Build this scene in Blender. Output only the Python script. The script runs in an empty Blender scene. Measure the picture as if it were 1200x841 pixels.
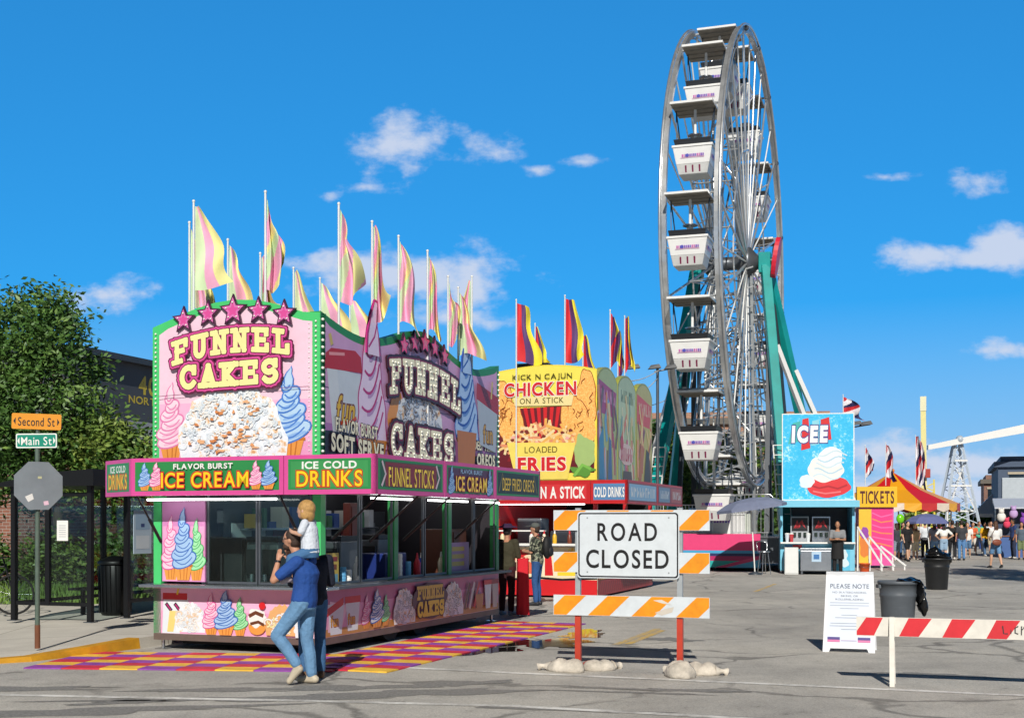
import bpy, math, random
from mathutils import Vector, Matrix
R = math.radians
rnd = random.Random(7)
S = bpy.context.scene
COL = S.collection

# ------------------------------------------------------------------ camera
EYE = 1.72
cam_d = bpy.data.cameras.new("camera")
cam = bpy.data.objects.new("camera", cam_d)
COL.objects.link(cam)
cam.location = (0, 0, EYE)
cam.rotation_euler = (R(90), 0, 0)
cam_d.sensor_width = 36
cam_d.lens = 45
cam_d.shift_y = 0.1588
cam_d.clip_end = 3000
cam_d.clip_start = 0.1
S.camera = cam

# ------------------------------------------------------------------ light
SUN_EL, SUN_AZ = 33.0, 3.5            # the light travels away from the camera, a little to the right
sd = Vector((math.sin(R(SUN_AZ)) * math.cos(R(SUN_EL)), math.cos(R(SUN_AZ)) * math.cos(R(SUN_EL)), -math.sin(R(SUN_EL))))
sun_d = bpy.data.lights.new("sun", 'SUN')
sun_d.energy = 4.7
sun_d.angle = R(0.5)
sun_d.color = (1.0, 0.95, 0.87)
sun = bpy.data.objects.new("sun", sun_d)
COL.objects.link(sun)
sun.location = (-5, -20, 20)
sun.rotation_euler = sd.to_track_quat('-Z', 'Y').to_euler()

SKY_TINT = (0.26, 2.06, 4.0)       # deep polarised blue, on the square root of the sky's brightness
SKY_STRENGTH = 0.08
wd = bpy.data.worlds.new("World")
S.world = wd
wd.use_nodes = True
nt = wd.node_tree
for n in list(nt.nodes): nt.nodes.remove(n)
def N(t, **kw):
    n = nt.nodes.new(t)
    for k, v in kw.items(): setattr(n, k, v)
    return n
def math_(op, a, b=None, c=None):
    n = N('ShaderNodeMath', operation=op)
    for i, x in enumerate((a, b, c)):
        if x is None: continue
        if isinstance(x, (int, float)): n.inputs[i].default_value = x
        else: nt.links.new(x, n.inputs[i])
    return n.outputs[0]
sky = N('ShaderNodeTexSky', sky_type='NISHITA')
sky.sun_disc = False
sky.sun_elevation = R(SUN_EL)
sky.sun_rotation = R(180 + SUN_AZ)
sky.air_density = 1.0
sky.dust_density = 0.15
sky.ozone_density = 3.0
gam = N('ShaderNodeGamma'); gam.inputs[1].default_value = 0.5
nt.links.new(sky.outputs[0], gam.inputs[0])
tint = N('ShaderNodeVectorMath', operation='MULTIPLY')
nt.links.new(gam.outputs[0], tint.inputs[0])
tint.inputs[1].default_value = SKY_TINT
tc = N('ShaderNodeTexCoord')
sep = N('ShaderNodeSeparateXYZ')
nt.links.new(tc.outputs['Generated'], sep.inputs[0])
ysafe = math_('MAXIMUM', sep.outputs[1], 0.05)
su = math_('DIVIDE', sep.outputs[0], ysafe)
sv = math_('DIVIDE', sep.outputs[2], ysafe)
comb = N('ShaderNodeCombineXYZ')
nt.links.new(su, comb.inputs[0]); nt.links.new(math_('MULTIPLY', sv, 1.6), comb.inputs[1])
nz = N('ShaderNodeTexNoise'); nz.inputs['Scale'].default_value = 19; nz.inputs['Detail'].default_value = 9; nz.inputs['Roughness'].default_value = 0.62
nt.links.new(comb.outputs[0], nz.inputs['Vector'])
nz2 = N('ShaderNodeTexNoise'); nz2.inputs['Scale'].default_value = 55; nz2.inputs['Detail'].default_value = 6
nt.links.new(comb.outputs[0], nz2.inputs['Vector'])
# clouds: tangent-plane directions (right, up), half sizes, strength
CLOUDS = [(-.085, .297, .036, .020, .9), (-.112, .272, .020, .012, .55), (-.118, .262, .030, .006, .5), (-.142, .256, .012, .006, .5),
          (-.060, .303, .018, .010, .5), (-.016, .288, .025, .013, .9), (.018, .275, .014, .005, .55), (.054, .2815, .018, .005, .5),
          (-.318, .177, .040, .014, .9), (-.342, .165, .018, .007, .5),
          (-.085, .192, .085, .019, 1.0), (-.030, .186, .030, .026, 1.0), (-.13, .200, .05, .012, .8), (-.05, .160, .05, .014, .7),
          (.325, .2065, .040, .0125, .95), (.386, .213, .032, .020, .95), (.365, .205, .05, .010, .8), (.293, .269, .020, .004, .55), (.365, .266, .022, .012, .6),
          (.385, .134, .04, .008, .7), (.36, .045, .09, .016, .95), (.30, .056, .06, .013, .7), (.33, .022, .14, .02, .7), (.43, .08, .03, .01, .5)]
dens = None
for (cu, cv, a, b, st) in CLOUDS:
    e = math_('ADD', math_('POWER', math_('ABSOLUTE', math_('DIVIDE', math_('SUBTRACT', su, cu), a)), 2.0),
              math_('POWER', math_('ABSOLUTE', math_('DIVIDE', math_('SUBTRACT', sv, cv), b)), 2.0))
    d = math_('MULTIPLY', math_('SUBTRACT', 1.25, math_('SQRT', e)), st)
    dens = d if dens is None else math_('MAXIMUM', dens, d)
dens = math_('ADD', math_('MAXIMUM', dens, -0.6), math_('MULTIPLY', math_('SUBTRACT', nz.outputs[0], 0.5), 2.6))
dens = math_('ADD', dens, math_('MULTIPLY', math_('SUBTRACT', nz2.outputs[0], 0.5), 0.55))
mr = N('ShaderNodeMapRange', interpolation_type='SMOOTHSTEP')
nt.links.new(dens, mr.inputs[0])
for i, x in ((1, 0.10), (2, 0.95), (3, 0.0), (4, 0.88)): mr.inputs[i].default_value = x
front = math_('GREATER_THAN', sep.outputs[1], 0.06)
fac = math_('MULTIPLY', mr.outputs[0], front)
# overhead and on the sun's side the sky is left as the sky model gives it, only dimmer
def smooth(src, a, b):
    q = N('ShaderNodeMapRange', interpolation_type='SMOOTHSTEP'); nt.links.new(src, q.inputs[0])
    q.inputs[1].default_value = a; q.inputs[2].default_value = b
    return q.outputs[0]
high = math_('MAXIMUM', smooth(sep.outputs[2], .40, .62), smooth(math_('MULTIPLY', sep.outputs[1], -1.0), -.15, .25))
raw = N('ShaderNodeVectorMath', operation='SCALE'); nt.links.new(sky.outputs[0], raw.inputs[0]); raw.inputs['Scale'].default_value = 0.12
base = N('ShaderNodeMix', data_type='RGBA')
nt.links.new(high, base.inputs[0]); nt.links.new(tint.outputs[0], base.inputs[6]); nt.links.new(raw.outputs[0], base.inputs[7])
hz_ = N('ShaderNodeMapRange'); nt.links.new(sep.outputs[2], hz_.inputs[0])
for i, x in ((1, .165), (2, .0), (3, 0.0), (4, 1.0)): hz_.inputs[i].default_value = x
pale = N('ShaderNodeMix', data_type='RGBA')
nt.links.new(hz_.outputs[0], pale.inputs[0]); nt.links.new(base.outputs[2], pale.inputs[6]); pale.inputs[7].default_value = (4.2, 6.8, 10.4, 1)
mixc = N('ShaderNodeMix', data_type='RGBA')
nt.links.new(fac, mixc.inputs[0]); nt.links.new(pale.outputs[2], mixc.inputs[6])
CLOUD_COL = (8.0, 8.8, 10.6)
mixc.inputs[7].default_value = (*CLOUD_COL, 1)
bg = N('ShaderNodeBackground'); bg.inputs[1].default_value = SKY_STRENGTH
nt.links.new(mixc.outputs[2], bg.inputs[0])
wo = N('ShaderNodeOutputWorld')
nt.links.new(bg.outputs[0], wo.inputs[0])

S.view_settings.view_transform = 'Standard'
S.view_settings.look = 'None'
S.view_settings.exposure = 0.0
S.view_settings.gamma = 1.0
S.view_settings.use_curve_mapping = False
S.cycles.max_bounces = 6
S.cycles.transparent_max_bounces = 12

# ------------------------------------------------------------------ materials
def lin(h, k=1.0):
    if not isinstance(h, str): return tuple(h)
    h = h.lstrip('#')
    o = []
    for i in (0, 2, 4):
        c = int(h[i:i + 2], 16) / 255
        o.append(k * (c / 12.92 if c <= .04045 else ((c + .055) / 1.055) ** 2.4))
    return tuple(o)
_M = {}
def mat(col, rough=.55, metal=0.0, var=.10, scale=4.0, bump=0.0, k=.82, emit=0.0, spec=.5, trans=0.0):
    key = (col, rough, metal, var, scale, bump, k, emit, spec, trans)
    if key in _M: return _M[key]
    m = bpy.data.materials.new("paint_" + str(col).strip('#'))
    m.use_nodes = True
    t = m.node_tree
    b = t.nodes['Principled BSDF']
    c = lin(col, k)
    tx = t.nodes.new('ShaderNodeTexCoord')
    nz = t.nodes.new('ShaderNodeTexNoise')
    nz.inputs['Scale'].default_value = scale; nz.inputs['Detail'].default_value = 6; nz.inputs['Roughness'].default_value = .65
    t.links.new(tx.outputs['Object'], nz.inputs['Vector'])
    mp = t.nodes.new('ShaderNodeMapRange')
    for i, x in ((1, .3), (2, .7), (3, 1 - var), (4, 1 + var * .6)): mp.inputs[i].default_value = x
    t.links.new(nz.outputs[0], mp.inputs[0])
    sc = t.nodes.new('ShaderNodeVectorMath'); sc.operation = 'SCALE'
    sc.inputs[0].default_value = c
    t.links.new(mp.outputs[0], sc.inputs['Scale'])
    t.links.new(sc.outputs[0], b.inputs['Base Color'])
    b.inputs['Roughness'].default_value = rough
    b.inputs['Metallic'].default_value = metal
    b.inputs['Specular IOR Level'].default_value = spec
    if bump:
        bm = t.nodes.new('ShaderNodeBump'); bm.inputs['Strength'].default_value = bump; bm.inputs['Distance'].default_value = .02
        n2 = t.nodes.new('ShaderNodeTexNoise'); n2.inputs['Scale'].default_value = scale * 6; n2.inputs['Detail'].default_value = 5
        t.links.new(tx.outputs['Object'], n2.inputs['Vector'])
        t.links.new(n2.outputs[0], bm.inputs['Height']); t.links.new(bm.outputs[0], b.inputs['Normal'])
    if emit:
        b.inputs['Emission Color'].default_value = (*c, 1); b.inputs['Emission Strength'].default_value = emit
    if trans:
        b.inputs['Transmission Weight'].default_value = trans
    _M[key] = m
    return m
def glass_mat(tintc=(.75, .85, .82), clear=.8, name='glass'):
    if name in _M: return _M[name]
    m = bpy.data.materials.new(name); m.use_nodes = True
    t = m.node_tree
    for n in list(t.nodes): t.nodes.remove(n)
    o = t.nodes.new('ShaderNodeOutputMaterial')
    tr = t.nodes.new('ShaderNodeBsdfTransparent'); tr.inputs[0].default_value = (*tintc, 1)
    gl = t.nodes.new('ShaderNodeBsdfGlossy'); gl.inputs['Roughness'].default_value = .03
    lw = t.nodes.new('ShaderNodeLayerWeight')
    fr = t.nodes.new('ShaderNodeMath'); fr.operation = 'POWER'; fr.inputs[1].default_value = 4.0; t.links.new(lw.outputs['Facing'], fr.inputs[0])
    nz = t.nodes.new('ShaderNodeTexNoise'); nz.inputs['Scale'].default_value = 3
    ad = t.nodes.new('ShaderNodeMath'); ad.operation = 'MULTIPLY_ADD'; ad.inputs[1].default_value = .05
    t.links.new(nz.outputs[0], ad.inputs[0]); t.links.new(fr.outputs[0], ad.inputs[2])
    mx = t.nodes.new('ShaderNodeMixShader')
    t.links.new(ad.outputs[0], mx.inputs[0]); t.links.new(tr.outputs[0], mx.inputs[1]); t.links.new(gl.outputs[0], mx.inputs[2])
    t.links.new(mx.outputs[0], o.inputs[0])
    _M[name] = m
    return m
def node_mat(name, build):
    if name in _M: return _M[name]
    m = bpy.data.materials.new(name); m.use_nodes = True
    t = m.node_tree
    build(t, t.nodes['Principled BSDF'])
    _M[name] = m
    return m
def ramp(t, src, stops):
    r = t.nodes.new('ShaderNodeValToRGB')
    e = r.color_ramp.elements
    while len(e) < len(stops): e.new(.5)
    for q, (p, c) in zip(e, stops):
        q.position = p; q.color = (*c, 1)
    t.links.new(src, r.inputs[0])
    return r.outputs[0]
def tnoise(t, scale, detail=6, rough=.6, coord='Object', vec=None, sc3=None):
    n = t.nodes.new('ShaderNodeTexNoise')
    n.inputs['Scale'].default_value = scale; n.inputs['Detail'].default_value = detail; n.inputs['Roughness'].default_value = rough
    if vec is None:
        tx = t.nodes.new('ShaderNodeTexCoord'); vec = tx.outputs[coord]
    if sc3:
        mp = t.nodes.new('ShaderNodeMapping'); mp.inputs['Scale'].default_value = sc3
        t.links.new(vec, mp.inputs[0]); vec = mp.outputs[0]
    t.links.new(vec, n.inputs['Vector'])
    return n.outputs[0]
def tmix(t, fac, a, b, mode='MIX'):
    n = t.nodes.new('ShaderNodeMix'); n.data_type = 'RGBA'; n.blend_type = mode
    for i, x in ((0, fac), (6, a), (7, b)):
        if hasattr(x, 'is_output'): t.links.new(x, n.inputs[i])
        elif i == 0: n.inputs[0].default_value = x
        else: n.inputs[i].default_value = (*x, 1)
    return n.outputs[2]

# ------------------------------------------------------------------ objects
def thing(name, label, cat, loc=(0, 0, 0), rz=0.0, group=None):
    o = bpy.data.objects.new(name, None)
    COL.objects.link(o)
    o.empty_display_size = .2
    o.location = loc; o.rotation_euler = (0, 0, rz)
    o['label'] = label; o['category'] = cat
    if group: o['group'] = group
    return o
def tag(o, label, cat, group=None):
    o['label'] = label; o['category'] = cat
    if group: o['group'] = group
    return o
def copy_tree(o, parent=None):
    c = o.copy(); COL.objects.link(c)
    c.parent = parent
    for ch in [x for x in KIDS.get(o.name, [])]: copy_kid(ch, c)
    return c
def copy_kid(o, parent):
    c = o.copy(); COL.objects.link(c); c.parent = parent
    KIDS.setdefault(parent.name, []).append(c)
    for ch in KIDS.get(o.name, []): copy_kid(ch, c)
    return c
KIDS = {}
def plane(o, u, v):
    u = Vector(u).normalized(); v = Vector(v).normalized(); n = u.cross(v)
    return Matrix(((u.x, v.x, n.x, o[0]), (u.y, v.y, n.y, o[1]), (u.z, v.z, n.z, o[2]), (0, 0, 0, 1)))
def FRONT(x=0, y=0, z=0): return plane((x, y, z), (1, 0, 0), (0, 0, 1))      # faces -y
def BACK(x=0, y=0, z=0): return plane((x, y, z), (-1, 0, 0), (0, 0, 1))       # faces +y
def RIGHT(x=0, y=0, z=0): return plane((x, y, z), (0, 1, 0), (0, 0, 1))       # faces +x
def LEFT(x=0, y=0, z=0): return plane((x, y, z), (0, -1, 0), (0, 0, 1))       # faces -x

_G = {}
def glyph(ch, off):
    k = (ch, round(off, 4))
    if k in _G: return _G[k]
    cu = bpy.data.curves.new('glyph', 'FONT')
    cu.body = ch; cu.size = 1; cu.offset = off; cu.resolution_u = 5; cu.fill_mode = 'FRONT'
    ob = bpy.data.objects.new('glyph', cu)
    me = ob.to_mesh()
    vs = [(v.co.x, v.co.y) for v in me.vertices]
    fs = [tuple(p.vertices) for p in me.polygons]
    ob.to_mesh_clear()
    bpy.data.objects.remove(ob); bpy.data.curves.remove(cu)
    _G[k] = (vs, fs)
    return _G[k]

class MB:
    def __init__(self, M=None):
        self.v = []; self.f = []; self.mi = []; self.sm = []; self.mats = []
        self.M = M or Matrix.Identity(4)
        self.d = .001; self.dz = .0003
    def at(self, M):
        self.M = M; self.d = .001
        return self
    def slot(self, m):
        if m not in self.mats: self.mats.append(m)
        return self.mats.index(m)
    def add(self, vs, fs, m, smooth=False):
        b = len(self.v); i = self.slot(m)
        self.v += [tuple(self.M @ Vector(p)) for p in vs]
        for f in fs:
            self.f.append(tuple(b + q for q in f)); self.mi.append(i); self.sm.append(smooth)
    def box(self, x0, y0, z0, x1, y1, z1, m):
        x0, x1 = min(x0, x1), max(x0, x1); y0, y1 = min(y0, y1), max(y0, y1); z0, z1 = min(z0, z1), max(z0, z1)
        v = [(x0, y0, z0), (x1, y0, z0), (x1, y1, z0), (x0, y1, z0), (x0, y0, z1), (x1, y0, z1), (x1, y1, z1), (x0, y1, z1)]
        self.add(v, [(0, 3, 2, 1), (4, 5, 6, 7), (0, 1, 5, 4), (1, 2, 6, 5), (2, 3, 7, 6), (3, 0, 4, 7)], m)
    def hull8(self, bot, top, m):
        self.add(list(bot) + list(top), [(0, 3, 2, 1), (4, 5, 6, 7), (0, 1, 5, 4), (1, 2, 6, 5), (2, 3, 7, 6), (3, 0, 4, 7)], m)
    def tube(self, p0, p1, r0, m, r1=None, n=8, smooth=True):
        r1 = r0 if r1 is None else r1
        p0 = Vector(p0); p1 = Vector(p1); d = p1 - p0
        if d.length < 1e-6: return
        q = d.to_track_quat('Z', 'X')
        vs = []
        for p, r in ((p0, r0), (p1, r1)):
            for i in range(n):
                a = 2 * math.pi * i / n
                vs.append(p + q @ Vector((r * math.cos(a), r * math.sin(a), 0)))
        self.add(vs, [(i, (i + 1) % n, n + (i + 1) % n, n + i) for i in range(n)], m, smooth)
        self.add(vs[:n], [tuple(reversed(range(n)))], m); self.add(vs[n:], [tuple(range(n))], m)
    def bar(self, p0, p1, w, h, m, up=(0, 0, 1)):
        p0 = Vector(p0); p1 = Vector(p1); d = (p1 - p0).normalized(); up = Vector(up)
        s = d.cross(up)
        if s.length < 1e-4: s = d.cross(Vector((1, 0, 0)))
        s.normalize(); t = s.cross(d)
        s = s * w / 2; t = t * h / 2
        c = lambda p: [p - s - t, p + s - t, p + s + t, p - s + t]
        self.hull8(c(p0), c(p1), m)
    def poly3(self, pts, r, m, n=8, closed=False):
        pts = [Vector(p) for p in pts]; k = len(pts); vs = []
        ref = None
        for i, p in enumerate(pts):
            a = pts[i - 1] if (i or closed) else p
            b = pts[(i + 1) % k] if (i < k - 1 or closed) else p
            d = (b - a).normalized()
            if ref is None:
                ref = d.orthogonal().normalized()
            ref = (ref - d * ref.dot(d)).normalized()
            s = d.cross(ref)
            rr = r[i] if isinstance(r, (list, tuple)) else r
            for j in range(n):
                t = 2 * math.pi * j / n
                vs.append(p + ref * rr * math.cos(t) + s * rr * math.sin(t))
        fs = []
        for i in range(k if closed else k - 1):
            for j in range(n):
                fs.append((i * n + j, i * n + (j + 1) % n, ((i + 1) % k) * n + (j + 1) % n, ((i + 1) % k) * n + j))
        self.add(vs, fs, m, True)
        if not closed:
            self.add(vs[:n], [tuple(reversed(range(n)))], m); self.add(vs[-n:], [tuple(range(n))], m)
    def lathe(self, prof, m, n=20, c=(0, 0, 0), smooth=True, cap=True, sx=1, sy=1):
        vs = []
        for r, z in prof:
            for i in range(n):
                a = 2 * math.pi * i / n
                vs.append((c[0] + sx * r * math.cos(a), c[1] + sy * r * math.sin(a), c[2] + z))
        fs = [(j * n + i, j * n + (i + 1) % n, (j + 1) * n + (i + 1) % n, (j + 1) * n + i) for j in range(len(prof) - 1) for i in range(n)]
        self.add(vs, fs, m, smooth)
        if cap:
            self.add(vs[:n], [tuple(reversed(range(n)))], m); self.add(vs[-n:], [tuple(range(n))], m)
    def ball(self, c, r, m, n=12, rings=8, rot=None):
        r = (r, r, r) if isinstance(r, (int, float)) else r
        vs = [Vector((0, 0, -1))]
        for j in range(1, rings):
            p = math.pi * j / rings - math.pi / 2
            for i in range(n):
                a = 2 * math.pi * i / n
                vs.append(Vector((math.cos(p) * math.cos(a), math.cos(p) * math.sin(a), math.sin(p))))
        vs.append(Vector((0, 0, 1)))
        out = []
        for q in vs:
            q = Vector((q.x * r[0], q.y * r[1], q.z * r[2]))
            if rot is not None: q = rot @ q
            out.append(q + Vector(c))
        fs = [(0, 1 + (i + 1) % n, 1 + i) for i in range(n)]
        for j in range(rings - 2):
            for i in range(n):
                a = 1 + j * n
                fs.append((a + i, a + (i + 1) % n, a + n + (i + 1) % n, a + n + i))
        e = len(vs) - 1; a = 1 + (rings - 2) * n
        fs += [(a + i, a + (i + 1) % n, e) for i in range(n)]
        self.add(out, fs, m, True)
    def prism(self, pts, z0, z1, m, mside=None):
        n = len(pts)
        area = sum(pts[i][0] * pts[(i + 1) % n][1] - pts[(i + 1) % n][0] * pts[i][1] for i in range(n))
        if area < 0: pts = pts[::-1]
        vs = [(p[0], p[1], z0) for p in pts] + [(p[0], p[1], z1) for p in pts]
        self.add(vs, [tuple(reversed(range(n))), tuple(range(n, 2 * n))], m)
        self.add(vs, [(i, (i + 1) % n, n + (i + 1) % n, n + i) for i in range(n)], mside or m)
    # ---- flat printed artwork in the (u, v) plane of self.M, one thin sheet above the other
    def _z(self):
        self.d += self.dz
        return self.d
    def poly(self, pts, m):
        z = self._z(); n = len(pts)
        area = sum(pts[i][0] * pts[(i + 1) % n][1] - pts[(i + 1) % n][0] * pts[i][1] for i in range(n))
        if area < 0: pts = pts[::-1]
        self.add([(p[0], p[1], z) for p in pts], [tuple(range(n))], m)
    def rect(self, u0, v0, u1, v1, m): self.poly([(u0, v0), (u1, v0), (u1, v1), (u0, v1)], m)
    def ell(self, u, v, a, b, m, n=16, tilt=0.0, shear=0.0):
        c, s = math.cos(tilt), math.sin(tilt); P = []
        for i in range(n):
            t = 2 * math.pi * i / n
            x, y = a * math.cos(t), b * math.sin(t) + shear * a * math.cos(t)
            P.append((u + c * x - s * y, v + s * x + c * y))
        self.poly(P, m)
    def blob(self, u, v, a, b, m, seed=0, rough=.15, n=44):
        r = random.Random(seed)
        ph = [r.uniform(0, 6.28) for _ in range(4)]
        P = []
        for i in range(n):
            t = 2 * math.pi * i / n
            k = 1 + rough * (math.sin(3 * t + ph[0]) * .5 + math.sin(5 * t + ph[1]) * .4 + math.sin(8 * t + ph[2]) * .3)
            P.append((u + a * k * math.cos(t), v + b * k * math.sin(t)))
        self.poly(P, m)
    def line(self, pts, w, m):
        L, Rr = [], []
        n = len(pts)
        for i, p in enumerate(pts):
            a = pts[max(0, i - 1)]; b = pts[min(n - 1, i + 1)]
            dx, dy = b[0] - a[0], b[1] - a[1]; l = math.hypot(dx, dy) or 1
            nx, ny = -dy / l * w / 2, dx / l * w / 2
            L.append((p[0] + nx, p[1] + ny)); Rr.append((p[0] - nx, p[1] - ny))
        z = self._z()
        self.add([(x, y, z) for x, y in L] + [(x, y, z) for x, y in Rr], [(i, n + i, n + i + 1, i + 1) for i in range(n - 1)], m)
    def text(self, s, u, v, w, h, m, off=0.0, arc=None, out=None, gap=.09, slant=0.0, fade=None):
        """string centred on (u, v) in a box w x h; out = [(offset, material)] outlines below it"""
        adv = []; x = 0
        for ch in s:
            if ch == ' ': adv.append(None); x += .34; continue
            g = glyph(ch, off)
            xs = [p[0] for p in g[0]]
            adv.append(x - min(xs)); x += max(xs) - min(xs) + gap
        x -= gap
        sx = w / x; sy = h / .73
        for o, mm in list(out or []) + [(off, m)]:
            z = self._z(); self.d += self.dz
            for i, ch in enumerate(s):
                if adv[i] is None: continue
                g = glyph(ch, o)
                vs = []
                for p in g[0]:
                    X = (p[0] + adv[i]) * sx - w / 2; Y = p[1] * sy - h / 2
                    X += slant * Y
                    if arc: Y += arc(X / (w / 2))
                    vs.append((u + X, v + Y, z + .0001 * (i % 2)))
                self.add(vs, [f for f in g[1]], mm)
    def build(self, name, parent=None, loc=None, bevel=0.0, label=None, shade=None):
        me = bpy.data.meshes.new(name)
        me.from_pydata(self.v, [], self.f)
        for m in self.mats: me.materials.append(m)
        me.polygons.foreach_set('material_index', self.mi)
        me.polygons.foreach_set('use_smooth', self.sm)
        me.update()
        o = bpy.data.objects.new(name, me)
        COL.objects.link(o)
        if parent is not None:
            o.parent = parent; KIDS.setdefault(parent.name, []).append(o)
        if loc is not None: o.location = loc
        if label: o['label'] = label
        if bevel:
            b = o.modifiers.new('bevel', 'BEVEL'); b.width = bevel; b.segments = 2; b.limit_method = 'ANGLE'; b.angle_limit = R(40)
        return o
def structure(o):
    o['kind'] = 'structure'
    return o

# chunky slab letters made of strokes on a unit square
W_ = .24
def _H(y, x0, x1): return [(x0, y), (x1, y)]
def _V(x, y0, y1): return [(x, y0), (x, y1)]
def _arc(cx, cy, rx, ry, a0, a1, n=9): return [(cx + rx * math.cos(R(a0 + (a1 - a0) * i / n)), cy + ry * math.sin(R(a0 + (a1 - a0) * i / n))) for i in range(n + 1)]
SLAB = {
 'F': [_V(.32, .1, .9), _H(.9, .1, .86), _H(.52, .3, .68), _H(.1, .12, .56), _V(.86, .9, .72)],
 'U': [[(.26, .9), (.26, .4)] + _arc(.5, .36, .24, .26, 180, 360) + [(.74, .9)], _H(.9, .08, .42), _H(.9, .6, .92)],
 'N': [_V(.24, .1, .9), _V(.76, .1, .9), [(.24, .9), (.76, .12)], _H(.9, .06, .26), _H(.1, .06, .42), _H(.9, .6, .94)],
 'E': [_V(.3, .1, .9), _H(.9, .1, .86), _H(.5, .3, .7), _H(.1, .1, .88), _V(.85, .9, .74), _V(.88, .1, .28)],
 'L': [_V(.32, .1, .9), _H(.9, .1, .56), _H(.1, .1, .86), _V(.86, .1, .34)],
 'C': [_arc(.52, .5, .38, .4, 40, 320, 14), _V(.83, .9, .68)],
 'A': [[(.2, .1), (.5, .9), (.8, .1)], _H(.36, .32, .68), _H(.1, .04, .36), _H(.1, .64, .96)],
 'K': [_V(.26, .1, .9), [(.82, .9), (.36, .48), (.84, .1)], _H(.9, .08, .44), _H(.1, .08, .44), _H(.9, .66, .94), _H(.1, .7, .96)],
 'S': [_arc(.48, .68, .3, .22, 30, 270, 9) + _arc(.5, .3, .32, .22, 90, -150, 9)[1:], _V(.8, .9, .72)],
 'H': [_V(.24, .1, .9), _V(.76, .1, .9), _H(.5, .24, .76)],
 'I': [_V(.5, .1, .9), _H(.9, .28, .72), _H(.1, .28, .72)],
 'R': [_V(.26, .1, .9), [(.26, .9), (.6, .9)] + _arc(.6, .7, .2, .2, 90, -90, 6) + [(.26, .5)], [(.5, .5), (.82, .1)], _H(.1, .08, .44)],
}
def slab_word(mb, word, u, v, cw, ch, layers, arc=None, adv=1.0, depth=0.0, bulbs=None, bulb_r=.02):
    """layers = [(stroke width factor, material)], biggest first; every stroke piece lies a hair above the last"""
    n = len(word); tot = cw * (1 + adv * (n - 1))
    for li, (wf, m) in enumerate(layers):
        base = mb._z() + (depth if li else 0)
        z = base
        for i, c in enumerate(word):
            cx = u - tot / 2 + i * cw * adv
            mid = (cx + cw / 2 - u) / (tot / 2)
            dy, sl = (arc(mid), (arc(mid + .01) - arc(mid - .01)) / .02 / (tot / 2)) if arc else (0, 0)
            P = lambda p: (cx + p[0] * cw, v + dy + (p[1] - .5) * ch + sl * (p[0] - .5) * cw)
            hw = wf * .5 * min(cw, ch)
            for st in SLAB[c]:
                q = [P(p) for p in st]
                for a, b in zip(q, q[1:]):
                    dx, dyy = b[0] - a[0], b[1] - a[1]; l = math.hypot(dx, dyy) or 1
                    ex, ey = dx / l * hw, dyy / l * hw
                    pts = [(a[0] - ex * .7 - ey, a[1] - ey * .7 + ex), (a[0] - ex - ey * .7, a[1] - ey + ex * .7), (a[0] - ex + ey * .7, a[1] - ey - ex * .7), (a[0] - ex * .7 + ey, a[1] - ey * .7 - ex),
                           (b[0] + ex * .7 + ey, b[1] + ey * .7 - ex), (b[0] + ex + ey * .7, b[1] + ey - ex * .7), (b[0] + ex - ey * .7, b[1] + ey + ex * .7), (b[0] + ex * .7 - ey, b[1] + ey * .7 + ex)]
                    z += .00004
                    if depth and li == 0: mb.prism(pts, base, z + depth, m)
                    else: mb.add([(p[0], p[1], z) for p in pts], [tuple(range(8))], m)
        mb.d = z - (depth if li else 0) + .0004
    if bulbs:
        for i, c in enumerate(word):
            cx = u - tot / 2 + i * cw * adv; mid = (cx + cw / 2 - u) / (tot / 2); dy = arc(mid) if arc else 0
            for st in SLAB[c]:
                for a, b in zip(st, st[1:]):
                    L = math.hypot((b[0] - a[0]) * cw, (b[1] - a[1]) * ch); k = max(1, int(L / (bulb_r * 4.5)))
                    for j in range(k):
                        t = (j + .5) / k
                        mb.ball((cx + (a[0] + (b[0] - a[0]) * t) * cw, v + dy + (a[1] + (b[1] - a[1]) * t - .5) * ch, mb.d + depth), bulb_r, bulbs, n=5, rings=3)
def star_pts(u, v, r, k=.45, a0=90):
    return [(u + (r if i % 2 == 0 else r * k) * math.cos(R(a0 + 36 * i)), v + (r if i % 2 == 0 else r * k) * math.sin(R(a0 + 36 * i))) for i in range(10)]
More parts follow.
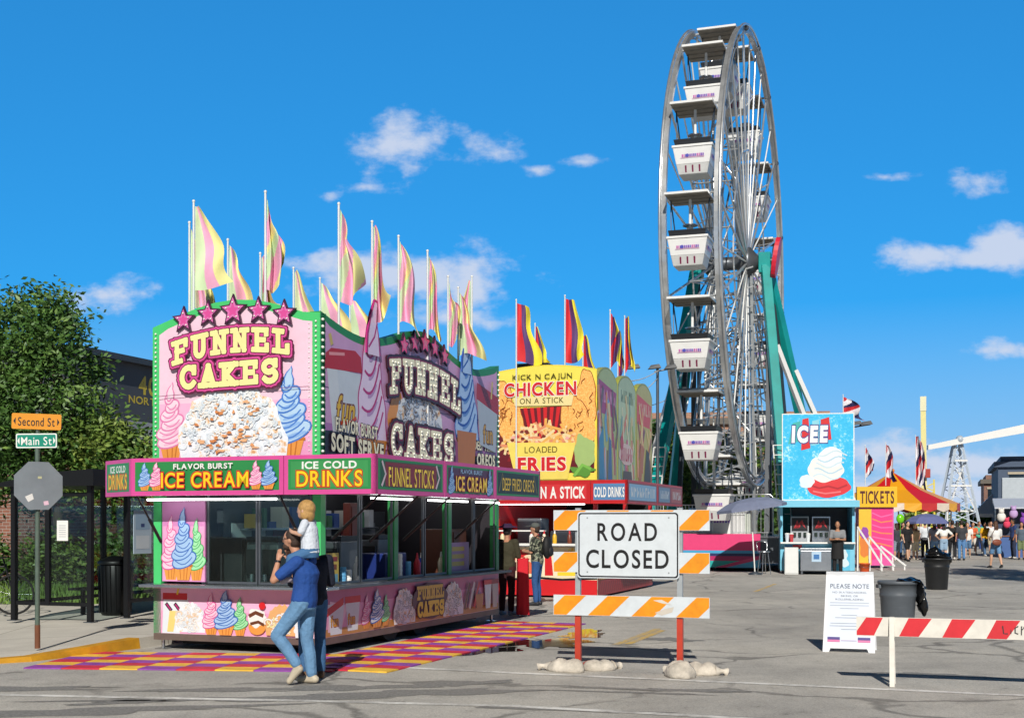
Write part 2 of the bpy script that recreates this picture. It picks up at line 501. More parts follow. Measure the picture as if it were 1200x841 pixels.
def swirl(mb, u, v, w, h, fill, linec, cone=None, seed=0, n=6, shade=None):
    """soft serve ice cream: a cone, slanted lobes and a curled tip"""
    lw = w * .045
    if cone is not None:
        mb.poly([(u - w * .40, v + h * .22), (u + w * .40, v + h * .22), (u + w * .26, v), (u - w * .26, v)], cone[0])
        mb.line([(u - w * .42, v + h * .20), (u + w * .42, v + h * .20)], h * .03, cone[1])
        for q in (-.15, .05, .2): mb.line([(u + w * q, v + h * .19), (u + w * (q * .7), v + h * .01)], lw * .8, cone[1])
    v0 = v + (h * .2 if cone is not None else 0); H = h - (v0 - v)
    for k in range(n):
        f = k / (n - 1)
        hw = w / 2 * (1 - .82 * f) ** .8
        hh = H * .125 * (1 - .35 * f)
        cv = v0 + H * (.10 + .66 * f); cu = u + w * .05 * (-1) ** k
        mb.ell(cu, cv, hw + lw, hh + lw, linec, 20, shear=.28)
        mb.ell(cu, cv, hw, hh, fill, 20, shear=.28)
        if shade is not None:
            mb.ell(cu + hw * .1, cv - hh * .45, hw * .72, hh * .3, shade, 14, shear=.28)
        mb.line([(cu + hw * (t - .9), cv + hh * (.5 - 1.1 * math.sin(t * 1.7)) + .28 * hw * (t - .9)) for t in (0.1, .4, .7, 1.0, 1.3, 1.6)], lw * .8, linec)
    tv = v0 + H * .80
    tip = [(-.11, -.04), (-.12, .05), (-.06, .12), (.02, .17), (.05, .21), (.07, .17), (.06, .11), (.10, .04), (.09, -.04)]
    mb.poly([(u + a * w * 1.25, tv + (b + .01) * H * 1.05) for a, b in tip], linec)
    mb.poly([(u + a * w * .95, tv + b * H) for a, b in tip], fill)
def heap(mb, u, v, w, h, base, cols, edge, seed=1, n=70, lw=.05, top=None):
    """a fried funnel cake under cream and sugar: a mound of looping strands"""
    r = random.Random(seed); dz, mb.dz = mb.dz, .00004
    P = [(u + w / 2 * math.cos(R(a)) * (1 + .05 * math.sin(a * .2)), v + h * (max(0, math.sin(R(a))) ** .75) * (1 + .04 * math.sin(a * .33))) for a in range(0, 181, 9)]
    mb.poly(P, base)
    for i in range(n):
        t = r.uniform(5, 175); q = math.sqrt(r.random()) * .93
        x = u + w / 2 * math.cos(R(t)) * q; y = v + h * (math.sin(R(t)) ** .75) * q
        rad = lw * r.uniform(.8, 2.6); a0 = r.uniform(0, 360); sp = r.uniform(90, 260)
        pts = [(x + rad * math.cos(R(a0 + sp * k / 7)), max(v + .005, y + .7 * rad * math.sin(R(a0 + sp * k / 7)))) for k in range(8)]
        mb.line(pts, lw * 1.25, edge if r.random() < .75 else base)
        mb.line(pts, lw * .9, cols[int(r.random() * len(cols))])
    mb.dz = dz
def fries(mb, u, v, w, h, cols, seed, n=60, L=.16, wd=.03):
    r = random.Random(seed); dz, mb.dz = mb.dz, .00005
    for i in range(n):
        t = r.uniform(0, 180); q = math.sqrt(r.random())
        x = u + w / 2 * math.cos(R(t)) * q; y = v + h * math.sin(R(t)) * q
        a = r.uniform(0, math.pi); l = L * r.uniform(.6, 1.2) / 2
        mb.line([(x - l * math.cos(a), y - l * math.sin(a)), (x + l * math.cos(a), y + l * math.sin(a))], wd, cols[int(r.random() * len(cols))])
    mb.dz = dz

def flame(mb, u, v, w, h, fill, linec, shade):
    """a tall twisted soft serve: one tapering body with sweeping ridges and a curled tip"""
    wv = lambda b: 1 + .07 * math.sin(b * 22)
    P = [(-.46, 0), (-.52, .12), (-.47, .28), (-.40, .42), (-.36, .52), (-.28, .66), (-.24, .78), (-.12, .90), (.02, 1.0), (.10, .99), (.07, .94), (.06, .88), (.14, .78), (.20, .66), (.27, .54), (.34, .42), (.42, .28), (.50, .12), (.48, 0)]
    Q = []
    for (a0, b0), (a1, b1) in zip(P, P[1:]): Q += [(a0 + (a1 - a0) * i / 3, b0 + (b1 - b0) * i / 3) for i in range(3)]
    P = [(a * wv(b + (.07 if a > 0 else 0)), b) for a, b in Q + [P[-1]]]
    mb.poly([(u + a * w * 1.07, v + (b * 1.02 - .005) * h) for a, b in P], linec)
    mb.poly([(u + a * w, v + b * h) for a, b in P], fill)
    L = lambda y: -.50 + .42 * y; Rr = lambda y: .49 - .42 * y
    for k in range(7):
        y0 = .02 + .125 * k
        pts = []
        for i in range(9):
            t = i / 8; y = y0 + .24 * (1 - .5 * y0) * t ** 2
            pts.append((u + w * (L(y0) + (Rr(min(.95, y)) - L(y0)) * t) * .97, v + h * min(.97, y - .055 * math.sin(math.pi * t))))
        mb.line([(p[0], p[1] - h * .02) for p in pts[2:7]], w * .075 * (1 - .4 * y0), shade)
        mb.line(pts, w * .045, linec)

def worn_word(mb, u, v, w, h, m, seed=1, n=6):
    """lettering too worn to read: upright strokes with short arms"""
    r = random.Random(seed); st = w / n; lw = st * .24
    for i in range(n):
        x = u - w / 2 + st * (i + .3); a = r.uniform(-.06, .06) * w / n
        mb.line([(x, v - h / 2), (x + a, v + h / 2)], lw, m)
        k = r.random()
        if k < .7: mb.line([(x, v + h * r.choice([.42, 0, -.42])), (x + st * .5, v + h * r.choice([.42, .1, -.42]))], lw, m)
        if k > .35: mb.line([(x + st * .48, v - h / 2), (x + st * .48 + a, v + h * r.choice([.1, .5]))], lw * .9, m)
# ------------------------------------------------------------------ ground
TH = R(18.6)                            # the street runs away to the right
def RD(a, b, o=(0, 0)):                 # right of the street, along the street -> world
    return (o[0] + a * math.cos(TH) + b * math.sin(TH), o[1] - a * math.sin(TH) + b * math.cos(TH))
def asphalt(t, b):
    fine = tnoise(t, 42, 4, .75)
    big = tnoise(t, .32, 5, .55)
    streak = tnoise(t, .9, 6, .6, sc3=(1.0, .12, 1))
    col = ramp(t, fine, [(.22, (.26, .249, .23)), (.5, (.47, .450, .415)), (.78, (.63, .605, .56))])
    tone = ramp(t, big, [(.3, (.74, .74, .75)), (.52, (1, 1, 1)), (.72, (1.13, 1.12, 1.09))])
    col = tmix(t, 1.0, col, tone, 'MULTIPLY')
    st = ramp(t, streak, [(.28, (.74, .73, .72)), (.48, (1, 1, 1))])
    col = tmix(t, .45, col, st, 'MULTIPLY')
    # sealed cracks
    tx = t.nodes.new('ShaderNodeTexCoord')
    wob = t.nodes.new('ShaderNodeTexNoise'); wob.inputs['Scale'].default_value = .8; wob.inputs['Detail'].default_value = 5
    t.links.new(tx.outputs['Object'], wob.inputs['Vector'])
    ad = t.nodes.new('ShaderNodeVectorMath'); ad.operation = 'MULTIPLY_ADD'; ad.inputs[1].default_value = (1.6, 1.6, 0)
    t.links.new(wob.outputs[1], ad.inputs[0]); t.links.new(tx.outputs['Object'], ad.inputs[2])
    vo = t.nodes.new('ShaderNodeTexVoronoi'); vo.feature = 'DISTANCE_TO_EDGE'; vo.inputs['Scale'].default_value = .27
    t.links.new(ad.outputs[0], vo.inputs['Vector'])
    cr = ramp(t, vo.outputs['Distance'], [(0, (.5, .5, .5)), (.008, (.62, .62, .62)), (.016, (1, 1, 1))])
    gate = ramp(t, tnoise(t, .35, 3), [(.38, (0, 0, 0)), (.48, (1, 1, 1))])
    col = tmix(t, gate, col, tmix(t, 1.0, col, cr, 'MULTIPLY'))
    grit = tnoise(t, 16, 9, .82)
    col = tmix(t, 1, col, ramp(t, grit, [(.30, (.66, .65, .64)), (.46, (.97, .97, .96)), (.60, (1.08, 1.08, 1.07)), (.74, (1.28, 1.27, 1.24))]), 'MULTIPLY')
    spots = tnoise(t, 2.3, 8, .72); pebble = tnoise(t, 130, 2, .6)
    col = tmix(t, 1, col, ramp(t, spots, [(.30, (.55, .54, .53)), (.40, (.90, .90, .90)), (.55, (1, 1, 1)), (.72, (1.10, 1.09, 1.07))]), 'MULTIPLY')
    col = tmix(t, 1, col, ramp(t, pebble, [(.3, (.72, .72, .72)), (.5, (1, 1, 1)), (.7, (1.28, 1.27, 1.25))]), 'MULTIPLY')
    t.links.new(col, b.inputs['Base Color'])
    b.inputs['Roughness'].default_value = .85
    b.inputs['Specular IOR Level'].default_value = .3
    bm = t.nodes.new('ShaderNodeBump'); bm.inputs['Strength'].default_value = .35; bm.inputs['Distance'].default_value = .008
    t.links.new(fine, bm.inputs['Height']); t.links.new(bm.outputs[0], b.inputs['Normal'])
M_ASPH = node_mat('asphalt', asphalt)
g = MB(); g.add([(-900, -60, 0), (900, -60, 0), (900, 1800, 0), (-900, 1800, 0)], [(0, 1, 2, 3)], M_ASPH)
structure(g.build('ground'))

def concrete(t, b):
    n1 = tnoise(t, 1.1, 6); n2 = tnoise(t, 60, 3, .7)
    col = ramp(t, n1, [(.3, (.50, .47, .41)), (.7, (.63, .595, .52))])
    col = tmix(t, 1, col, ramp(t, n2, [(.3, (.86, .86, .86)), (.7, (1.06, 1.06, 1.06))]), 'MULTIPLY')
    br = t.nodes.new('ShaderNodeTexBrick'); br.offset = 0
    tx = t.nodes.new('ShaderNodeTexCoord'); t.links.new(tx.outputs['Object'], br.inputs['Vector'])
    br.inputs['Scale'].default_value = 1; br.inputs['Brick Width'].default_value = 1.5; br.inputs['Row Height'].default_value = 1.5
    br.inputs['Mortar Size'].default_value = .012
    for i in (1, 2): br.inputs[i].default_value = (1, 1, 1, 1)
    br.inputs[3].default_value = (.55, .53, .5, 1)
    t.links.new(tmix(t, 1, col, br.outputs[0], 'MULTIPLY'), b.inputs['Base Color'])
    b.inputs['Roughness'].default_value = .85
M_CONC = node_mat('concrete', concrete)
# pavement on the left, with its rounded corner at the crossing
KERB = [(-40, 26.4), (-14, 17.75), (-8.2, 15.85), (-7.0, 15.45), (-6.35, 15.45), (-5.9, 15.75), (-5.45, 16.55), (-5.05, 17.4), (-4.6, 18.6), (-2.9, 23.6), (6.0, 50.0), (24, 103)]
def offset_line(P, d):
    out = []
    for i, p in enumerate(P):
        a = P[max(0, i - 1)]; b = P[min(len(P) - 1, i + 1)]
        dx, dy = b[0] - a[0], b[1] - a[1]; l = math.hypot(dx, dy)
        out.append((p[0] - dy / l * d, p[1] + dx / l * d))
    return out
KI = offset_line(KERB, .20)
KH = [.12, .12, .12, .09, .05, .06, .10, .14, .14, .14, .14, .14]
pv = MB()
n = len(KI)
for i in range(n - 1):
    pv.add([(KI[i][0], KI[i][1], KH[i]), (KI[i + 1][0], KI[i + 1][1], KH[i + 1]), (-60, 110, .14)], [(0, 1, 2)], M_CONC)
structure(pv.build('pavement'))
M_KERBY = mat('#e2a41c', .7, var=.3, scale=3, k=.75)
kb = MB(); ky = MB()
for i in range(n - 1):
    m_ = ky if 4 <= i <= 6 else kb
    mm = M_KERBY if 4 <= i <= 6 else M_CONC
    a, b_ = KERB[i], KERB[i + 1]; c, d_ = KI[i + 1], KI[i]
    m_.add([(*a, -.01), (*b_, -.01), (b_[0] - .02, b_[1], KH[i + 1] + .004), (a[0] - .02, a[1], KH[i] + .004), (*c, KH[i + 1] + .004), (*d_, KH[i] + .004)], [(0, 1, 2, 3), (3, 2, 4, 5)], mm)
structure(kb.build('kerb')); structure(ky.build('kerb'))
def worn(name, c):
    def f(t, b):
        n1 = tnoise(t, 9, 8, .75); n2 = tnoise(t, 1.2, 3)
        s = t.nodes.new('ShaderNodeMath'); s.operation = 'ADD'
        t.links.new(n1, s.inputs[0]); t.links.new(n2, s.inputs[1])
        m = ramp(t, s.outputs[0], [(.40, (0, 0, 0)), (.56, (1, 1, 1))])
        h = t.nodes.new('ShaderNodeMath'); h.operation = 'MULTIPLY'; h.inputs[1].default_value = .5
        t.links.new(s.outputs[0], h.inputs[0])
        m = ramp(t, h.outputs[0], [(.40, (0, 0, 0)), (.56, (1, 1, 1))])
        t.links.new(tmix(t, m, (.37, .355, .33), c), b.inputs['Base Color'])
        b.inputs['Roughness'].default_value = .8
    return node_mat(name, f)
M_WL = worn('worn_white', (.78, .77, .73)); M_YL = worn('worn_yellow', (.66, .42, .06))
def strip(mb, P, w, m, z=.004):
    L = offset_line(P, w / 2); Q = offset_line(P, -w / 2); k = len(P)
    mb.add([(x, y, z) for x, y in L] + [(x, y, z) for x, y in Q], [(i, k + i, k + i + 1, i + 1) for i in range(k - 1)], m)
w1 = MB(); strip(w1, [(-1.9, 15.35), (-.1, 14.62), (2.5, 13.65), (5.06, 12.67), (9, 11.1)], .14, M_WL); structure(w1.build('road_marking'))
w2 = MB(); strip(w2, [(-9, 13.1), (-5.08, 12.72), (-2, 12.3), (0, 11.95), (1.9, 11.25), (5, 10)], .13, M_WL); structure(w2.build('road_marking'))
for (a0, a1, off) in ((17.9, 20.6, 0), (18.0, 20.3, .14), (31.5, 35.4, 0), (44, 48, 0), (56, 61, 0), (70, 78, 0)):
    y_ = MB(); X = lambda z: 1.67 + (z - 18.56) * .333 + off
    strip(y_, [(X(a0), a0), ((X(a0) + X(a1)) / 2, (a0 + a1) / 2), (X(a1), a1)], .11, M_YL); structure(y_.build('road_marking'))
def tar(t, b):
    n1 = tnoise(t, 30, 4, .7)
    t.links.new(ramp(t, n1, [(.3, (.13, .126, .12)), (.7, (.31, .30, .28))]), b.inputs['Base Color'])
    b.inputs['Roughness'].default_value = .75
M_TAR = node_mat('tar_patch', tar)
def patch(name, cx, cy, a, b, m, seed, z, rough=.5, rz=0):
    r = random.Random(seed); ph = [r.uniform(0, 6.28) for _ in range(5)]; P = []
    for i in range(48):
        t = 2 * math.pi * i / 48
        k = 1 + rough * (.4 * math.sin(2 * t + ph[0]) + .3 * math.sin(3 * t + ph[1]) + .3 * math.sin(7 * t + ph[2]) + .15 * math.sin(13 * t + ph[3]))
        x, y = a * k * math.cos(t), b * k * math.sin(t)
        P.append((cx + x * math.cos(rz) - y * math.sin(rz), cy + x * math.sin(rz) + y * math.cos(rz), z))
    mb = MB(); mb.add(P, [tuple(range(48))], m); return structure(mb.build(name))
patch('tar_patch', -1.0, 12.85, 1.0, .28, M_TAR, 3, .003, .5, R(12)); patch('tar_patch', -3.1, 13.1, .8, .13, M_TAR, 5, .003, .5, R(8))
patch('tar_patch', -.6, 13.6, .55, .2, M_TAR, 9, .003, .6, R(30)); patch('tar_patch', 2.3, 18.7, .35, .3, M_TAR, 12, .003, .7)
patch('tar_patch', -4.0, 11.6, 1.6, .22, M_TAR, 15, .003, .6, R(10)); patch('tar_patch', 1.2, 12.9, .7, .07, M_TAR, 18, .003, .6, R(-14))
def water(t, b):
    n1 = tnoise(t, 5, 3)
    t.links.new(ramp(t, n1, [(.3, (.012, .012, .012)), (.7, (.03, .029, .028))]), b.inputs['Base Color'])
    b.inputs['Roughness'].default_value = .04
M_WET = node_mat('wet_asphalt', water)
patch('puddle', .35, 18.15, .62, .75, M_WET, 21, .006, .7, R(-20)); patch('puddle', -.35, 17.1, .35, .55, M_WET, 22, .006, .6, R(-20)); patch('puddle', 1.1, 19.6, .3, .7, M_WET, 29, .006, .6, R(-20))
for i_, (x_, y_, a_, b_, rz_) in enumerate(((-2.6, 12.45, 1.3, .18, 8), (-1.6, 13.3, .9, .22, 14), (-5.2, 13.2, 1.1, .16, 6), (1.6, 13.1, .8, .1, -15), (4.8, 14.4, .5, .12, -20), (.9, 11.6, 1.0, .12, -16), (-3.7, 12.2, .5, .1, 12))):
    patch('tar_patch', x_, y_, a_, b_, M_TAR, 40 + i_, .0032, .75, R(rz_))
# grass verge behind the shelter
def grass(t, b):
    n1 = tnoise(t, 5, 5)
    t.links.new(ramp(t, n1, [(.3, (.09, .17, .03)), (.7, (.20, .32, .06))]), b.inputs['Base Color']); b.inputs['Roughness'].default_value = .8
M_GRASS = node_mat('grass_blades', grass)
gb = MB(); r_ = random.Random(4)
for i in range(9000):
    x = r_.uniform(-13.0, -7.6); y = r_.uniform(24.6, 28.4)
    h = r_.uniform(.12, .42); q = r_.uniform(0, 6.28); w = .03
    gb.add([(x - w * math.cos(q), y - w * math.sin(q), .14), (x + w * math.cos(q), y + w * math.sin(q), .14), (x + r_.uniform(-.12, .12), y + r_.uniform(-.12, .12), .14 + h)], [(0, 1, 2)], M_GRASS)
go = gb.build('grass'); tag(go, 'long green grass on the verge behind the bus shelter', 'grass'); go['kind'] = 'stuff'

# ------------------------------------------------------------------ trees
def leafm(name, a, b_, c):
    def f(t, b):
        n1 = tnoise(t, 1.3, 4); n2 = tnoise(t, 14, 3)
        col = ramp(t, n1, [(.32, a), (.5, b_), (.7, c)])
        t.links.new(tmix(t, 1, col, ramp(t, n2, [(.3, (.7, .75, .7)), (.7, (1.25, 1.2, 1.1))]), 'MULTIPLY'), b.inputs['Base Color'])
        b.inputs['Roughness'].default_value = .5
        b.inputs['Subsurface Weight'].default_value = 0
    return node_mat(name, f)
M_LEAF = leafm('leaves_green', (.032, .085, .016), (.062, .145, .028), (.16, .26, .06))
M_LEAF2 = leafm('leaves_yellowish', (.08, .15, .024), (.14, .22, .04), (.26, .33, .08))
M_BARK = mat('#6b5a48', .9, var=.35, scale=9, bump=.6, k=.6)
def tree(name, label, loc, H, clumps, nleaf, leaf=.12, m=None, group=None, trunk_r=.16, seed=1, cat='tree'):
    """clumps = [(x, y, z, r)] in the tree's frame; leaves sit mostly in the outer shell of each clump"""
    r = random.Random(seed)
    t = thing(name, label, cat, loc, 0, group)
    tb = MB()
    tb.poly3([(0, 0, -.05), (.05, .02, H * .2), (-.04, .03, H * .45), (.03, 0, H * .75)], [trunk_r, trunk_r * .8, trunk_r * .6, trunk_r * .2], M_BARK, 8)
    for (x, y, z, rr) in clumps:
        tb.poly3([(0, 0, min(z, H * .6) * .75), (x * .45, y * .45, z * .85), (x * .9, y * .9, z)], [trunk_r * .4, trunk_r * .25, trunk_r * .08], M_BARK, 6)
    tb.build('trunk', t)
    lb = MB(); m = m or M_LEAF
    vol = sum(c[3] ** 2 for c in clumps)
    V, F = [], []
    for (x, y, z, rr) in clumps:
        k = int(nleaf * rr * rr / vol)
        tw = []
        for _ in range(max(6, k // 14)):            # twigs: leaves gather along them, so the outline is uneven
            d = Vector((r.gauss(0, 1), r.gauss(0, 1), r.gauss(0, 1))).normalized()
            q = rr * r.uniform(.25, 1.12) ** .6
            tw.append((Vector((x, y, z)) + Vector((d.x * q, d.y * q, d.z * q * .88)), d))
        for _ in range(k):
            p, d = tw[int(r.random() * len(tw))]
            c = p + d * r.uniform(-.22, .1) + Vector((r.gauss(0, .10), r.gauss(0, .10), r.gauss(0, .09))) * (1 + rr * .25)
            if c.z < .1: continue
            a = Vector((r.gauss(0, 1), r.gauss(0, 1), r.gauss(0, .6))).normalized()
            b_ = a.cross(Vector((r.gauss(0, 1), r.gauss(0, 1), r.gauss(0, 1)))).normalized()
            s = leaf * r.uniform(.6, 1.25)
            i = len(V)
            V += [c - a * s, c + b_ * s * .42, c + a * s, c - b_ * s * .42]
            F.append((i, i + 1, i + 2, i + 3))
    lb.add(V, F, m)
    lb.build('crown', t)
    return t
tree('street_tree', 'big leafy green street tree rising behind the bus shelter and street name signs', (-9.6, 27.0, .14), 6.4,
     [(-2.4, 0, 4.7, 1.5), (-.9, .3, 5.4, 1.25), (-.05, -.2, 5.35, .95), (-1.4, -.4, 3.6, 1.7), (-.1, 0, 3.9, 1.3), (1.25, .2, 2.9, 1.0), (-.3, .4, 2.9, 1.4), (1.2, .1, 2.4, 1.0), (-2.5, 0, 2.6, 1.4), (.75, .3, 4.75, .35), (-.2, .2, 6.1, .6), (1.7, .3, 2.3, .7)], 42000, .075, seed=3)
tree('street_tree', 'smaller yellowish green tree between the bus shelter and the dark building', (-7.75, 26.9, .14), 4.4,
     [(-.8, 0, 3.2, .7), (.1, .2, 2.95, .5), (0, 0, 2.4, .75), (.7, .3, 2.6, .5), (-.9, .1, 2.4, .7)], 11000, .075, M_LEAF2, seed=8, trunk_r=.07)
for i, (x, y, w_, lab) in enumerate(((-10.9, 25.9, .9, 'leafy green shrub at the left edge behind the bus shelter'), (-9.5, 26.3, .75, 'rounded green shrub in the grass seen through the shelter glass'), (-8.3, 26.6, .7, 'low green shrub nearest the brick wall behind the shelter'))):
    tree('shrub', lab, (x, y, .14), 1.5, [(0, 0, .9, w_ * .8), (-.5 * w_, 0, .6, w_ * .6), (.5 * w_, .1, .65, w_ * .6)], 3000, .07, M_LEAF2 if i == 1 else M_LEAF, 'shrubs behind the bus shelter', .04, 20 + i, 'shrub')
# trees under and behind the wheel
for i, (x, y, h, lab) in enumerate(((7.4, 63, 7.4, 'dense green tree in front of the brick block, left behind the big wheel'), (10.4, 66, 6.8, 'green tree behind the wheel platform, right of the tallest one'), (13.2, 68, 6.4, 'green tree half hidden behind the wheel legs and blue kiosk'))):
    tree('park_tree', lab, (x, y, 0), h, [(0, 0, h * .72, 1.7), (-1.3, 0, h * .5, 1.5), (1.3, .2, h * .52, 1.5), (0, -.4, h * .3, 1.5)], 6500, .17, M_LEAF if i != 1 else M_LEAF2, 'trees behind the big wheel', .15, 40 + i)
tree('park_tree', 'dark green tree beside the far brick house on the right', (36.0, 97, 0), 3.2, [(0, 0, 2.0, 1.1), (-1.3, 0, 1.8, 1.0), (1.2, .3, 1.7, 1.0)], 3500, .22, M_LEAF, 'trees down the street', .15, 51)
tree('park_tree', 'green tree behind the white tent at the far end', (32.6, 99, 0), 3.4, [(0, 0, 2.2, 1.2), (-1.4, 0, 1.8, 1.1)], 3000, .22, M_LEAF2, 'trees down the street', .15, 52)
tree('street_tree', 'pavement tree at the right kerb that throws its shadow on the street', (15.9, 30.2, 0), 11.0, [(0, 0, 9.6, 1.4), (-.9, .4, 7.6, 1.3), (1.0, -.3, 8.2, 1.4), (.3, .8, 6.0, 1.3), (-1.1, .6, 5.2, 1.0), (1.5, .5, 5.0, 1.2), (-.6, 0, 3.8, 1.0), (.8, .2, 3.2, .9)], 14000, .13, seed=61)

# ------------------------------------------------------------------ buildings
def bricks(name, c1, c2, mort, sc=1.0):
    def f(t, b):
        tx = t.nodes.new('ShaderNodeTexCoord'); mp = t.nodes.new('ShaderNodeMapping'); mp.inputs['Rotation'].default_value = (R(90), 0, 0)
        t.links.new(tx.outputs['Object'], mp.inputs[0])
        sx = t.nodes.new('ShaderNodeSeparateXYZ'); t.links.new(tx.outputs['Object'], sx.inputs[0])
        ad = t.nodes.new('ShaderNodeMath'); t.links.new(sx.outputs[0], ad.inputs[0]); t.links.new(sx.outputs[1], ad.inputs[1])
        cb = t.nodes.new('ShaderNodeCombineXYZ'); t.links.new(ad.outputs[0], cb.inputs[0]); t.links.new(sx.outputs[2], cb.inputs[1])
        br = t.nodes.new('ShaderNodeTexBrick'); t.links.new(cb.outputs[0], br.inputs['Vector'])
        br.inputs['Scale'].default_value = sc; br.inputs['Brick Width'].default_value = .24; br.inputs['Row Height'].default_value = .085; br.inputs['Mortar Size'].default_value = .008
        br.inputs[1].default_value = (*c1, 1); br.inputs[2].default_value = (*c2, 1); br.inputs[3].default_value = (*mort, 1)
        t.links.new(tmix(t, 1, br.outputs[0], ramp(t, tnoise(t, .8), [(.3, (.8, .8, .8)), (.7, (1.1, 1.1, 1.1))]), 'MULTIPLY'), b.inputs['Base Color'])
        b.inputs['Roughness'].default_value = .85
    return node_mat(name, f)
M_BRICK = bricks('red_brick', (.24, .095, .06), (.17, .07, .048), (.30, .27, .24))
M_BRICK2 = bricks('tan_brick', (.40, .19, .11), (.33, .15, .09), (.42, .36, .3))
M_DARKMET = mat('#4a4f58', .6, var=.12, scale=1.2)
M_WIN = mat('#26323c', .08, var=.2, scale=2)
M_STEELG = mat('#8b9097', .5, var=.15)
# dark building behind the shelter; its front follows the street
b1 = thing('shop_building', 'dark grey flat-roofed shop building with yellow lettering behind the tree', 'building', (-11.6, 33.6, 0), -TH)
m = MB(); m.box(-9, 0, 0, 0, 24, 4.05, M_BRICK); m.build('wall', b1)
m = MB(); m.box(-9.1, -.1, 4.05, .1, 24.1, 6.15, M_DARKMET); m.at(RIGHT(.1, 0, 0))
for i in range(1, 6): m.rect(4 * i, 4.1, 4 * i + .03, 6.1, mat('#2f333a', .6))
m.build('fascia', b1)
m = MB(); m.box(-9.3, -.3, 6.15, .35, 24.3, 6.32, mat('#3a4048', .5)); m.build('roof', b1)
m = MB(); m.box(.1, 2.4, 3.7, .16, 9.5, 4.55, mat('#aab2ba', .5, var=.2)); m.build('band', b1)
m = MB(RIGHT(.105, 0, 0)); Y_ = mat('#d8c23a', .5)
m.text('40', 3.3, 5.62, .85, .52, Y_, .03); m.text('NORTH', 3.2, 5.17, 1.6, .22, Y_, .02)
m.build('lettering', b1)
for i in range(3):
    m = MB(); m.box(.0, 2 + 5 * i, .9, .06, 5.4 + 5 * i, 3.0, M_WIN); w_ = m.build('window', b1)
    m = MB(); m.box(.0, 1.9 + 5 * i, .8, .09, 5.5 + 5 * i, .9, M_STEELG); m.box(.0, 1.9 + 5 * i, 3.0, .09, 5.5 + 5 * i, 3.1, M_STEELG); m.box(.0, 3.6 + 5 * i, .9, .08, 3.68 + 5 * i, 3.0, M_STEELG); m.build('frame', w_)
m = MB(); m.hull8([(.1, 8.5, 3.0), (1.5, 8.5, 2.7), (1.5, 16, 2.7), (.1, 16, 3.0)], [(.1, 8.5, 3.9), (1.5, 8.5, 2.95), (1.5, 16, 2.95), (.1, 16, 3.9)], mat('#2d78b8', .7)); m.build('awning', b1)
m = MB(); m.hull8([(.1, 1.5, 3.0), (1.2, 1.5, 2.7), (1.2, 7.5, 2.7), (.1, 7.5, 3.0)], [(.1, 1.5, 3.6), (1.2, 1.5, 2.9), (1.2, 7.5, 2.9), (.1, 7.5, 3.6)], mat('#9a5a3c', .7)); m.build('awning', b1)
# brick block behind the wheel
def block(name, label, loc, w, d, h, mwall, rz, nwin, nst, group=None, win_w=1.0, roofc='#6d675f', mwin=None):
    t = thing(name, label, 'building', loc, rz, group)
    m = MB(); m.box(0, 0, 0, w, d, h, mwall); m.build('wall', t)
    m = MB(); m.box(-.25, -.25, h, w + .25, d + .25, h + .35, mat(roofc, .7)); m.box(.15, .15, h + .35, w - .15, d - .15, h + .7, mwall); m.build('roof', t)
    sh = h / nst
    for s in range(nst):
        for i in range(nwin):
            x = w * (i + .5) / nwin
            m = MB(); m.box(x - win_w / 2, -.03, sh * s + sh * .3, x + win_w / 2, .02, sh * s + sh * .82, mwin or M_WIN); o = m.build('window', t)
            m = MB(); m.box(x - win_w / 2 - .1, -.09, sh * s + sh * .3 - .12, x + win_w / 2 + .1, -.005, sh * s + sh * .3, mat('#b9ad98', .7)); m.box(x - win_w / 2 - .08, -.07, sh * s + sh * .82, x + win_w / 2 + .08, -.005, sh * s + sh * .82 + .15, mat('#b9ad98', .7)); m.build('sill', o)
    return t
block('brick_building', 'long tan brick block with a flat roof standing behind the big wheel', (5.0, 73, 0), 13, 10, 7.2, M_BRICK2, -TH * .4, 6, 2)
block('brick_house', 'small red brick house at the far end of the street on the right', (37.6, 102, 0), 4.2, 8, 4.75, M_BRICK, -TH, 3, 2, win_w=.8)
t = block('dark_building', 'slate blue flat-roofed building with pale grey cladding on the right edge', (31.9, 84, 0), 9, 12, 5.3, mat('#4a5a72', .7), -TH, 4, 2, win_w=.9, roofc='#4a5a72')
m = MB(); m.box(.25, -.13, 1.4, 9.1, -.1, 4.6, mat('#b9c3cc', .6)); m.build('cladding', t)
# ------------------------------------------------------------------ colours shared by the stands
C_ = {}
def c(h, **k):
    kk = (h, tuple(sorted(k.items())))
    if kk not in C_: C_[kk] = mat(h, **{**dict(rough=.4, var=.06), **k})
    return C_[kk]
PINK = c('#f4a9d2'); HOT = c('#e0529f'); MAG = c('#c02a7c'); DKPINK = c('#7d1f52'); GREENF = c('#4fd278', k=.8); GREEND = c('#2f8f4c'); WHITE = c('#f4f4f0'); CREAM = c('#f6efb4')
YEL = c('#f7d51e'); RED = c('#d81f26'); BLACK = c('#15131a'); ORANGE = c('#f0a04a'); ORD = c('#c9772c'); BLUEL = c('#a9cdf2'); BLUED = c('#3c6fc4'); MINT = c('#a8ecb4'); MINTD = c('#3fae62'); PALE = c('#e9f1f8'); GREYB = c('#9fb0c2'); BROWN = c('#6b3a1c'); LPINK = c('#fbd3e6'); STEEL = mat('#c3c7cc', .25, .9, .15, 3); STEELD = mat('#6d7278', .4, .6, .2, 3); BULB = c('#fdfdf4', rough=.2); DARKIN = c('#17181b', rough=.7); RUBBER = c('#1b1b1c', rough=.8)
GLASS = glass_mat()
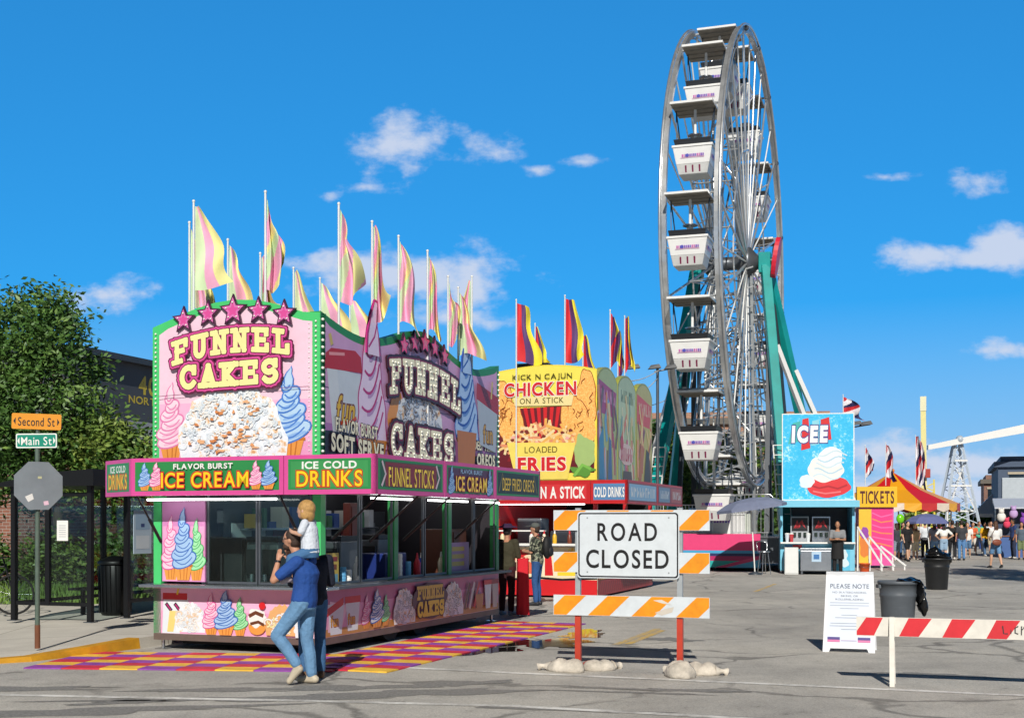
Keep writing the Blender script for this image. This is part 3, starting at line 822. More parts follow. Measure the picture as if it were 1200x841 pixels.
def cake(t, b):
    n1 = tnoise(t, 7, 6, .7); n2 = tnoise(t, 30, 4, .7)
    col = ramp(t, n1, [(.33, (.62, .30, .12)), (.41, (.80, .56, .34)), (.47, (.80, .82, .84)), (.6, (.74, .80, .86)), (.7, (.82, .84, .84))])
    t.links.new(tmix(t, 1, col, ramp(t, n2, [(.3, (.82, .84, .88)), (.6, (1, 1, 1))]), 'MULTIPLY'), b.inputs['Base Color']); b.inputs['Roughness'].default_value = .5
M_CAKE = node_mat('funnel_cake_print', cake)
M_LAMP = mat('#ffffff', .4, emit=8.0)
def bulb_strip(mb, pts, r, m, gap):
    for a, b in zip(pts, pts[1:]):
        a = Vector(a); b = Vector(b); k = max(1, int((b - a).length / gap))
        for i in range(k): mb.ball(a + (b - a) * (i + .5) / k, r, m, n=6, rings=4)

# ------------------------------------------------------------------ funnel cake stand
TS = R(21)
fs = thing('concession_stand', 'pink and green funnel cake and ice cream stand with bulb-framed signs', 'food stand', (-2.45, 16.4, 0), -TS)
W, L = 2.57, 6.2
HF = 2.52          # top of the awning, foot of the sign wall
m = MB(); m.box(-W + .25, .3, .06, -.3, L - .3, .42, RUBBER)
for y in (2.2, 3.2):
    for x in (-W + .1, -.3): m.at(plane((x, y, .33), (0, 1, 0), (0, 0, 1))); m.prism([(.33 * math.cos(R(a)), .33 * math.sin(R(a))) for a in range(0, 360, 20)], 0, .2, RUBBER); m.at(Matrix.Identity(4))
m.build('chassis', fs)
for x, y in ((-W + .09, .09), (-.1, L - .1), (-W + .09, L - .1)):
    m = MB(); m.tube((x, y, .0), (x, y, .3), .025, STEEL); m.box(x - .08, y - .08, 0, x + .08, y + .08, .015, STEEL); m.build('levelling_jack', fs)
m = MB(); m.box(-W, 0, .13, 0, L, .22, mat('#7a6a62', .5, .3, .2)); m.box(-W + .04, .04, .22, -.04, L - .04, .3, DARKIN); m.build('floor', fs)
# lower walls with their prints
m = MB(); m.box(-W, .0, .22, 0, .05, .84, LPINK); m.box(-.05, .05, .22, 0, L, .84, LPINK); m.box(-W, .05, .22, -W + .05, L, HF, DKPINK); m.box(-W + .05, L - .05, .22, -.05, L, HF, DKPINK); m.build('wall', fs)
m = MB(); m.box(-W + .055, .06, .3, -W + .07, L - .06, HF - .12, c('#33353a')); m.box(-W + .07, L - .07, .3, -.06, L - .055, HF - .12, c('#2e2a30')); m.build('lining', fs)
m = MB(); m.box(-W - .02, -.30, .85, .26, 0.02, .89, STEEL); m.box(.0, .0, .85, .24, L, .89, STEELD); m.box(-W, .02, .85, 0, .3, .88, STEELD); m.box(-.3, .3, .85, 0, L, .88, STEELD); m.build('counter', fs, bevel=.005)
for k, (x, y) in enumerate(((-W + .06, .06), (-.06, .06), (-.06, L - .06), (-.06, 2.18), (-.06, 4.1))):
    m = MB(); m.box(x - (.06 if k < 3 else .045), y - .06, .22, x + .06, y + .06, HF, GREENF if k < 2 else GREEND); m.build('corner_post' if k < 3 else 'post', fs)
m = MB(); m.box(-W, .0, HF - .10, 0, L, HF + .03, c('#d8dbe0')); m.build('roof', fs)
for k in range(5):
    y = .5 + 1.25 * k; m = MB(); m.box(-2.0, y, HF - .16, -.9, y + .05, HF - .13, M_LAMP); m.build('ceiling_light', fs)
for (y0, y1) in ((.7, 1.9), (2.5, 3.9), (4.3, 5.2)):
    m = MB(); m.box(.35, y0, 2.02, .40, y1, 2.045, M_LAMP); m.build('ceiling_light', fs)
m = MB(); m.box(-W + .1, -.28, 2.0, -.5, -.24, 2.025, M_LAMP); m.build('ceiling_light', fs)
# window glass
for (x0, x1) in ((-1.72, -.95), (-.93, -.14)):
    m = MB(); m.box(x0, .02, .9, x1, .028, HF - .12, GLASS); w_ = m.build('window', fs)
    m = MB()
    for x in (x0, x1 - .025): m.box(x, .01, .9, x + .025, .04, HF - .12, STEELD)
    m.box(x0, .012, .9, x1, .038, .93, STEELD)
    m.build('frame', w_)
for (y0, y1) in ((.14, 1.1), (1.14, 2.1), (2.26, 3.15), (3.2, 4.02), (4.18, 5.1), (5.14, 6.06)):
    m = MB(); w_ = fs
    for y in (y0, y1 - .025): m.box(-.045, y, .9, -.015, y + .025, HF - .12, STEELD)
    m.box(-.043, y0, .9, -.017, y1, .93, STEELD); m.box(-.043, y0, HF - .16, -.017, y1, HF - .12, STEELD)
    m.build('window_frame', w_)
# serving window print on the front left
m = MB(); m.box(-W + .14, .0, .92, -W + .82, .03, 2.0, c('#d98fc6')); m.at(FRONT(-W + .14, 0, .92))
m.rect(.01, .01, .67, .74, PINK)
swirl(m, .14, .02, .30, .86, LPINK, HOT, (ORANGE, ORD)); swirl(m, .55, .02, .26, .82, MINT, MINTD, (ORANGE, ORD)); swirl(m, .345, .02, .36, .96, BLUEL, BLUED, (ORANGE, ORD))
m.build('menu_board', fs)
# front lower print
m = MB(FRONT(-W + .12, 0, .225)); FW, FH = W - .25, .6
m.rect(0, 0, FW, FH, PINK)
m.rect(0, .3, FW, FH, c('#f7bfe0'))
m.poly([(.02, .0), (.30, .0), (.44, .47), (.04, .47)], PALE); m.rect(.03, .45, .42, .54, RED); m.line([(.26, .52), (.28, .6)], .03, YEL)
for q in (.08, .22): m.line([(q, .40), (q + .09, .30)], .05, BLACK); m.line([(q + .01, .39), (q + .08, .31)], .02, MAG)
m.poly([(.1, .02), (.2, .02), (.26, .3), (.14, .3)], c('#f3dc84'))
heap(m, .47, .02, .46, .40, M_CAKE, [WHITE, PALE, WHITE, c('#f6d9b6')], c('#b9c4cf'), 4, 60, .022)
swirl(m, .80, .0, .27, .54, LPINK, HOT, (ORANGE, ORD)); swirl(m, 1.25, .0, .22, .50, MINT, MINTD, (ORANGE, ORD)); swirl(m, 1.03, .0, .34, .585, BLUEL, BLUED, (ORANGE, ORD))
m.ell(1.52, .12, .13, .10, ORANGE); m.blob(1.52, .24, .14, .12, WHITE, 3); m.line([(1.40, .26), (1.5, .31), (1.62, .27)], .05, BROWN); m.line([(1.42, .16), (1.54, .19), (1.63, .15)], .04, BROWN); m.ell(1.6, .40, .05, .05, RED)
heap(m, 1.9, .02, .5, .4, c('#e9b476'), [WHITE, CREAM, PALE], c('#b98f5c'), 9, 40, .024)
m.ell(2.18, .5, .05, .05, RED); m.poly([(2.1, .0), (2.3, .0), (2.32, .5), (2.06, .5)], PALE)
m.build('printed_panel', fs)
# side lower print
m = MB(RIGHT(0, .1, .225)); SW, SH = L - .14, .6
m.rect(0, 0, SW, SH, c('#eba4cc')); m.rect(0, .40, SW, SH, c('#c8709f')); m.poly([(0, 0), (SW, 0), (SW, .10), (0, .10)], c('#c98f4c'))
m.poly([(.08, .06), (.42, .04), (.62, .38), (.14, .46)], LPINK)
m.poly([(.15, .02), (.45, .02), (.52, .42), (.08, .42)], PALE); m.poly([(.05, .36), (.5, .50), (.5, .40), (.05, .26)], RED)
m.poly([(.62, .04), (.9, .04), (.96, .42), (.56, .42)], PALE); m.rect(.54, .41, .98, .50, RED)
for q in (.26, .72): m.text('fun', q, .2, .2, .14, c('#f0b520'), .02, out=[(.07, c('#b0451f'))])
swirl(m, 1.15, .03, .3, .46, LPINK, HOT, (ORANGE, ORD)); swirl(m, 1.72, .03, .26, .44, MINT, MINTD, (ORANGE, ORD)); swirl(m, 1.43, .03, .4, .53, PALE, BLUED, (ORANGE, ORD))
heap(m, 2.3, .02, .72, .5, M_CAKE, [WHITE, PALE, c('#c9d0d9')], c('#77706e'), 14, 70, .028)
heap(m, 4.05, .02, .8, .52, M_CAKE, [WHITE, PALE, c('#c9d0d9')], c('#5d5450'), 15, 80, .03)
for q, cc in ((4.6, BROWN), (4.8, c('#d8d8d8')), (5.0, RED)): m.line([(q - .1, .08), (q, .3), (q + .12, .5)], .07, cc); m.line([(q - .02, .08), (q + .1, .36)], .03, BLACK)
m.poly([(5.0, .06), (5.25, .06), (5.3, .3), (4.95, .3)], c('#c98844')); m.poly([(5.4, .04), (5.6, .04), (5.66, .46), (5.34, .46)], PALE); m.rect(5.32, .44, 5.68, .52, RED); m.poly([(5.72, .04), (5.9, .04), (5.96, .46), (5.68, .46)], c('#c8b8b8')); m.rect(5.66, .44, 5.98, .52, c('#a01c22'))
m.blob(3.18, .3, .62, .27, c('#5f1e3a'), 2, .08)
slab_word(m, 'FUNNEL', 3.18, .43, .155, .20, [(.50, c('#4a1420')), (.3, c('#e6c23a'))], adv=1.05)
slab_word(m, 'CAKES', 3.18, .185, .185, .22, [(.50, c('#4a1420')), (.3, YEL)], adv=1.05)
m.build('printed_panel', fs)
# awning: front, end and side boards with their lettering
def tri_prism(mb, a, b, zlo, zhi, t, mm):
    """a standing board from a to b (plan), thickness t inwards"""
    a = Vector((*a, 0)); b = Vector((*b, 0)); d = (b - a).normalized(); nn = Vector((-d.y, d.x, 0)) * t
    P = [a, b, b + nn, a + nn]
    mb.hull8([(p.x, p.y, zlo) for p in P], [(p.x, p.y, zhi) for p in P], mm)
    return plane((a.x, a.y, 0), (d.x, d.y, 0), (0, 0, 1)), (b - a).length
AZ0, AZ1 = 2.06, 2.55
def awn(a, b, art):
    m = MB(); M, ln = tri_prism(m, a, b, AZ0, AZ1, .06, HOT); m.at(M); m.d = .002
    m.rect(.06, AZ0 + .06, ln - .06, AZ1 - .05, GREEND); art(m, ln); return m.build('awning_board', fs)
def art_ice(m, ln):
    k = ln / 2.0
    for u in (.30, ln - .30):
        swirl(m, u - .09, AZ0 + .07, .20, .36, BLUEL if u < 1 else LPINK, BLUED if u < 1 else HOT, (ORANGE, ORD)); swirl(m, u + .10, AZ0 + .07, .22, .36, LPINK if u < 1 else BLUEL, HOT if u < 1 else BLUED, (ORANGE, ORD))
    m.text('FLAVOR BURST', ln / 2 - .02, AZ0 + .375, .9, .07, WHITE, .03)
    m.text('ICE CREAM', ln / 2, AZ0 + .205, 1.32, .20, YEL, .015, out=[(.07, RED), ], gap=.12)
def art_drink(m, ln):
    m.rect(.10, AZ0 + .09, ln - .10, AZ1 - .08, c('#3f9a56'))
    m.text('ICE COLD', ln / 2, AZ0 + .365, min(.78, ln * .6), .09, WHITE, .03)
    m.text('DRINKS', ln / 2, AZ0 + .2, min(.92, ln * .72), .20, YEL, .015, out=[(.07, c('#c8321f'))], gap=.12)
def art_sticks(m, ln):
    m.rect(.12, AZ0 + .09, ln - .12, AZ1 - .08, c('#2a5a38')); m.rect(.26, AZ0 + .10, ln - .26, AZ1 - .09, c('#8a2430'))
    for s in (.22, ln - .22): m.line([(s - .06, AZ0 + .1), (s + .05, AZ0 + .25), (s - .05, AZ1 - .08)], .04, c('#e8d0d8'))
    m.text('FUNNEL STICKS', ln / 2, AZ0 + .23, ln - .7, .25, c('#ffd93a', k=1), .01, out=[(.05, c('#4a1018'))], gap=.14)
def art_ice2(m, ln):
    m.rect(.10, AZ0 + .09, ln - .10, AZ1 - .08, c('#5a2a4a'))
    swirl(m, .22, AZ0 + .07, .22, .37, BLUEL, BLUED); swirl(m, ln - .22, AZ0 + .07, .22, .37, BLUEL, BLUED)
    m.text('FLAVOR BURST', ln / 2, AZ0 + .37, .8, .06, BLUEL, .02); m.text('ICE CREAM', ln / 2, AZ0 + .2, ln - .7, .21, c('#ffd93a', k=1), .015, out=[(.06, c('#b02a2a'))], gap=.13)
def art_oreo(m, ln):
    m.rect(.10, AZ0 + .09, ln - .10, AZ1 - .08, c('#1d2a1c'))
    for s in (.3, ln - .3): m.line([(s - .14, AZ0 + .12), (s, AZ1 - .09), (s + .14, AZ0 + .12)], .03, c('#8a7a3a'))
    m.text('DEEP FRIED OREOS', ln / 2, AZ0 + .24, ln - .6, .2, c('#f0c82a', k=1), .005, out=[(.04, c('#4a3408'))], gap=.14)
XR = 1.04
awn((-2.55, -.5), (-.25, -.5), art_ice)
awn((-.24, -.5), (XR, -.5), art_drink)
awn((XR, -.5), (XR, 1.55), art_sticks)
awn((XR, 1.57), (XR, 3.40), art_ice2)
awn((XR, 3.42), (XR, 5.42), art_oreo)
awn((-3.38, .02), (-2.56, -.5), art_drink)
m = MB(); GRYU = c('#b9bdc2')
for P in ([(-2.54, -.43), (-.25, -.43), (-.25, -.01), (-2.54, -.01)], [(.01, -.43), (XR - .07, -.43), (XR - .07, 5.4), (.01, 5.4)], [(-3.3, .06), (-2.55, -.43), (-2.55, .5), (-3.3, .5)]):
    m.prism(P, AZ0 + .02, AZ0 + .06, GRYU)
m.box(XR - .3, 5.36, AZ0, XR, 5.42, AZ1, HOT); m.box(-.24, -.43, AZ0 + .0, -.18, -.02, AZ0 + .05, GRYU); m.build('awning_frame', fs)
for (a, b) in (((-W + .12, 0, 1.45), (-W + .05, -.42, 2.06)), ((-.3, 0, 1.5), (-.35, -.42, 2.06)), ((.0, .3, 1.5), (.7, .3, 2.08)), ((0, 1.35, 1.45), (.75, 1.35, 2.08)), ((0, 2.4, 1.45), (.75, 2.4, 2.08)), ((0, 4.3, 1.45), (.75, 4.3, 2.08))):
    m = MB(); m.tube(a, b, .014, BLACK); m.tube(a, Vector(a) * .5 + Vector(b) * .5, .022, BLACK); m.build('gas_strut', fs)
# sign wall: front
def sign_wall(prof, name, M, fr, inner, art, edge_bulbs, thick=.16, border=.11):
    """prof = outline (u, v), drawn clockwise from the lower left; the frame is the band inside it"""
    m = MB(M); m.prism(prof, -thick, 0, fr); o = m.build('sign_wall', fs)
    cx = sum(p[0] for p in prof) / len(prof)
    um = max(p[0] for p in prof)
    ins = [(max(border, min(um - border, p[0])), p[1] - border if p[1] > prof[0][1] + .01 else p[1] + .0) for p in prof]
    m = MB(M); m.d = .004; m.poly(ins, inner); m.d = .006; art(m); m.build('sign_art', fs)
    return o
FP = [(0, HF), (0, 4.34), (.25, 4.42)] + [(u, 4.42 + .22 * math.sin(math.pi * (u - .25) / 2.07)) for u in (.5, .75, 1.0, 1.285, 1.57, 1.82, 2.07)] + [(2.32, 4.42), (2.57, 4.40), (2.57, HF)]
def art_front(m):
    m.rect(.115, HF + .12, 2.455, 3.3, c('#f7bcdd'))
    m.rect(.115, HF + .02, 2.455, 2.75, c('#f3a6d0'))
    swirl(m, .30, HF + .03, .46, 1.02, c('#fbe0ee'), c('#ea86b8'), (ORANGE, ORD), shade=c('#f7c3dc')); swirl(m, 2.13, HF + .03, .56, 1.16, c('#bcdcf8'), c('#4f83d4'), (ORANGE, ORD), shade=c('#93bdf0'))
    heap(m, 1.26, HF + .03, 1.66, .98, M_CAKE, [WHITE, c('#eef6fb'), WHITE, c('#dfeaf2')], c('#c3d0da'), 31, 260, .024)
    r = random.Random(5)
    for i in range(46):
        a = r.uniform(12, 168); q = r.uniform(.2, .92); m.blob(1.28 + .74 * q * math.cos(R(a)), HF + .06 + .82 * q * math.sin(R(a)), r.uniform(.02, .06), r.uniform(.01, .025), c(r.choice(['#e9a36a', '#f0b988', '#d98a4e'])), i, .4, 10)
    arcf = lambda x: .10 * (1 - x * x) - .04 + .035 * x
    m.line([(.12, 3.40), (1.2, 3.44), (2.45, 3.45)], .008, c('#8a5a78'))
    slab_word(m, 'FUNNEL', 1.26, 4.03, .255, .32, [(.66, c('#6e1f45')), (.54, HOT), (.37, c('#6e1f45')), (.28, c('#fbf2a6'))], arc=arcf, adv=1.22)
    slab_word(m, 'CAKES', 1.25, 3.645, .272, .31, [(.66, c('#6e1f45')), (.54, HOT), (.37, c('#6e1f45')), (.28, c('#fbf2a6'))], arc=lambda x: .01 + .02 * x, adv=1.15)
    m.d += .004
    rr = random.Random(3)
    for i in range(90): m.ell(.45 + 1.63 * rr.random(), 3.84 + .3 * rr.random(), .001, .001, WHITE, 3)
sw = sign_wall(FP, 'front', FRONT(-W, -.02, 0), GREENF, LPINK, art_front, True)
m = MB(FRONT(-W, -.02, 0)); bulb_strip(m, [(.055, HF + .08, .01), (.055, 4.28, .01)], .016, BULB, .062); bulb_strip(m, [(2.515, HF + .08, .01), (2.515, 4.32, .01)], .016, BULB, .062)
bulb_strip(m, [(2.415, HF + .08, .01), (2.415, 4.3, .01)], .010, BULB, .062); m.build('bulbs', fs)
# sign wall: side (concave, humped, concave)
def side_top(u):
    f = abs(u - 3.1) / 3.1
    return 4.22 + .36 * math.exp(-(f / .36) ** 2) + .20 * max(0, (f - .62) / .38) ** 1.5
SP = [(0, HF)] + [(u, side_top(u)) for u in [i * L / 28 for i in range(29)]] + [(L, HF)]
def art_side(m):
    m.line([(.1, 3.46), (3.0, 3.40), (6.1, 3.42)], .012, c('#7d5a84'))
    m.rect(.1, HF + .02, L - .1, 3.0, c('#b97cbc'))
    m.poly([(.1, HF + .02), (1.5, HF + .02), (1.2, 2.95), (.1, 2.9)], c('#2a2230')); m.poly([(4.9, HF + .02), (6.1, HF + .02), (6.1, 2.85), (5.0, 2.8)], c('#2a2230'))
    for q in (.52, .74): m.line([(q, HF + .03), (q + .02, 2.95)], .03, WHITE)
    # drinks cup, left
    m.poly([(.30, 2.9), (.98, 2.9), (1.08, 3.72), (.14, 3.72)], c('#d6dfea')); m.poly([(.30, 2.9), (.55, 2.9), (.42, 3.72), (.14, 3.72)], c('#dfe6ee'))
    m.poly([(.08, 3.70), (1.12, 3.74), (1.08, 3.95), (.92, 4.02), (.26, 3.98), (.12, 3.9)], c('#c4232b')); m.line([(.2, 3.9), (.62, 3.94)], .04, c('#f2a0a4')); m.line([(.28, 4.02), (.22, 4.16)], .07, c('#d8c36a'))
    m.text('fun', .66, 3.22, .5, .36, c('#eec02a'), .02, out=[(.07, c('#7d3a14'))], slant=.2)
    m.line([(.5, 3.02), (.8, 3.05), (.95, 3.12)], .05, c('#d9502a'))
    flame(m, 1.42, HF + .22, .86, 2.02, c('#e6d2ec', k=.95), c('#c42a80'), c('#c79fd2')); m.poly([(1.05, HF + .02), (1.75, HF + .02), (1.85, HF + .34), (1.0, HF + .34)], c('#d98a3a'))
    # cake between
    m.blob(2.2, 3.0, .34, .55, ORANGE, 7, .2); heap(m, 2.95, HF + .02, 1.9, 1.18, M_CAKE, [c('#d3dcea'), c('#b9c6da'), c('#e2e8f0'), c('#9c8a80')], c('#6c6670'), 33, 210, .036)
    m.line([(3.95, HF + .1), (4.06, 2.85), (3.98, 3.15)], .10, BLACK); m.line([(4.1, HF + .05), (4.2, 2.8), (4.16, 3.0)], .07, WHITE)
    flame(m, 4.72, HF + .55, .90, 1.66, c('#a9c8f2', k=.95), c('#2c58b8'), c('#6f9ade')); m.poly([(4.35, HF + .02), (5.0, HF + .02), (5.1, HF + .66), (4.3, HF + .66)], c('#c97a30'))
    # cup right
    m.poly([(5.25, 3.0), (5.95, 2.9), (6.05, 3.65), (5.12, 3.8)], c('#b9c4d2')); m.poly([(5.1, 3.75), (6.08, 3.55), (6.08, 3.85), (5.12, 4.02)], c('#b3222a')); m.line([(5.75, 3.8), (5.8, 4.1)], .06, c('#d8c36a')); m.text('fun', 5.6, 3.2, .42, .3, c('#d8a52a'), .02, out=[(.07, c('#6b3a1a'))])
SIDEW = sign_wall(SP, 'side', RIGHT(-.0, 0, 0), GREEND, c('#dcaad8'), art_side, True)
CRM = c('#fbf6d4', k=.95); DKR = c('#3c1020')
m = MB(RIGHT(.012, 0, 0)); m.d = .014
arcs = lambda x: .13 * (1 - x * x) - .08 - .05 * x
slab_word(m, 'FUNNEL', 3.12, 3.80, .36, .50, [(.60, DKR), (.42, c('#8d2448')), (.29, CRM)], arc=arcs, adv=1.2, depth=.03, bulbs=BULB, bulb_r=.02)
m.build('lettering', fs); m = MB(RIGHT(.012, 0, 0)); m.d = .014
slab_word(m, 'CAKES', 3.0, 2.86, .38, .50, [(.60, DKR), (.42, c('#8d2448')), (.29, CRM)], arc=lambda x: -.02 * x, adv=1.2, depth=.03, bulbs=BULB, bulb_r=.02)
m.build('lettering', fs); m = MB(RIGHT(.012, 0, 0)); m.d = .014
m.text('FLAVOR BURST', .95, 2.98, 1.2, .17, CRM, .03, out=[(.075, DKR)], arc=lambda x: -.03 * x); m.text('SOFT SERVE', .98, 2.73, 1.5, .23, CRM, .04, out=[(.08, DKR)], arc=lambda x: -.04 * x)
m.build('lettering', fs); m = MB(RIGHT(.012, 0, 0)); m.d = .014
m.text('DEEP FRIED', 5.5, 2.99, .95, .15, CRM, .03, out=[(.07, DKR)]); m.text('OREOS', 5.55, 2.76, .8, .2, CRM, .04, out=[(.08, DKR)])
m.build('lettering', fs)
m = MB(RIGHT(0, 0, 0)); bulb_strip(m, [(.03, HF + .06, .012), (.03, 4.36, .012)], .022, BULB, .085); bulb_strip(m, [(L - .04, HF + .1, .012), (L - .04, 4.3, .012)], .022, BULB, .085); m.build('bulbs', fs)
for k in range(5):
    u = .53 + .365 * k + .02 * k; v = 4.37 + .12 * math.sin(math.pi * (k + .5) / 5); rr = .175 if k == 2 else .145
    m = MB(FRONT(-W, -.025, 0)); m.prism(star_pts(u, v, rr + .045), .015, .05, c('#4a1a3c')); m.d = .052; m.poly(star_pts(u, v, rr), c('#e277b8')); m.poly(star_pts(u, v, rr * .6), HOT)
    for q in range(5): m.ball((u + rr * .6 * math.cos(R(90 + 72 * q)), v + rr * .6 * math.sin(R(90 + 72 * q)), .06), .014, BULB, 5, 3)
    m.build('star', fs)
for k in range(5):
    u = 2.35 + .36 * k; v = side_top(u) - .17; rr = .16 if k == 2 else .14
    m = MB(RIGHT(.005, 0, 0)); m.prism(star_pts(u, v, rr + .045, .5), .014, .045, c('#3c1430')); m.d = .047; m.poly(star_pts(u, v, rr, .5), c('#f0508c', k=.95)); m.poly(star_pts(u, v, rr * .55), c('#f08ab0')); m.build('star', fs)
# the two tall swirls stand proud of the sign's edge with their tips
for (u, v0_, w_, h_, f1, f2) in ((1.42, HF + .22, .86, 2.02, c('#e6d2ec', k=.95), c('#c42a80')), (4.72, HF + .55, .90, 1.66, c('#a9c8f2', k=.95), c('#2c58b8'))):
    T = [(-.28, .64), (-.25, .78), (-.13, .905), (.02, 1.02), (.12, 1.01), (.09, .94), (.08, .88), (.16, .78), (.22, .64)]
    m = MB(RIGHT(.0, 0, 0)); m.prism([(u + a * w_, v0_ + b * h_) for a, b in T], .02, .04, f2)
    m.d = .041; m.poly([(u + a * w_ * .8, v0_ + (b * .97 + .012) * h_) for a, b in T], f1); m.line([(u - .2 * w_, v0_ + .68 * h_), (u, v0_ + .76 * h_), (u + .10 * w_, v0_ + .86 * h_)], .035, f2); m.build('cut_out', fs)

# inside the stand
g_in = 'machines and supplies inside the pink stand'
def FSP(x, y, z): 
    return (-2.45 + x * math.cos(TS) + y * math.sin(TS), 16.4 - x * math.sin(TS) + y * math.cos(TS), z)
def inside(name, label, cat, x, y, z, group=g_in): return thing(name, label, cat, FSP(x, y, z), -TS, group)
m = MB(); m.box(-2.1, .8, .3, -2.0, 5.8, 1.9, c('#3c4046')); m.build('partition', fs)
for q, (y, w_, z, h_, cc) in enumerate(((1.0, .5, 1.0, .7, '#b9c0c8'), (1.75, .12, .8, 1.1, '#d8dce0'), (2.1, .4, 1.15, .5, '#8a3030'), (2.9, .6, 1.0, .6, '#c9a878'), (3.7, .15, .7, 1.2, '#e0e2e4'), (4.2, .5, 1.2, .5, '#a04848'), (4.9, .5, .9, .8, '#7d828a'))):
    m = MB(); m.box(-2.0, y, z, -1.985, y + w_, z + h_, c(cc)); m.build('wall_poster', fs)
for z in (1.15, 1.6):
    m = MB(); m.box(-2.0, 1.2, z, -1.7, 5.2, z + .03, STEEL); m.build('shelf', fs)
    rs_ = random.Random(int(z * 10)); m = MB(); y = 1.25
    while y < 5.0:
        w_ = rs_.uniform(.08, .25); m.box(-1.95, y, z + .03, -1.75, y + w_, z + rs_.uniform(.12, .35), c(rs_.choice(['#c8ccd0', '#b83a3a', '#3a58a0', '#e0c050', '#d8d4c8', '#4a7a58']))); y += w_ + rs_.uniform(.02, .2)
    o_ = m.build('supplies'); o_.location = (-2.45, 16.4, 0); o_.rotation_euler = (0, 0, -TS); tag(o_, ('boxes and tins on the lower' if z < 1.3 else 'boxes and tins on the upper') + ' back shelf inside the pink stand', 'supplies'); o_['kind'] = 'stuff'
for k, (x, y, lab) in enumerate(((-1.15, .75, 'steel soft serve machine behind the front window glass'), (-.75, 1.75, 'steel soft serve machine behind the first side window'), (-1.0, 3.4, 'steel soft serve machine behind the middle side window'))):
    o = inside('soft_serve_machine', lab, 'ice cream machine', x, y, .3)
    m = MB(); m.box(-.25, -.3, 0, .25, .3, 1.15, STEELD); m.build('body', o, bevel=.02)
    m = MB(); m.box(-.22, -.36, .7, .22, -.3, 1.05, c('#202226')); m.build('front_panel', o)
    m = MB(); [m.tube((q, -.40, .72), (q, -.40, .62), .035, STEEL) for q in (-.1, .1)]; m.build('nozzle', o)
    m = MB(); m.box(-.25, -.3, 1.15, .25, .3, 1.22, BLACK); m.build('hopper_lid', o)
for k in range(7):
    x, y = ((-.2, .62), (-.2, .75), (-.22, 1.0), (-.2, 1.12), (-.2, 2.7), (-.2, 3.0), (-1.9, .2))[k]
    o = tag(MB().build('cup_stack'), ['white stack of paper cups near the first side window', 'second white stack of paper cups at the side window', 'blue stack of paper cups on the stand counter', 'short white stack of cups by the menu card', 'tall stack of cups by the middle window', 'blue stack of cups by the middle window', 'stack of cups beside the swirl board'][k], 'cups', 'cup stacks on the stand counter')
    mb = MB(); hh = (.34, .26, .22, .18, .36, .24, .3)[k]
    mb.lathe([(.035, 0)] + [(.04 + .004 * (j % 2), hh * j / 10) for j in range(1, 11)], WHITE if k % 3 != 2 else c('#5fa8d8'), 12)
    me = o.data; me.from_pydata(mb.v, [], mb.f)
    for mm in mb.mats: me.materials.append(mm)
    o.location = FSP(x, y, .885); o.rotation_euler = (0, 0, -TS)
o = inside('menu_card', 'yellow and red printed menu card standing behind the side glass', 'menu card', -.14, .55, .885, None)
m = MB(RIGHT(0, 0, 0)); m.prism([(-.16, 0), (.18, 0), (.18, .42), (-.16, .42)], -.01, 0, c('#c9b04a')); m.d = .002; m.rect(-.12, .31, .14, .37, c('#8a1f24')); m.rect(-.10, .2, .12, .27, c('#7d3a1c')); m.rect(-.13, .03, .15, .14, c('#70a8c0')); m.build('card', o)
o = inside('paper_sign', 'lilac cardboard sign with yellow lines in the last side window', 'sign', -.12, 4.65, .885, None)
m = MB(RIGHT(0, 0, 0)); m.prism([(-.45, 0), (.5, 0), (.5, .5), (-.45, .5)], -.01, 0, c('#8f6c9c')); m.d = .002
for q in range(3): m.rect(-.2, .12 + .12 * q, .3, .19 + .12 * q, c('#b09a3a'))
m.build('card', o)
for k, (x, y, cc, lab) in enumerate(((-.22, 3.35, '#c82030', 'red topped syrup bottle at the middle window'), (-.24, 3.55, '#2c4cc0', 'blue syrup bottle at the middle window'), (-.2, 1.35, '#d8d8d8', 'white squeeze bottle at the first side window'), (-.22, 4.25, '#e8e0c0', 'cream squeeze bottle at the last window'))):
    o = inside('syrup_bottle', lab, 'bottle', x, y, .885, 'syrup bottles on the stand counter')
    m = MB(); m.lathe([(.05, 0), (.055, .02), (.055, .2), (.03, .26), (.02, .28)], c(cc), 12); m.build('bottle_body', o)
    m = MB(); m.lathe([(.024, .28), (.012, .36)], c('#c82030') if k == 0 else WHITE, 8); m.build('cap', o)
for k, (x, y, z, sx, sy, sz, cc, lab) in enumerate(((-.6, 2.9, .3, .5, .7, .95, '#20357c', 'blue plastic bin behind the middle window'), (-.7, 5.4, .3, .6, .6, 1.3, '#6a4030', 'brown cabinet at the far end inside the stand'), (-1.9, .9, .3, .6, .5, 1.2, '#34373c', 'grey cabinet behind the swirl board'), (-.9, 2.5, .3, .12, .3, 1.7, '#8a3a2c', 'red poster board between the side windows'))):
    o = inside('storage_cabinet', lab, 'cabinet', x, y, z)
    m = MB(); m.box(-sx / 2, -sy / 2, 0, sx / 2, sy / 2, sz, c(cc)); m.build('carcass', o, bevel=.015)
    m = MB(); m.box(sx / 2, -sy / 2 + .04, .05, sx / 2 + .015, sy / 2 - .04, sz - .05, c(cc, k=.6)); d_ = m.build('door', o)
    m = MB(); m.box(sx / 2 + .015, -sy / 2 + .08, sz * .5, sx / 2 + .04, -sy / 2 + .11, sz * .6, STEEL); m.build('handle', d_)
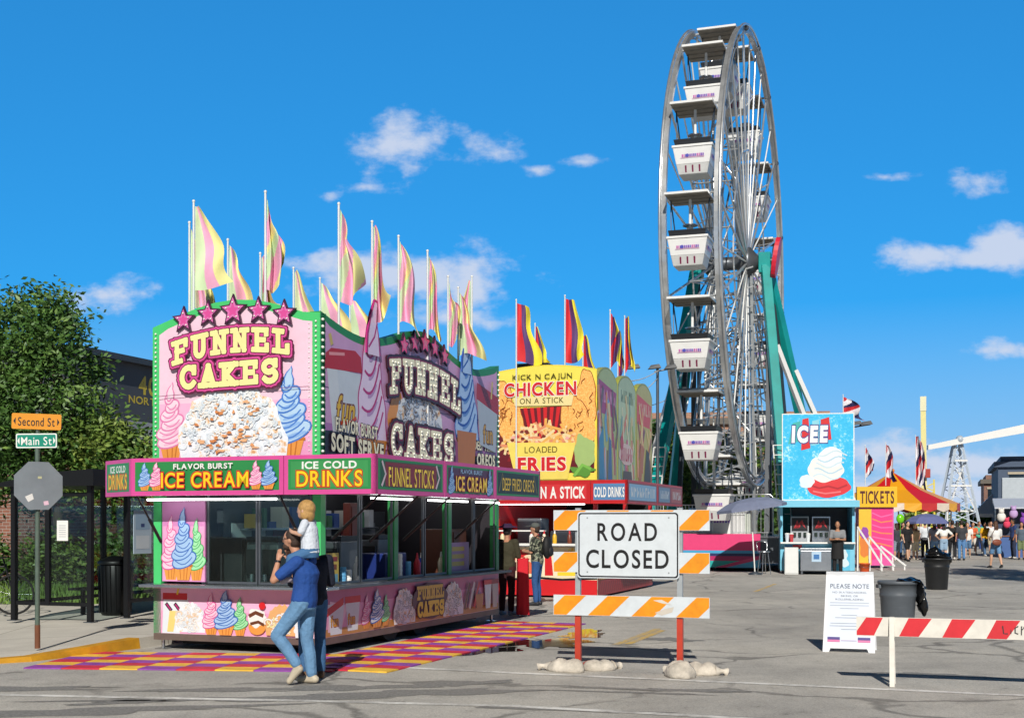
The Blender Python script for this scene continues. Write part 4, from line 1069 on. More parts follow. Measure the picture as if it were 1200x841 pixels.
# ------------------------------------------------------------------ flags on the stands
def PX(px, Z): return ((px - 600) / 1500 * Z, Z)                 # measured bearing and distance -> plan position
def HZ(y, Z): return EYE + (611 - y) / 1500 * Z
def flag(label, x, y, zb, zt, ln, wd, fly, cols, fold, seed, group, diag=0.0, top=.12, lean=0.0, droop=.25):
    r = random.Random(seed)
    t = thing('flag', label, 'flag', (x, y, zb), 0, group)
    m = MB(); m.tube((0, 0, 0), (lean, 0, zt - zb), .019, c('#e8ecec'), .015, 8); m.ball((lean, 0, zt - zb + .015), .022, WHITE, 8, 5); m.build('pole', t)
    nu, nv = (30, 50) if diag else (12, 20)
    V, F, I = [], [], []
    fx, fy = math.cos(R(fly)), math.sin(R(fly)); px, py = -fy, fx
    ph = r.uniform(0, 6)
    H = zt - zb - .06; ln *= .98; wd *= 1.22
    for j in range(nv + 1):
        q = j / nv
        w = wd * (top + (1 - top) * q ** .8)
        for i in range(nu + 1):
            u = i / nu
            s = w * u * (1 - fold * .50) * (1 + .16 * math.sin(q * 7 + ph * 2))
            wav = (.06 + fold * .14) * math.sin(u * (5 + 9 * fold) + ph + q * 2.5) * u ** .6 * min(1, w / .3) + .09 * math.sin(q * 6 + ph) * u + .03 * math.sin(q * 13 + 2 * ph + u * 4) * u
            z = H - q * ln * (1 - (.05 + .24 * fold) * u * q * (1 + math.sin(ph * 3 + u * 3))) - droop * u * w - fold * .16 * u * math.sin(q * 5 + ph)
            lx = lean * (z / max(.1, zt - zb))
            V.append((lx + fx * (s + .02) + px * wav, fy * (s + .02) + py * wav, z))
    m = MB()
    mats = [mat(cc, .7, var=.08, k=.9) for cc in cols]
    fa = {k: [] for k in range(3)}
    for j in range(nv):
        for i in range(nu):
            u = (i + .5) / nu; q = (j + .5) / nv
            s = u * (1 - diag) + diag * ((q * 1.6 + u * .5) % 1.0)
            fa[min(2, int(s * 3))].append((j * (nu + 1) + i, j * (nu + 1) + i + 1, (j + 1) * (nu + 1) + i + 1, (j + 1) * (nu + 1) + i))
    allf = [(f, k) for k in range(3) for f in fa[k]]
    m.v = V; m.f = [f for f, k in allf]
    for mm in mats: m.slot(mm)
    m.mi = [m.mats.index(mats[k]) for f, k in allf]; m.sm = [True] * len(allf)
    m.build('banner', t)
    return t
FG = 'pastel flags around the roof of the funnel cake stand'
PC = ('#cfe4b6', '#f0aacb', '#f2ea9e')
def pf(label, px, Z, ytop, yb, ln, wd, fly, fold, seed, diag=0.0, **k):
    x, y = PX(px, Z); flag(label, x, y, HF + .03, HZ(ytop, Z), ln, wd, fly, PC, fold, seed, FG, diag, **k)
pf('furled pastel flag with pink showing, first one from the left', 222, 18.0, 262, 360, 1.2, .42, 10, .8, 1, .0)
pf('wide open green, pink and yellow flag, tallest at the left end', 227, 17.3, 237, 345, 1.15, .46, 2, .05, 2, droop=.05)
pf('green flag with a pink edge, just right of the wide open one', 267, 19.0, 282, 352, 1.1, .36, 0, .25, 3)
pf('tall furled flag with yellow and pink bands, above the front stars', 311, 17.0, 226, 340, 1.25, .34, 20, .75, 4, .75)
pf('short furled flag just behind the tall one above the front stars', 305, 20.0, 298, 355, 1.0, .30, 20, .7, 5, .2)
pf('pale green flag with pink corner, right of the front stars', 344, 21.2, 315, 364, 1.0, .42, 0, .3, 6)
pf('green and pink flag opening behind the corner of the two signs', 375, 22.1, 327, 380, 1.05, .55, 0, .15, 7)
pf('tall mostly green flag on the corner of the two signs', 397, 16.95, 240, 355, 1.25, .34, -10, .55, 8, .5)
pf('pink and yellow flag low behind the tall purple swirl', 410, 23.6, 347, 400, 1.0, .62, -15, .1, 9)
pf('furled pink and yellow flag, right of the tall green corner flag', 436, 17.8, 261, 370, 1.3, .26, 10, .75, 10, .7)
pf('bulging yellow and pink flag above the first side stars', 467, 18.6, 278, 380, 1.2, .34, 10, .45, 11, .55)
pf('furled yellow flag above the last side stars', 501, 19.4, 295, 385, 1.15, .26, 0, .75, 12, .7)
pf('furled pink topped flag left of the closing pair on the side sign', 525, 20.3, 325, 398, 1.05, .26, 10, .8, 13, .6)
pf('pink and yellow flag, left one of the closing pair by the blue swirl', 537, 20.7, 338, 405, 1.05, .42, 0, .5, 14, .1)
pf('yellow flag, last one at the far end of the side sign', 553, 21.3, 325, 400, 1.15, .34, 175, .5, 15, .2)

# ------------------------------------------------------------------ checkered mats
MP, MR, MY = c('#9a4aae', rough=.7, k=.9, var=.3), c('#d8304a', rough=.7, k=.9, var=.3), c('#fac644', rough=.7, k=.9, var=.3)
def tile_mat(label, loc, rz, nx, ny, tx, ty, sh):
    m = MB(); cols = (MP, MR, MY)
    for j in range(ny):
        for i in range(nx):
            m.box(i * tx + .002, j * ty + .002, 0, (i + 1) * tx - .002, (j + 1) * ty - .002, .014 + .0006 * ((i + j) % 3), cols[(i * 1 + j * sh) % 3])
    o = m.build('floor_mat', None, (*loc, .002)); o.rotation_euler = (0, 0, rz)
    return tag(o, label, 'mat', 'checkered mats round the pink stand')
tile_mat('purple, red and yellow checkered mat along the short front side of the stand', (-5.72, 14.98), R(-5.5), 8, 6, .46, .31, 2)
tile_mat('purple, red and yellow checkered mat along the long shaded side of the stand', FSP(.12, -1.36, 0)[:2], -TS, 3, 24, .50, .31, 2)

# ------------------------------------------------------------------ road closed barricade and sandbags
ORG = mat('#f79a10', .45, k=.85, var=.18, scale=9); REFW = mat('#e6eef4', .4, k=.75, var=.08, scale=9); GALV = mat('#b9c0c4', .45, .4, .15, 5)
bx, by = .765, 14.9
rc = thing('road_barricade', 'orange and white striped three-board barricade with a ROAD CLOSED sign', 'barricade', (bx, by, 0), -TH)
for x in (0, 1.2):
    m = MB(); m.box(x - .03, .0, 1.0, x + .03, .05, 1.88, GALV); m.box(x - .03, .0, .62, x + .03, .05, 1.0, GALV); m.build('upright', rc)
    m = MB(); m.box(x - .034, -.004, .04, x + .034, .054, .64, c('#c8432e', var=.2)); m.build('post_foot', rc)
    m = MB(); m.box(x - .03, -.16, .0, x + .03, .6, .05, c('#c8432e', var=.2)); m.build('skid', rc)
for z0, hh in ((.635, .235), (1.135, .235), (1.62, .235)):
    m = MB(); x0, x1 = -.285, 1.545
    m.box(x0, -.03, z0, x1, -.002, z0 + hh, REFW); m.at(FRONT(0, -.03, 0)); s = .30
    k = -1
    while True:
        a = x0 - .10 + k * 2 * s * .86
        P = [(a, z0 + .004), (a + s * .86, z0 + .004), (a + s * .86 + hh, z0 + hh - .004), (a + hh, z0 + hh - .004)]
        if a > x1: break
        Q = []
        for p in P: Q.append(p)
        def clip(Q, X, left):
            out = []
            for i in range(len(Q)):
                A, B = Q[i], Q[(i + 1) % len(Q)]
                ia = (A[0] >= X) if left else (A[0] <= X); ib = (B[0] >= X) if left else (B[0] <= X)
                if ia: out.append(A)
                if ia != ib:
                    t_ = (X - A[0]) / (B[0] - A[0]); out.append((X, A[1] + t_ * (B[1] - A[1])))
            return out
        Q = clip(clip(Q, x0 + .004, True), x1 - .004, False)
        if len(Q) >= 3: m.poly(Q, ORG)
        k += 1
    if z0 < .7:
        m.d = .003; m.poly([(.92, z0 + .05), (1.05, z0 + .10), (1.14, z0 + .12), (1.12, z0 + .06), (1.0, z0 + .02)], c('#d8cfc2')); m.poly([(.9, z0 + .19), (1.0, z0 + .2), (1.12, z0 + .14), (1.0, z0 + .16)], c('#e2dcd0'))
    m.build('board', rc)
def rrect(x0, y0, x1, y1, r, n=5):
    P = []
    for cx, cy, a0 in ((x1 - r, y0 + r, -90), (x1 - r, y1 - r, 0), (x0 + r, y1 - r, 90), (x0 + r, y0 + r, 180)):
        P += [(cx + r * math.cos(R(a0 + 90 * i / n)), cy + r * math.sin(R(a0 + 90 * i / n))) for i in range(n + 1)]
    return P
m = MB(FRONT(0, -.045, 0)); sx0, sx1, sz0, sz1 = .01, 1.205, 1.07, 1.835
m.prism(rrect(sx0, sz0, sx1, sz1, .04), 0, .006, REFW); m.d = .007
m.poly(rrect(sx0 + .012, sz0 + .012, sx1 - .012, sz1 - .012, .035), BLACK); m.poly(rrect(sx0 + .028, sz0 + .028, sx1 - .028, sz1 - .028, .028), REFW)
KB = c('#0c0c0e', rough=.5)
m.text('ROAD', .60, 1.61, .70, .21, KB, .018, gap=.15); m.text('CLOSED', .60, 1.30, .97, .215, KB, .018, gap=.15)
for u in (sx0 + .12, sx1 - .12):
    for v in (sz0 + .07, sz1 - .07): m.ell(u, v, .01, .01, c('#9aa0a4'), 8)
m.build('sign_plate', rc)
M_BAG = mat('#d6cdbf', .9, var=.38, scale=6, bump=.5)
def sandbag(label, x, y, rz, a, b, h, seed):
    from mathutils import noise
    m = MB(); m.ball((0, 0, 0), (a, b, h), M_BAG, 28, 16)
    V = []
    for p in m.v:
        p = Vector(p); n3 = noise.noise(p * 6 + Vector((seed * 3.1, 0, 0))) + .5 * noise.noise(p * 15 + Vector((0, seed * 2.3, 0)))
        p = p * (1 + .16 * n3 + .05 * noise.noise(p * 38)); p.z = max(-.25 * h, p.z) + .25 * h
        p.z *= 1 - .35 * max(0, 1 - abs(p.x) / (a * .3)) * .6
        V.append(p)
    m.v = V
    m.lathe([(.03, 0), (.045, .05), (.075, .13), (.06, .18)], M_BAG, 9, (0, 0, 0)) if False else None
    o = m.build('sandbag', None, (x, y, 0)); o.rotation_euler = (0, 0, rz)
    tail = MB(); tail.poly3([(a * .8, 0, h * .35), (a * 1.06, .02, h * .40), (a * 1.16, .03, h * .42), (a * 1.36, .06, h * .30)], [.07, .03, .022, .05], M_BAG, 8)
    tb = tail.build('tied_neck', o)
    return tag(o, label, 'sandbag', 'sandbags weighing down the barricade')
sandbag('pale sandbag at the left post, tied neck pointing left', .62, 14.72, R(150), .25, .14, .13, 1)
sandbag('pale sandbag right of the left post foot', 1.02, 14.86, R(20), .20, .13, .11, 2)
sandbag('large pale sandbag in front of the right post', 1.86, 14.22, R(100), .24, .16, .15, 3)
sandbag('pale sandbag right of the right post foot', 2.14, 14.42, R(-25), .20, .13, .12, 4)

# ------------------------------------------------------------------ street name and stop sign
sp = thing('street_sign', 'weathered post with Second St and Main St blades and the back of a stop sign', 'street sign', (-6.08, 16.4, .10), 0)
POSTM = mat('#5f7166', .6, .3, .25, 6)
m = MB(); m.tube((0, 0, 0), (0, 0, 2.66), .032, POSTM, n=10); m.tube((0, 0, 0), (0, 0, .3), .036, mat('#7a4a30', .8, var=.3), n=10); m.tube((0, 0, 2.3), (0, 0, 3.02), .022, POSTM, n=8); m.build('post', sp)
a45 = R(38)
m = MB(plane((.03, -.045, 2.08), (math.cos(a45), math.sin(a45), 0), (0, 0, 1)))
m.prism([(.33 * math.cos(R(22.5 + 45 * i)), .33 * math.sin(R(22.5 + 45 * i))) for i in range(8)], 0, .004, mat('#9aa3aa', .45, .3, .15, 3)); m.d = .005
m.poly([(-.17, -.14), (-.08, -.1), (-.06, -.17), (-.13, -.21)], WHITE); m.poly([(.06, -.2), (.12, -.19), (.13, -.24), (.07, -.25)], LPINK); m.poly([(-.01, .09), (.04, .09), (.04, .12), (-.01, .12)], c('#c9c9a0')); m.build('stop_plate', sp)
def blade(name, z, w, h, tilt, yaw, bgc, fg, text, border=None):
    m = MB(plane((-.0, -.035, z), (math.cos(yaw), math.sin(yaw), tilt), (-tilt, 0, 1)))
    m.prism(rrect(-w / 2, -h / 2, w / 2, h / 2, .02), -.004, 0, bgc); m.d = .002
    if border: m.poly(rrect(-w / 2 + .003, -h / 2 + .003, w / 2 - .003, h / 2 - .003, .02), border); m.poly(rrect(-w / 2 + .018, -h / 2 + .018, w / 2 - .018, h / 2 - .018, .014), bgc)
    m.text(text, 0, 0, w * .74, h * .56, fg, .008, gap=.11)
    for s in (-1, 1): m.poly([(s * (w / 2 - .05), .045), (s * (w / 2 - .05), -.045), (s * (w / 2 - .022), 0)], fg)
    m.build(name, sp)
blade('name_blade', 2.90, .62, .20, -.03, R(4), c('#e8981a'), BLACK, 'Second St')
blade('name_blade', 2.655, .54, .19, .005, R(-3), c('#0e8f78'), WHITE, 'Main St', WHITE)

# ------------------------------------------------------------------ bus shelter
SHX, SHY = -6.62, 20.1
sh = thing('bus_shelter', 'black framed glass bus shelter on the pavement', 'bus shelter', (SHX, SHY, .14), -TH)
BK = mat('#17181b', .45, .3, .1); SG = glass_mat((.80, .86, .86), name='shelter_glass')
SW_, SL_ = 1.45, 4.6
for (x, y) in ((0, 0), (-SW_, 0), (0, .95), (-SW_, SL_), (0, SL_), (-SW_, 2.3)):
    m = MB(); m.box(x - .04, y - .04, 0, x + .04, y + .04, 2.25, BK); m.box(x - .08, y - .08, 0, x + .08, y + .08, .012, STEELD); m.build('post', sh)
m = MB()
prof = [(-SW_ - .15, 2.14), (.2, 2.14), (.2, 2.40), (-.4, 2.37), (-1.0, 2.30), (-SW_ - .15, 2.20)]
m.at(FRONT(0, -.2, 0)); m.prism(prof, -SL_ - .4, 0, BK); m.build('roof', sh)
m = MB(); m.box(-SW_, -.02, .25, 0, .02, .31, BK); m.box(-SW_, -.02, 1.98, 0, .02, 2.04, BK); m.box(-SW_ * .55 - .04, -.03, .25, -SW_ * .55 + .04, .03, 2.1, BK)
m.box(-SW_ - .02, 0, .25, -SW_ + .02, SL_, .31, BK); m.box(-SW_, SL_ - .02, .25, 0, SL_ + .02, .31, BK); m.box(-.02, .95, .25, .02, SL_, .31, BK); m.build('rail', sh)
for (x0, y0, x1, y1) in ((-SW_ + .06, -.006, -SW_ * .55 - .05, .006), (-SW_ * .55 + .05, -.006, -.06, .006), (-SW_ - .006, .06, -SW_ + .006, 2.24), (-SW_ - .006, 2.36, -SW_ + .006, SL_ - .06), (-SW_ + .06, SL_ - .006, -.06, SL_ + .006), (-.006, 1.05, .006, SL_ - .06)):
    m = MB(); m.box(x0, y0, .32, x1, y1, 1.97, SG); m.build('glass_pane', sh)
m = MB(); m.box(-SW_ + .1, 1.2, .42, -SW_ + .5, 4.2, .46, BK); m.box(-SW_ + .2, 1.4, 0, -SW_ + .26, 1.46, .42, BK); m.box(-SW_ + .2, 3.9, 0, -SW_ + .26, 3.96, .42, BK); m.build('bench', sh)
m = MB(FRONT(-.62, -.012, 1.28)); m.prism([(0, 0), (.21, 0), (.21, .32), (0, .32)], 0, .003, WHITE); m.d = .004
for q in range(6): m.rect(.04, .06 + .035 * q, .17, .07 + .035 * q, c('#b8bcc2'))
o_ = tag(m.build('paper_notice'), 'white paper notice taped to the shelter glass', 'notice'); o_.parent = None; o_.matrix_world = sh.matrix_basis.copy() if False else Matrix.Translation((SHX, SHY, .14)) @ Matrix.Rotation(-TH, 4, 'Z')
m = MB(RIGHT(.015, 1.1, 1.05)); m.prism([(0, 0), (.5, 0), (.5, .72), (0, .72)], 0, .01, c('#c2d6e6')); m.d = .012; m.rect(.05, .4, .45, .66, c('#9fbdd6')); m.rect(.2, .44, .3, .5, c('#24407c')); m.rect(.06, .08, .44, .3, c('#dfe8ef'))
m.at(RIGHT(.015, 1.75, 1.05)); m.prism([(0, 0), (2.0, 0), (2.0, .72), (0, .72)], 0, .01, c('#a9c4da')); m.d = .012
rr = random.Random(2)
for q in range(16): m.line([(rr.uniform(.1, 1.9), rr.uniform(.1, .65)), (rr.uniform(.1, 1.9), rr.uniform(.1, .65))], .012, c(rr.choice(['#e8ecef', '#c9a24a', '#5d86b8'])))
m.rect(1.3, .04, 1.9, .2, c('#24407c')); m.build('route_map', sh)
lb_ = thing('litter_bin', 'black ribbed litter bin with a hooded lid inside the bus shelter', 'bin', (*RD(-.62, 1.5, (SHX, SHY)), .14), -TH)
m = MB(); m.lathe([(.21, 0), (.25, .05), (.27, .82), (.25, .86)], BK, 20)
for i in range(20): m.tube((.26 * math.cos(R(18 * i)), .26 * math.sin(R(18 * i)), .06), (.285 * math.cos(R(18 * i)), .285 * math.sin(R(18 * i)), .84), .012, BK, n=5)
m.build('bin_body', lb_)
m = MB(); m.lathe([(.29, .86), (.30, .90), (.27, .93), (.1, 1.0)], BK, 20); m.build('lid', lb_)
bk = thing('bicycle', 'bicycle standing at the left edge of the picture by the shrubs', 'bicycle', (-8.75, 21.8, .14), R(8))
for x in (-.75, .25):
    m = MB(); m.poly3([(x + .33 * math.cos(R(a)), 0, .34 + .33 * math.sin(R(a))) for a in range(0, 360, 15)], .02, RUBBER, 6, True)
    w_ = m.build('wheel', bk)
    m = MB(); [m.tube((x, 0, .34), (x + .32 * math.cos(R(a)), 0, .34 + .32 * math.sin(R(a))), .003, STEEL, n=4) for a in range(0, 360, 24)]; m.ball((x, 0, .34), .03, STEELD, 8, 6); m.build('spokes', w_)
m = MB()
for a, b in (((-.75, 0, .34), (-.3, 0, .30)), ((-.75, 0, .34), (-.45, 0, .78)), ((-.3, 0, .3), (-.48, 0, .85)), ((-.3, 0, .3), (.12, 0, .75)), ((-.45, 0, .78), (.1, 0, .82)), ((.25, 0, .34), (.08, 0, .95))): m.tube(a, b, .016, BK)
m.build('frame', bk)
m = MB(); m.ball((-.5, 0, .88), (.13, .06, .03), BLACK, 10, 6); m.build('saddle', bk)
m = MB(); m.tube((.08, -.25, .97), (.08, .25, .97), .014, BLACK); m.build('handlebar', bk)

# ------------------------------------------------------------------ notice board, cans, red barricade
nb = thing('sidewalk_sign', 'white A-frame sidewalk sign reading PLEASE NOTE', 'A-frame sign', (4.12, 16.98, 0), -TH)
PLW = mat('#eef1f6', .35, k=.84, var=.03)
BW, BH, dp = .67, 1.08, .24
tilt = math.atan2(dp, BH)
mfr = plane((0, 0, 0), (1, 0, 0), (0, math.sin(tilt), math.cos(tilt)))
m = MB(mfr); 
m.prism([(0, 0), (.08, 0), (.1, .05), (BW - .1, .05), (BW - .08, 0), (BW, 0), (BW - .03, BH), (BW - .12, BH), (BW - .14, BH - .06), (BW / 2 + .1, BH - .06), (BW / 2 + .08, BH), (BW / 2 - .08, BH), (BW / 2 - .1, BH - .06), (.14, BH - .06), (.12, BH), (.03, BH)], -.03, 0, PLW)
m.d = .001; m.rect(.05, .13, BW - .05, BH - .1, mat('#dfe8f6', .3, k=.84, var=.02))
DG = c('#33435e')
m.text('PLEASE NOTE', BW / 2, .885, .50, .062, DG, .01); m.text('NO SKATEBOARDING,', BW / 2, .80, .44, .026, c('#4a5670')); m.text('BIKING, OR', BW / 2, .752, .22, .026, c('#4a5670')); m.text('ROLLERBLADING', BW / 2, .706, .36, .026, c('#4a5670'))
for (v, w_) in ((.655, .5), (.62, .5), (.58, .24), (.49, .2), (.455, .36), (.38, .48), (.345, .5), (.30, .2)): m.rect(BW / 2 - w_ / 2, v, BW / 2 + w_ / 2, v + .008, c('#a9b4c8'))
for u in (.06, BW - .22): m.rect(u, .165, u + .16, .20, c('#4a3a8c')); m.rect(u, .135, u + .16, .163, c('#e27ab0'))
m.rect(BW / 2 - .1, .15, BW / 2 + .1, .16, c('#c5b4d8')); m.build('front_panel', nb)
m = MB(plane((BW, 2 * dp + .0, 0), (-1, 0, 0), (0, -math.sin(tilt), math.cos(tilt)))); m.prism([(0, 0), (.08, 0), (.1, .05), (BW - .1, .05), (BW - .08, 0), (BW, 0), (BW - .03, BH), (.03, BH)], -.03, 0, PLW); m.build('back_panel', nb)
def can(label, x, y, hh, r, col, tagname='trash_can', bag=1):
    t = thing('trash_can', label, 'trash can', (x, y, 0), 0, 'trash cans on the street')
    m = MB(); cm = c(col, rough=.5, var=.15)
    m.lathe([(r * .80, 0), (r * .82, .02), (r * .93, hh * .68), (r * .97, hh * .70), (r * .97, hh * .74), (r * .95, hh * .76), (r, hh - .05), (r * 1.07, hh - .05), (r * 1.07, hh), (r * .96, hh), (r * .9, hh * .5)], cm, 32, cap=False); m.add([(r * .8 * math.cos(R(18 * i)), r * .8 * math.sin(R(18 * i)), .01) for i in range(20)], [tuple(range(20))], cm); m.build('can_body', t)
    for s in (-1, 1):
        m = MB(); m.box(s * r * .98, -.08, hh * .86, s * r * 1.12, .08, hh * .93, cm); m.build('handle', t)
    return t
def bag_mesh(label, x, y, rz, pts, seed):
    from mathutils import noise
    m = MB()
    for (p, rr) in pts: m.ball(p, rr, mat('#0e0e10', .25, var=.2, scale=8), 20, 12)
    m.v = [Vector(p) * 1 + Vector((noise.noise(Vector(p) * 9), noise.noise(Vector(p) * 9 + Vector((5, 0, 0))), noise.noise(Vector(p) * 9 + Vector((0, 7, 0))))) * .05 for p in m.v]
    o = m.build('trash_bag', None, (x, y, 0)); o.rotation_euler = (0, 0, rz)
    return tag(o, label, 'trash bag', 'black bags at the trash cans')
can('grey trash can with a black bag over its rim, beside the white A-frame sign', 6.03, 20.0, .80, .29, '#5d646c')
bag_mesh('black bag hanging over the right side of the grey trash can', 6.03, 20.0, 0, [((.14, -.08, .80), (.18, .2, .05)), ((.31, -.10, .62), (.06, .14, .2)), ((.37, -.06, .45), (.06, .13, .2))], 1)
can('black trash can standing in front of the crowd', 10.82, 32.6, .80, .32, '#1d1f22')
bag_mesh('black bag bulging out of the black trash can before the crowd', 10.82, 32.6, 0, [((.0, 0, .86), (.3, .3, .1)), ((-.06, -.04, .95), (.18, .18, .12)), ((.3, .0, .78), (.07, .16, .16))], 2)
rb = thing('sawhorse_barricade', 'red and white striped low sawhorse barricade cut off by the right edge', 'barricade', (3.66, 13.6, 0), -TH)
WHT = mat('#ece8de', .55, k=.82, var=.15, scale=6)
m = MB(); BL = 3.0; z0, hh = .515, .20
m.box(0, -.02, z0, BL, .02, z0 + hh, WHT); m.at(FRONT(0, -.02, 0)); k = 0
while .0 + k * .43 < BL - .4:
    a = .0 + k * .43; w_ = .20
    m.poly([(a + .004, z0 + .004), (a + w_, z0 + .004), (a + w_ + .13, z0 + hh - .004), (a + .1, z0 + hh - .004)] if k else [(.004, z0 + .006), (.18, z0 + .006), (.27, z0 + hh - .006), (.10, z0 + hh - .006), (.004, z0 + .05)], c('#e0323c', var=.15)); k += 1
m.d += .001
DKM = c('#3a3a3c'); m.line([(1.45, z0 + .14), (1.46, z0 + .06), (1.50, z0 + .06)], .012, DKM); m.line([(1.53, z0 + .06), (1.53, z0 + .10)], .010, DKM); m.line([(1.60, z0 + .14), (1.57, z0 + .12), (1.57, z0 + .07), (1.60, z0 + .06)], .012, DKM); m.line([(1.63, z0 + .05), (1.63, z0 + .14), (1.66, z0 + .13), (1.63, z0 + .10)], .010, DKM); m.build('board', rb)
for x in (.36, 2.6):
    for s in (-1, 1):
        m = MB(); m.bar((x + .01, s * .16 - .0, 0), (x, s * .03, z0 + hh), .05, .03, WHT, up=(0, 1, 0)); m.build('leg', rb)
    m = MB(); m.box(x - .02, -.10, .30, x + .02, .10, .34, WHT); m.build('cross_piece', rb)

# ------------------------------------------------------------------ chicken stand
TCk = R(19); CKO = (1.91, 28.7)
ck = thing('concession_stand', 'red and yellow chicken on a stick and loaded fries stand with arched side signs', 'food stand', (*CKO, 0), -TCk)
CW, CL = 2.43, 5.6
CRED = c('#c81e24'); CYEL = c('#f6e04a'); CK_IN = DARKIN
m = MB(); m.box(-CW, 0, .12, 0, CL, .2, STEELD); m.build('floor', ck)
m = MB(); m.box(-CW, 0, .05, 0, .06, 1.15, c('#f0e2c0')); m.box(-.06, .06, .05, 0, CL, 1.15, c('#a8262c')); m.box(-CW, .06, .05, -CW + .06, CL, 2.6, CRED); m.box(-CW + .06, CL - .06, .05, -.06, CL, 2.6, CK_IN); m.build('wall', ck)
m = MB(); m.box(-CW - .02, -.32, 1.18, .05, .02, 1.23, WHITE); m.box(.0, .0, 1.18, .3, CL, 1.22, STEEL); m.box(-CW - .02, -.2, 1.5, -1.2, .0, 1.53, WHITE); m.build('counter', ck)
for x, y in ((-.05, .05), (-CW + .05, .05), (-.05, CL - .05), (-.05, 2.8)):
    m = MB(); m.box(x - .045, y - .045, 0.05, x + .045, y + .045, 2.62, CRED); m.build('post', ck)
m = MB(); m.box(-CW, 0, 2.56, 0, CL, 2.66, c('#d8dbe0')); m.build('roof', ck)
m = MB(); m.box(-CW + .2, .5, 2.5, -.4, .55, 2.53, M_LAMP); m.build('ceiling_light', ck)
m = MB(); m.box(-CW + .1, -.35, 2.1, -.2, -.31, 2.13, M_LAMP); m.build('ceiling_light', ck)
m = MB(FRONT(-CW, 0, .05)); m.rect(0, 0, CW, .36, RED); m.line([(0, .38), (.5, .36), (1.0, .40), (1.6, .36), (CW, .40)], .05, BLACK); m.rect(0, .43, CW, 1.08, c('#f4e8c8'))
m.rect(.0, .50, 1.0, .9, c('#f6d8b8')); m.blob(.45, .95, .35, .12, RED, 4); m.rect(.3, .55, .52, .75, c('#4a2018')); m.blob(.8, .62, .15, .14, c('#e86a4a'), 6)
m.poly([(1.2, .45), (1.4, .45), (1.35, .95), (1.2, .95)], RED); m.rect(1.5, .45, CW, .78, c('#f2d83a'))
fries(m, 2.0, .74, .9, .3, [c('#f2b84a'), c('#e8953a'), c('#f8d878')], 5, 60, .2, .035)
worn_word(m, .5, .82, .7, .08, c('#b02a1e'), 31, 7); m.build('printed_panel', ck)
m = MB(RIGHT(0, .1, .05)); m.rect(0, 0, CL - .2, .34, c('#b0222a')); rr = random.Random(8)
for q in range(26): m.line([(q * .2, .04), (q * .2 + .16, .3)], .035, c('#7d1a20'))
m.rect(0, .36, CL - .2, 1.08, c('#b88a4a'))
fries(m, 2.6, .38, 5, .6, [c('#c98a3c'), c('#8a4a2a'), c('#d8b060'), c('#7a2a22')], 6, 130, .3, .06); m.build('printed_panel', ck)
CZ0, CZ1 = 2.12, 2.64
def cawn(a, b, bgc, art):
    m = MB(); M, ln = tri_prism(m, a, b, CZ0, CZ1, .06, CRED); m.at(M); m.d = .002; m.rect(.05, CZ0 + .05, ln - .05, CZ1 - .05, bgc); art(m, ln); m.build('awning_board', ck)
BLU = c('#8fc0e6')
cawn((-CW, -.5), (-.02, -.5), CRED, lambda m, ln: (m.rect(.09, CZ0 + .09, ln - .09, CZ1 - .09, c('#d8343a')), m.text('CHICKEN ON A STICK', ln / 2, CZ0 + .26, ln - .24, .26, WHITE, .03, gap=.08)))
cawn((-.01, -.5), (.82, -.5), CRED, lambda m, ln: (m.rect(.06, CZ0 + .08, ln - .06, CZ1 - .08, c('#5a88b8')), m.text('COLD DRINKS', ln / 2, CZ0 + .26, ln - .14, .22, WHITE, .03, out=[(.06, c('#1f3f80'))], gap=.1)))
cawn((.82, -.5), (.82, 2.5), c('#8a2a30'), lambda m, ln: (m.rect(.15, CZ0 + .08, ln - .15, CZ1 - .08, BLU), worn_word(m, ln / 2, CZ0 + .26, ln - .6, .22, c('#e8eef4'), 3, 9)))
cawn((.82, 2.52), (.82, 5.5), c('#8a2a30'), lambda m, ln: (m.rect(.15, CZ0 + .08, ln / 2 - .08, CZ1 - .08, c('#6f93b4')), m.rect(ln / 2 + .08, CZ0 + .08, ln - .15, CZ1 - .08, c('#b4524a')), worn_word(m, ln * .27, CZ0 + .26, 1.0, .2, c('#e8eef4'), 5), worn_word(m, ln * .74, CZ0 + .26, 1.0, .2, c('#e8eef4'), 6)))
m = MB(); m.prism([(-CW, -.43), (-.02, -.43), (-.02, -.01), (-CW, -.01)], CZ0 + .03, CZ0 + .07, GRYU); m.prism([(.01, -.43), (.75, -.43), (.75, 5.48), (.01, 5.48)], CZ0 + .03, CZ0 + .07, GRYU); m.box(.76, 5.42, CZ0, .82, 5.5, CZ1, CRED); m.build('awning_frame', ck)
CF = 2.66
CP = [(0, CF), (0, 5.16)] + [(CW * i / 8, 5.16 + .12 * math.sin(math.pi * i / 8)) for i in range(1, 8)] + [(CW, 5.14), (CW, CF)]
m = MB(FRONT(-CW, -.02, 0)); m.prism(CP, -.16, 0, CYEL); m.build('sign_wall', ck)
M_FRY = node_mat('fried_crumb', lambda t, b: (t.links.new(ramp(t, tnoise(t, 26, 6, .7), [(.3, (.62, .25, .05)), (.5, (.83, .40, .09)), (.72, (.92, .62, .22))]), b.inputs['Base Color']), setattr(b.inputs['Roughness'], 'default_value', .6)))
m = MB(FRONT(-CW, -.02, 0)); m.d = .003
ins = [(min(CW - .03, max(.03, p[0])), p[1] - .03 if p[1] > 3 else p[1]) for p in CP]; m.poly(ins, c('#f9e85e'))
m.poly([(.06, CF + .16), (CW - .06, CF + .16), (CW - .06, 3.7), (CW - .3, 4.35), (.4, 4.3), (.06, 3.8)], c('#6a1420'))
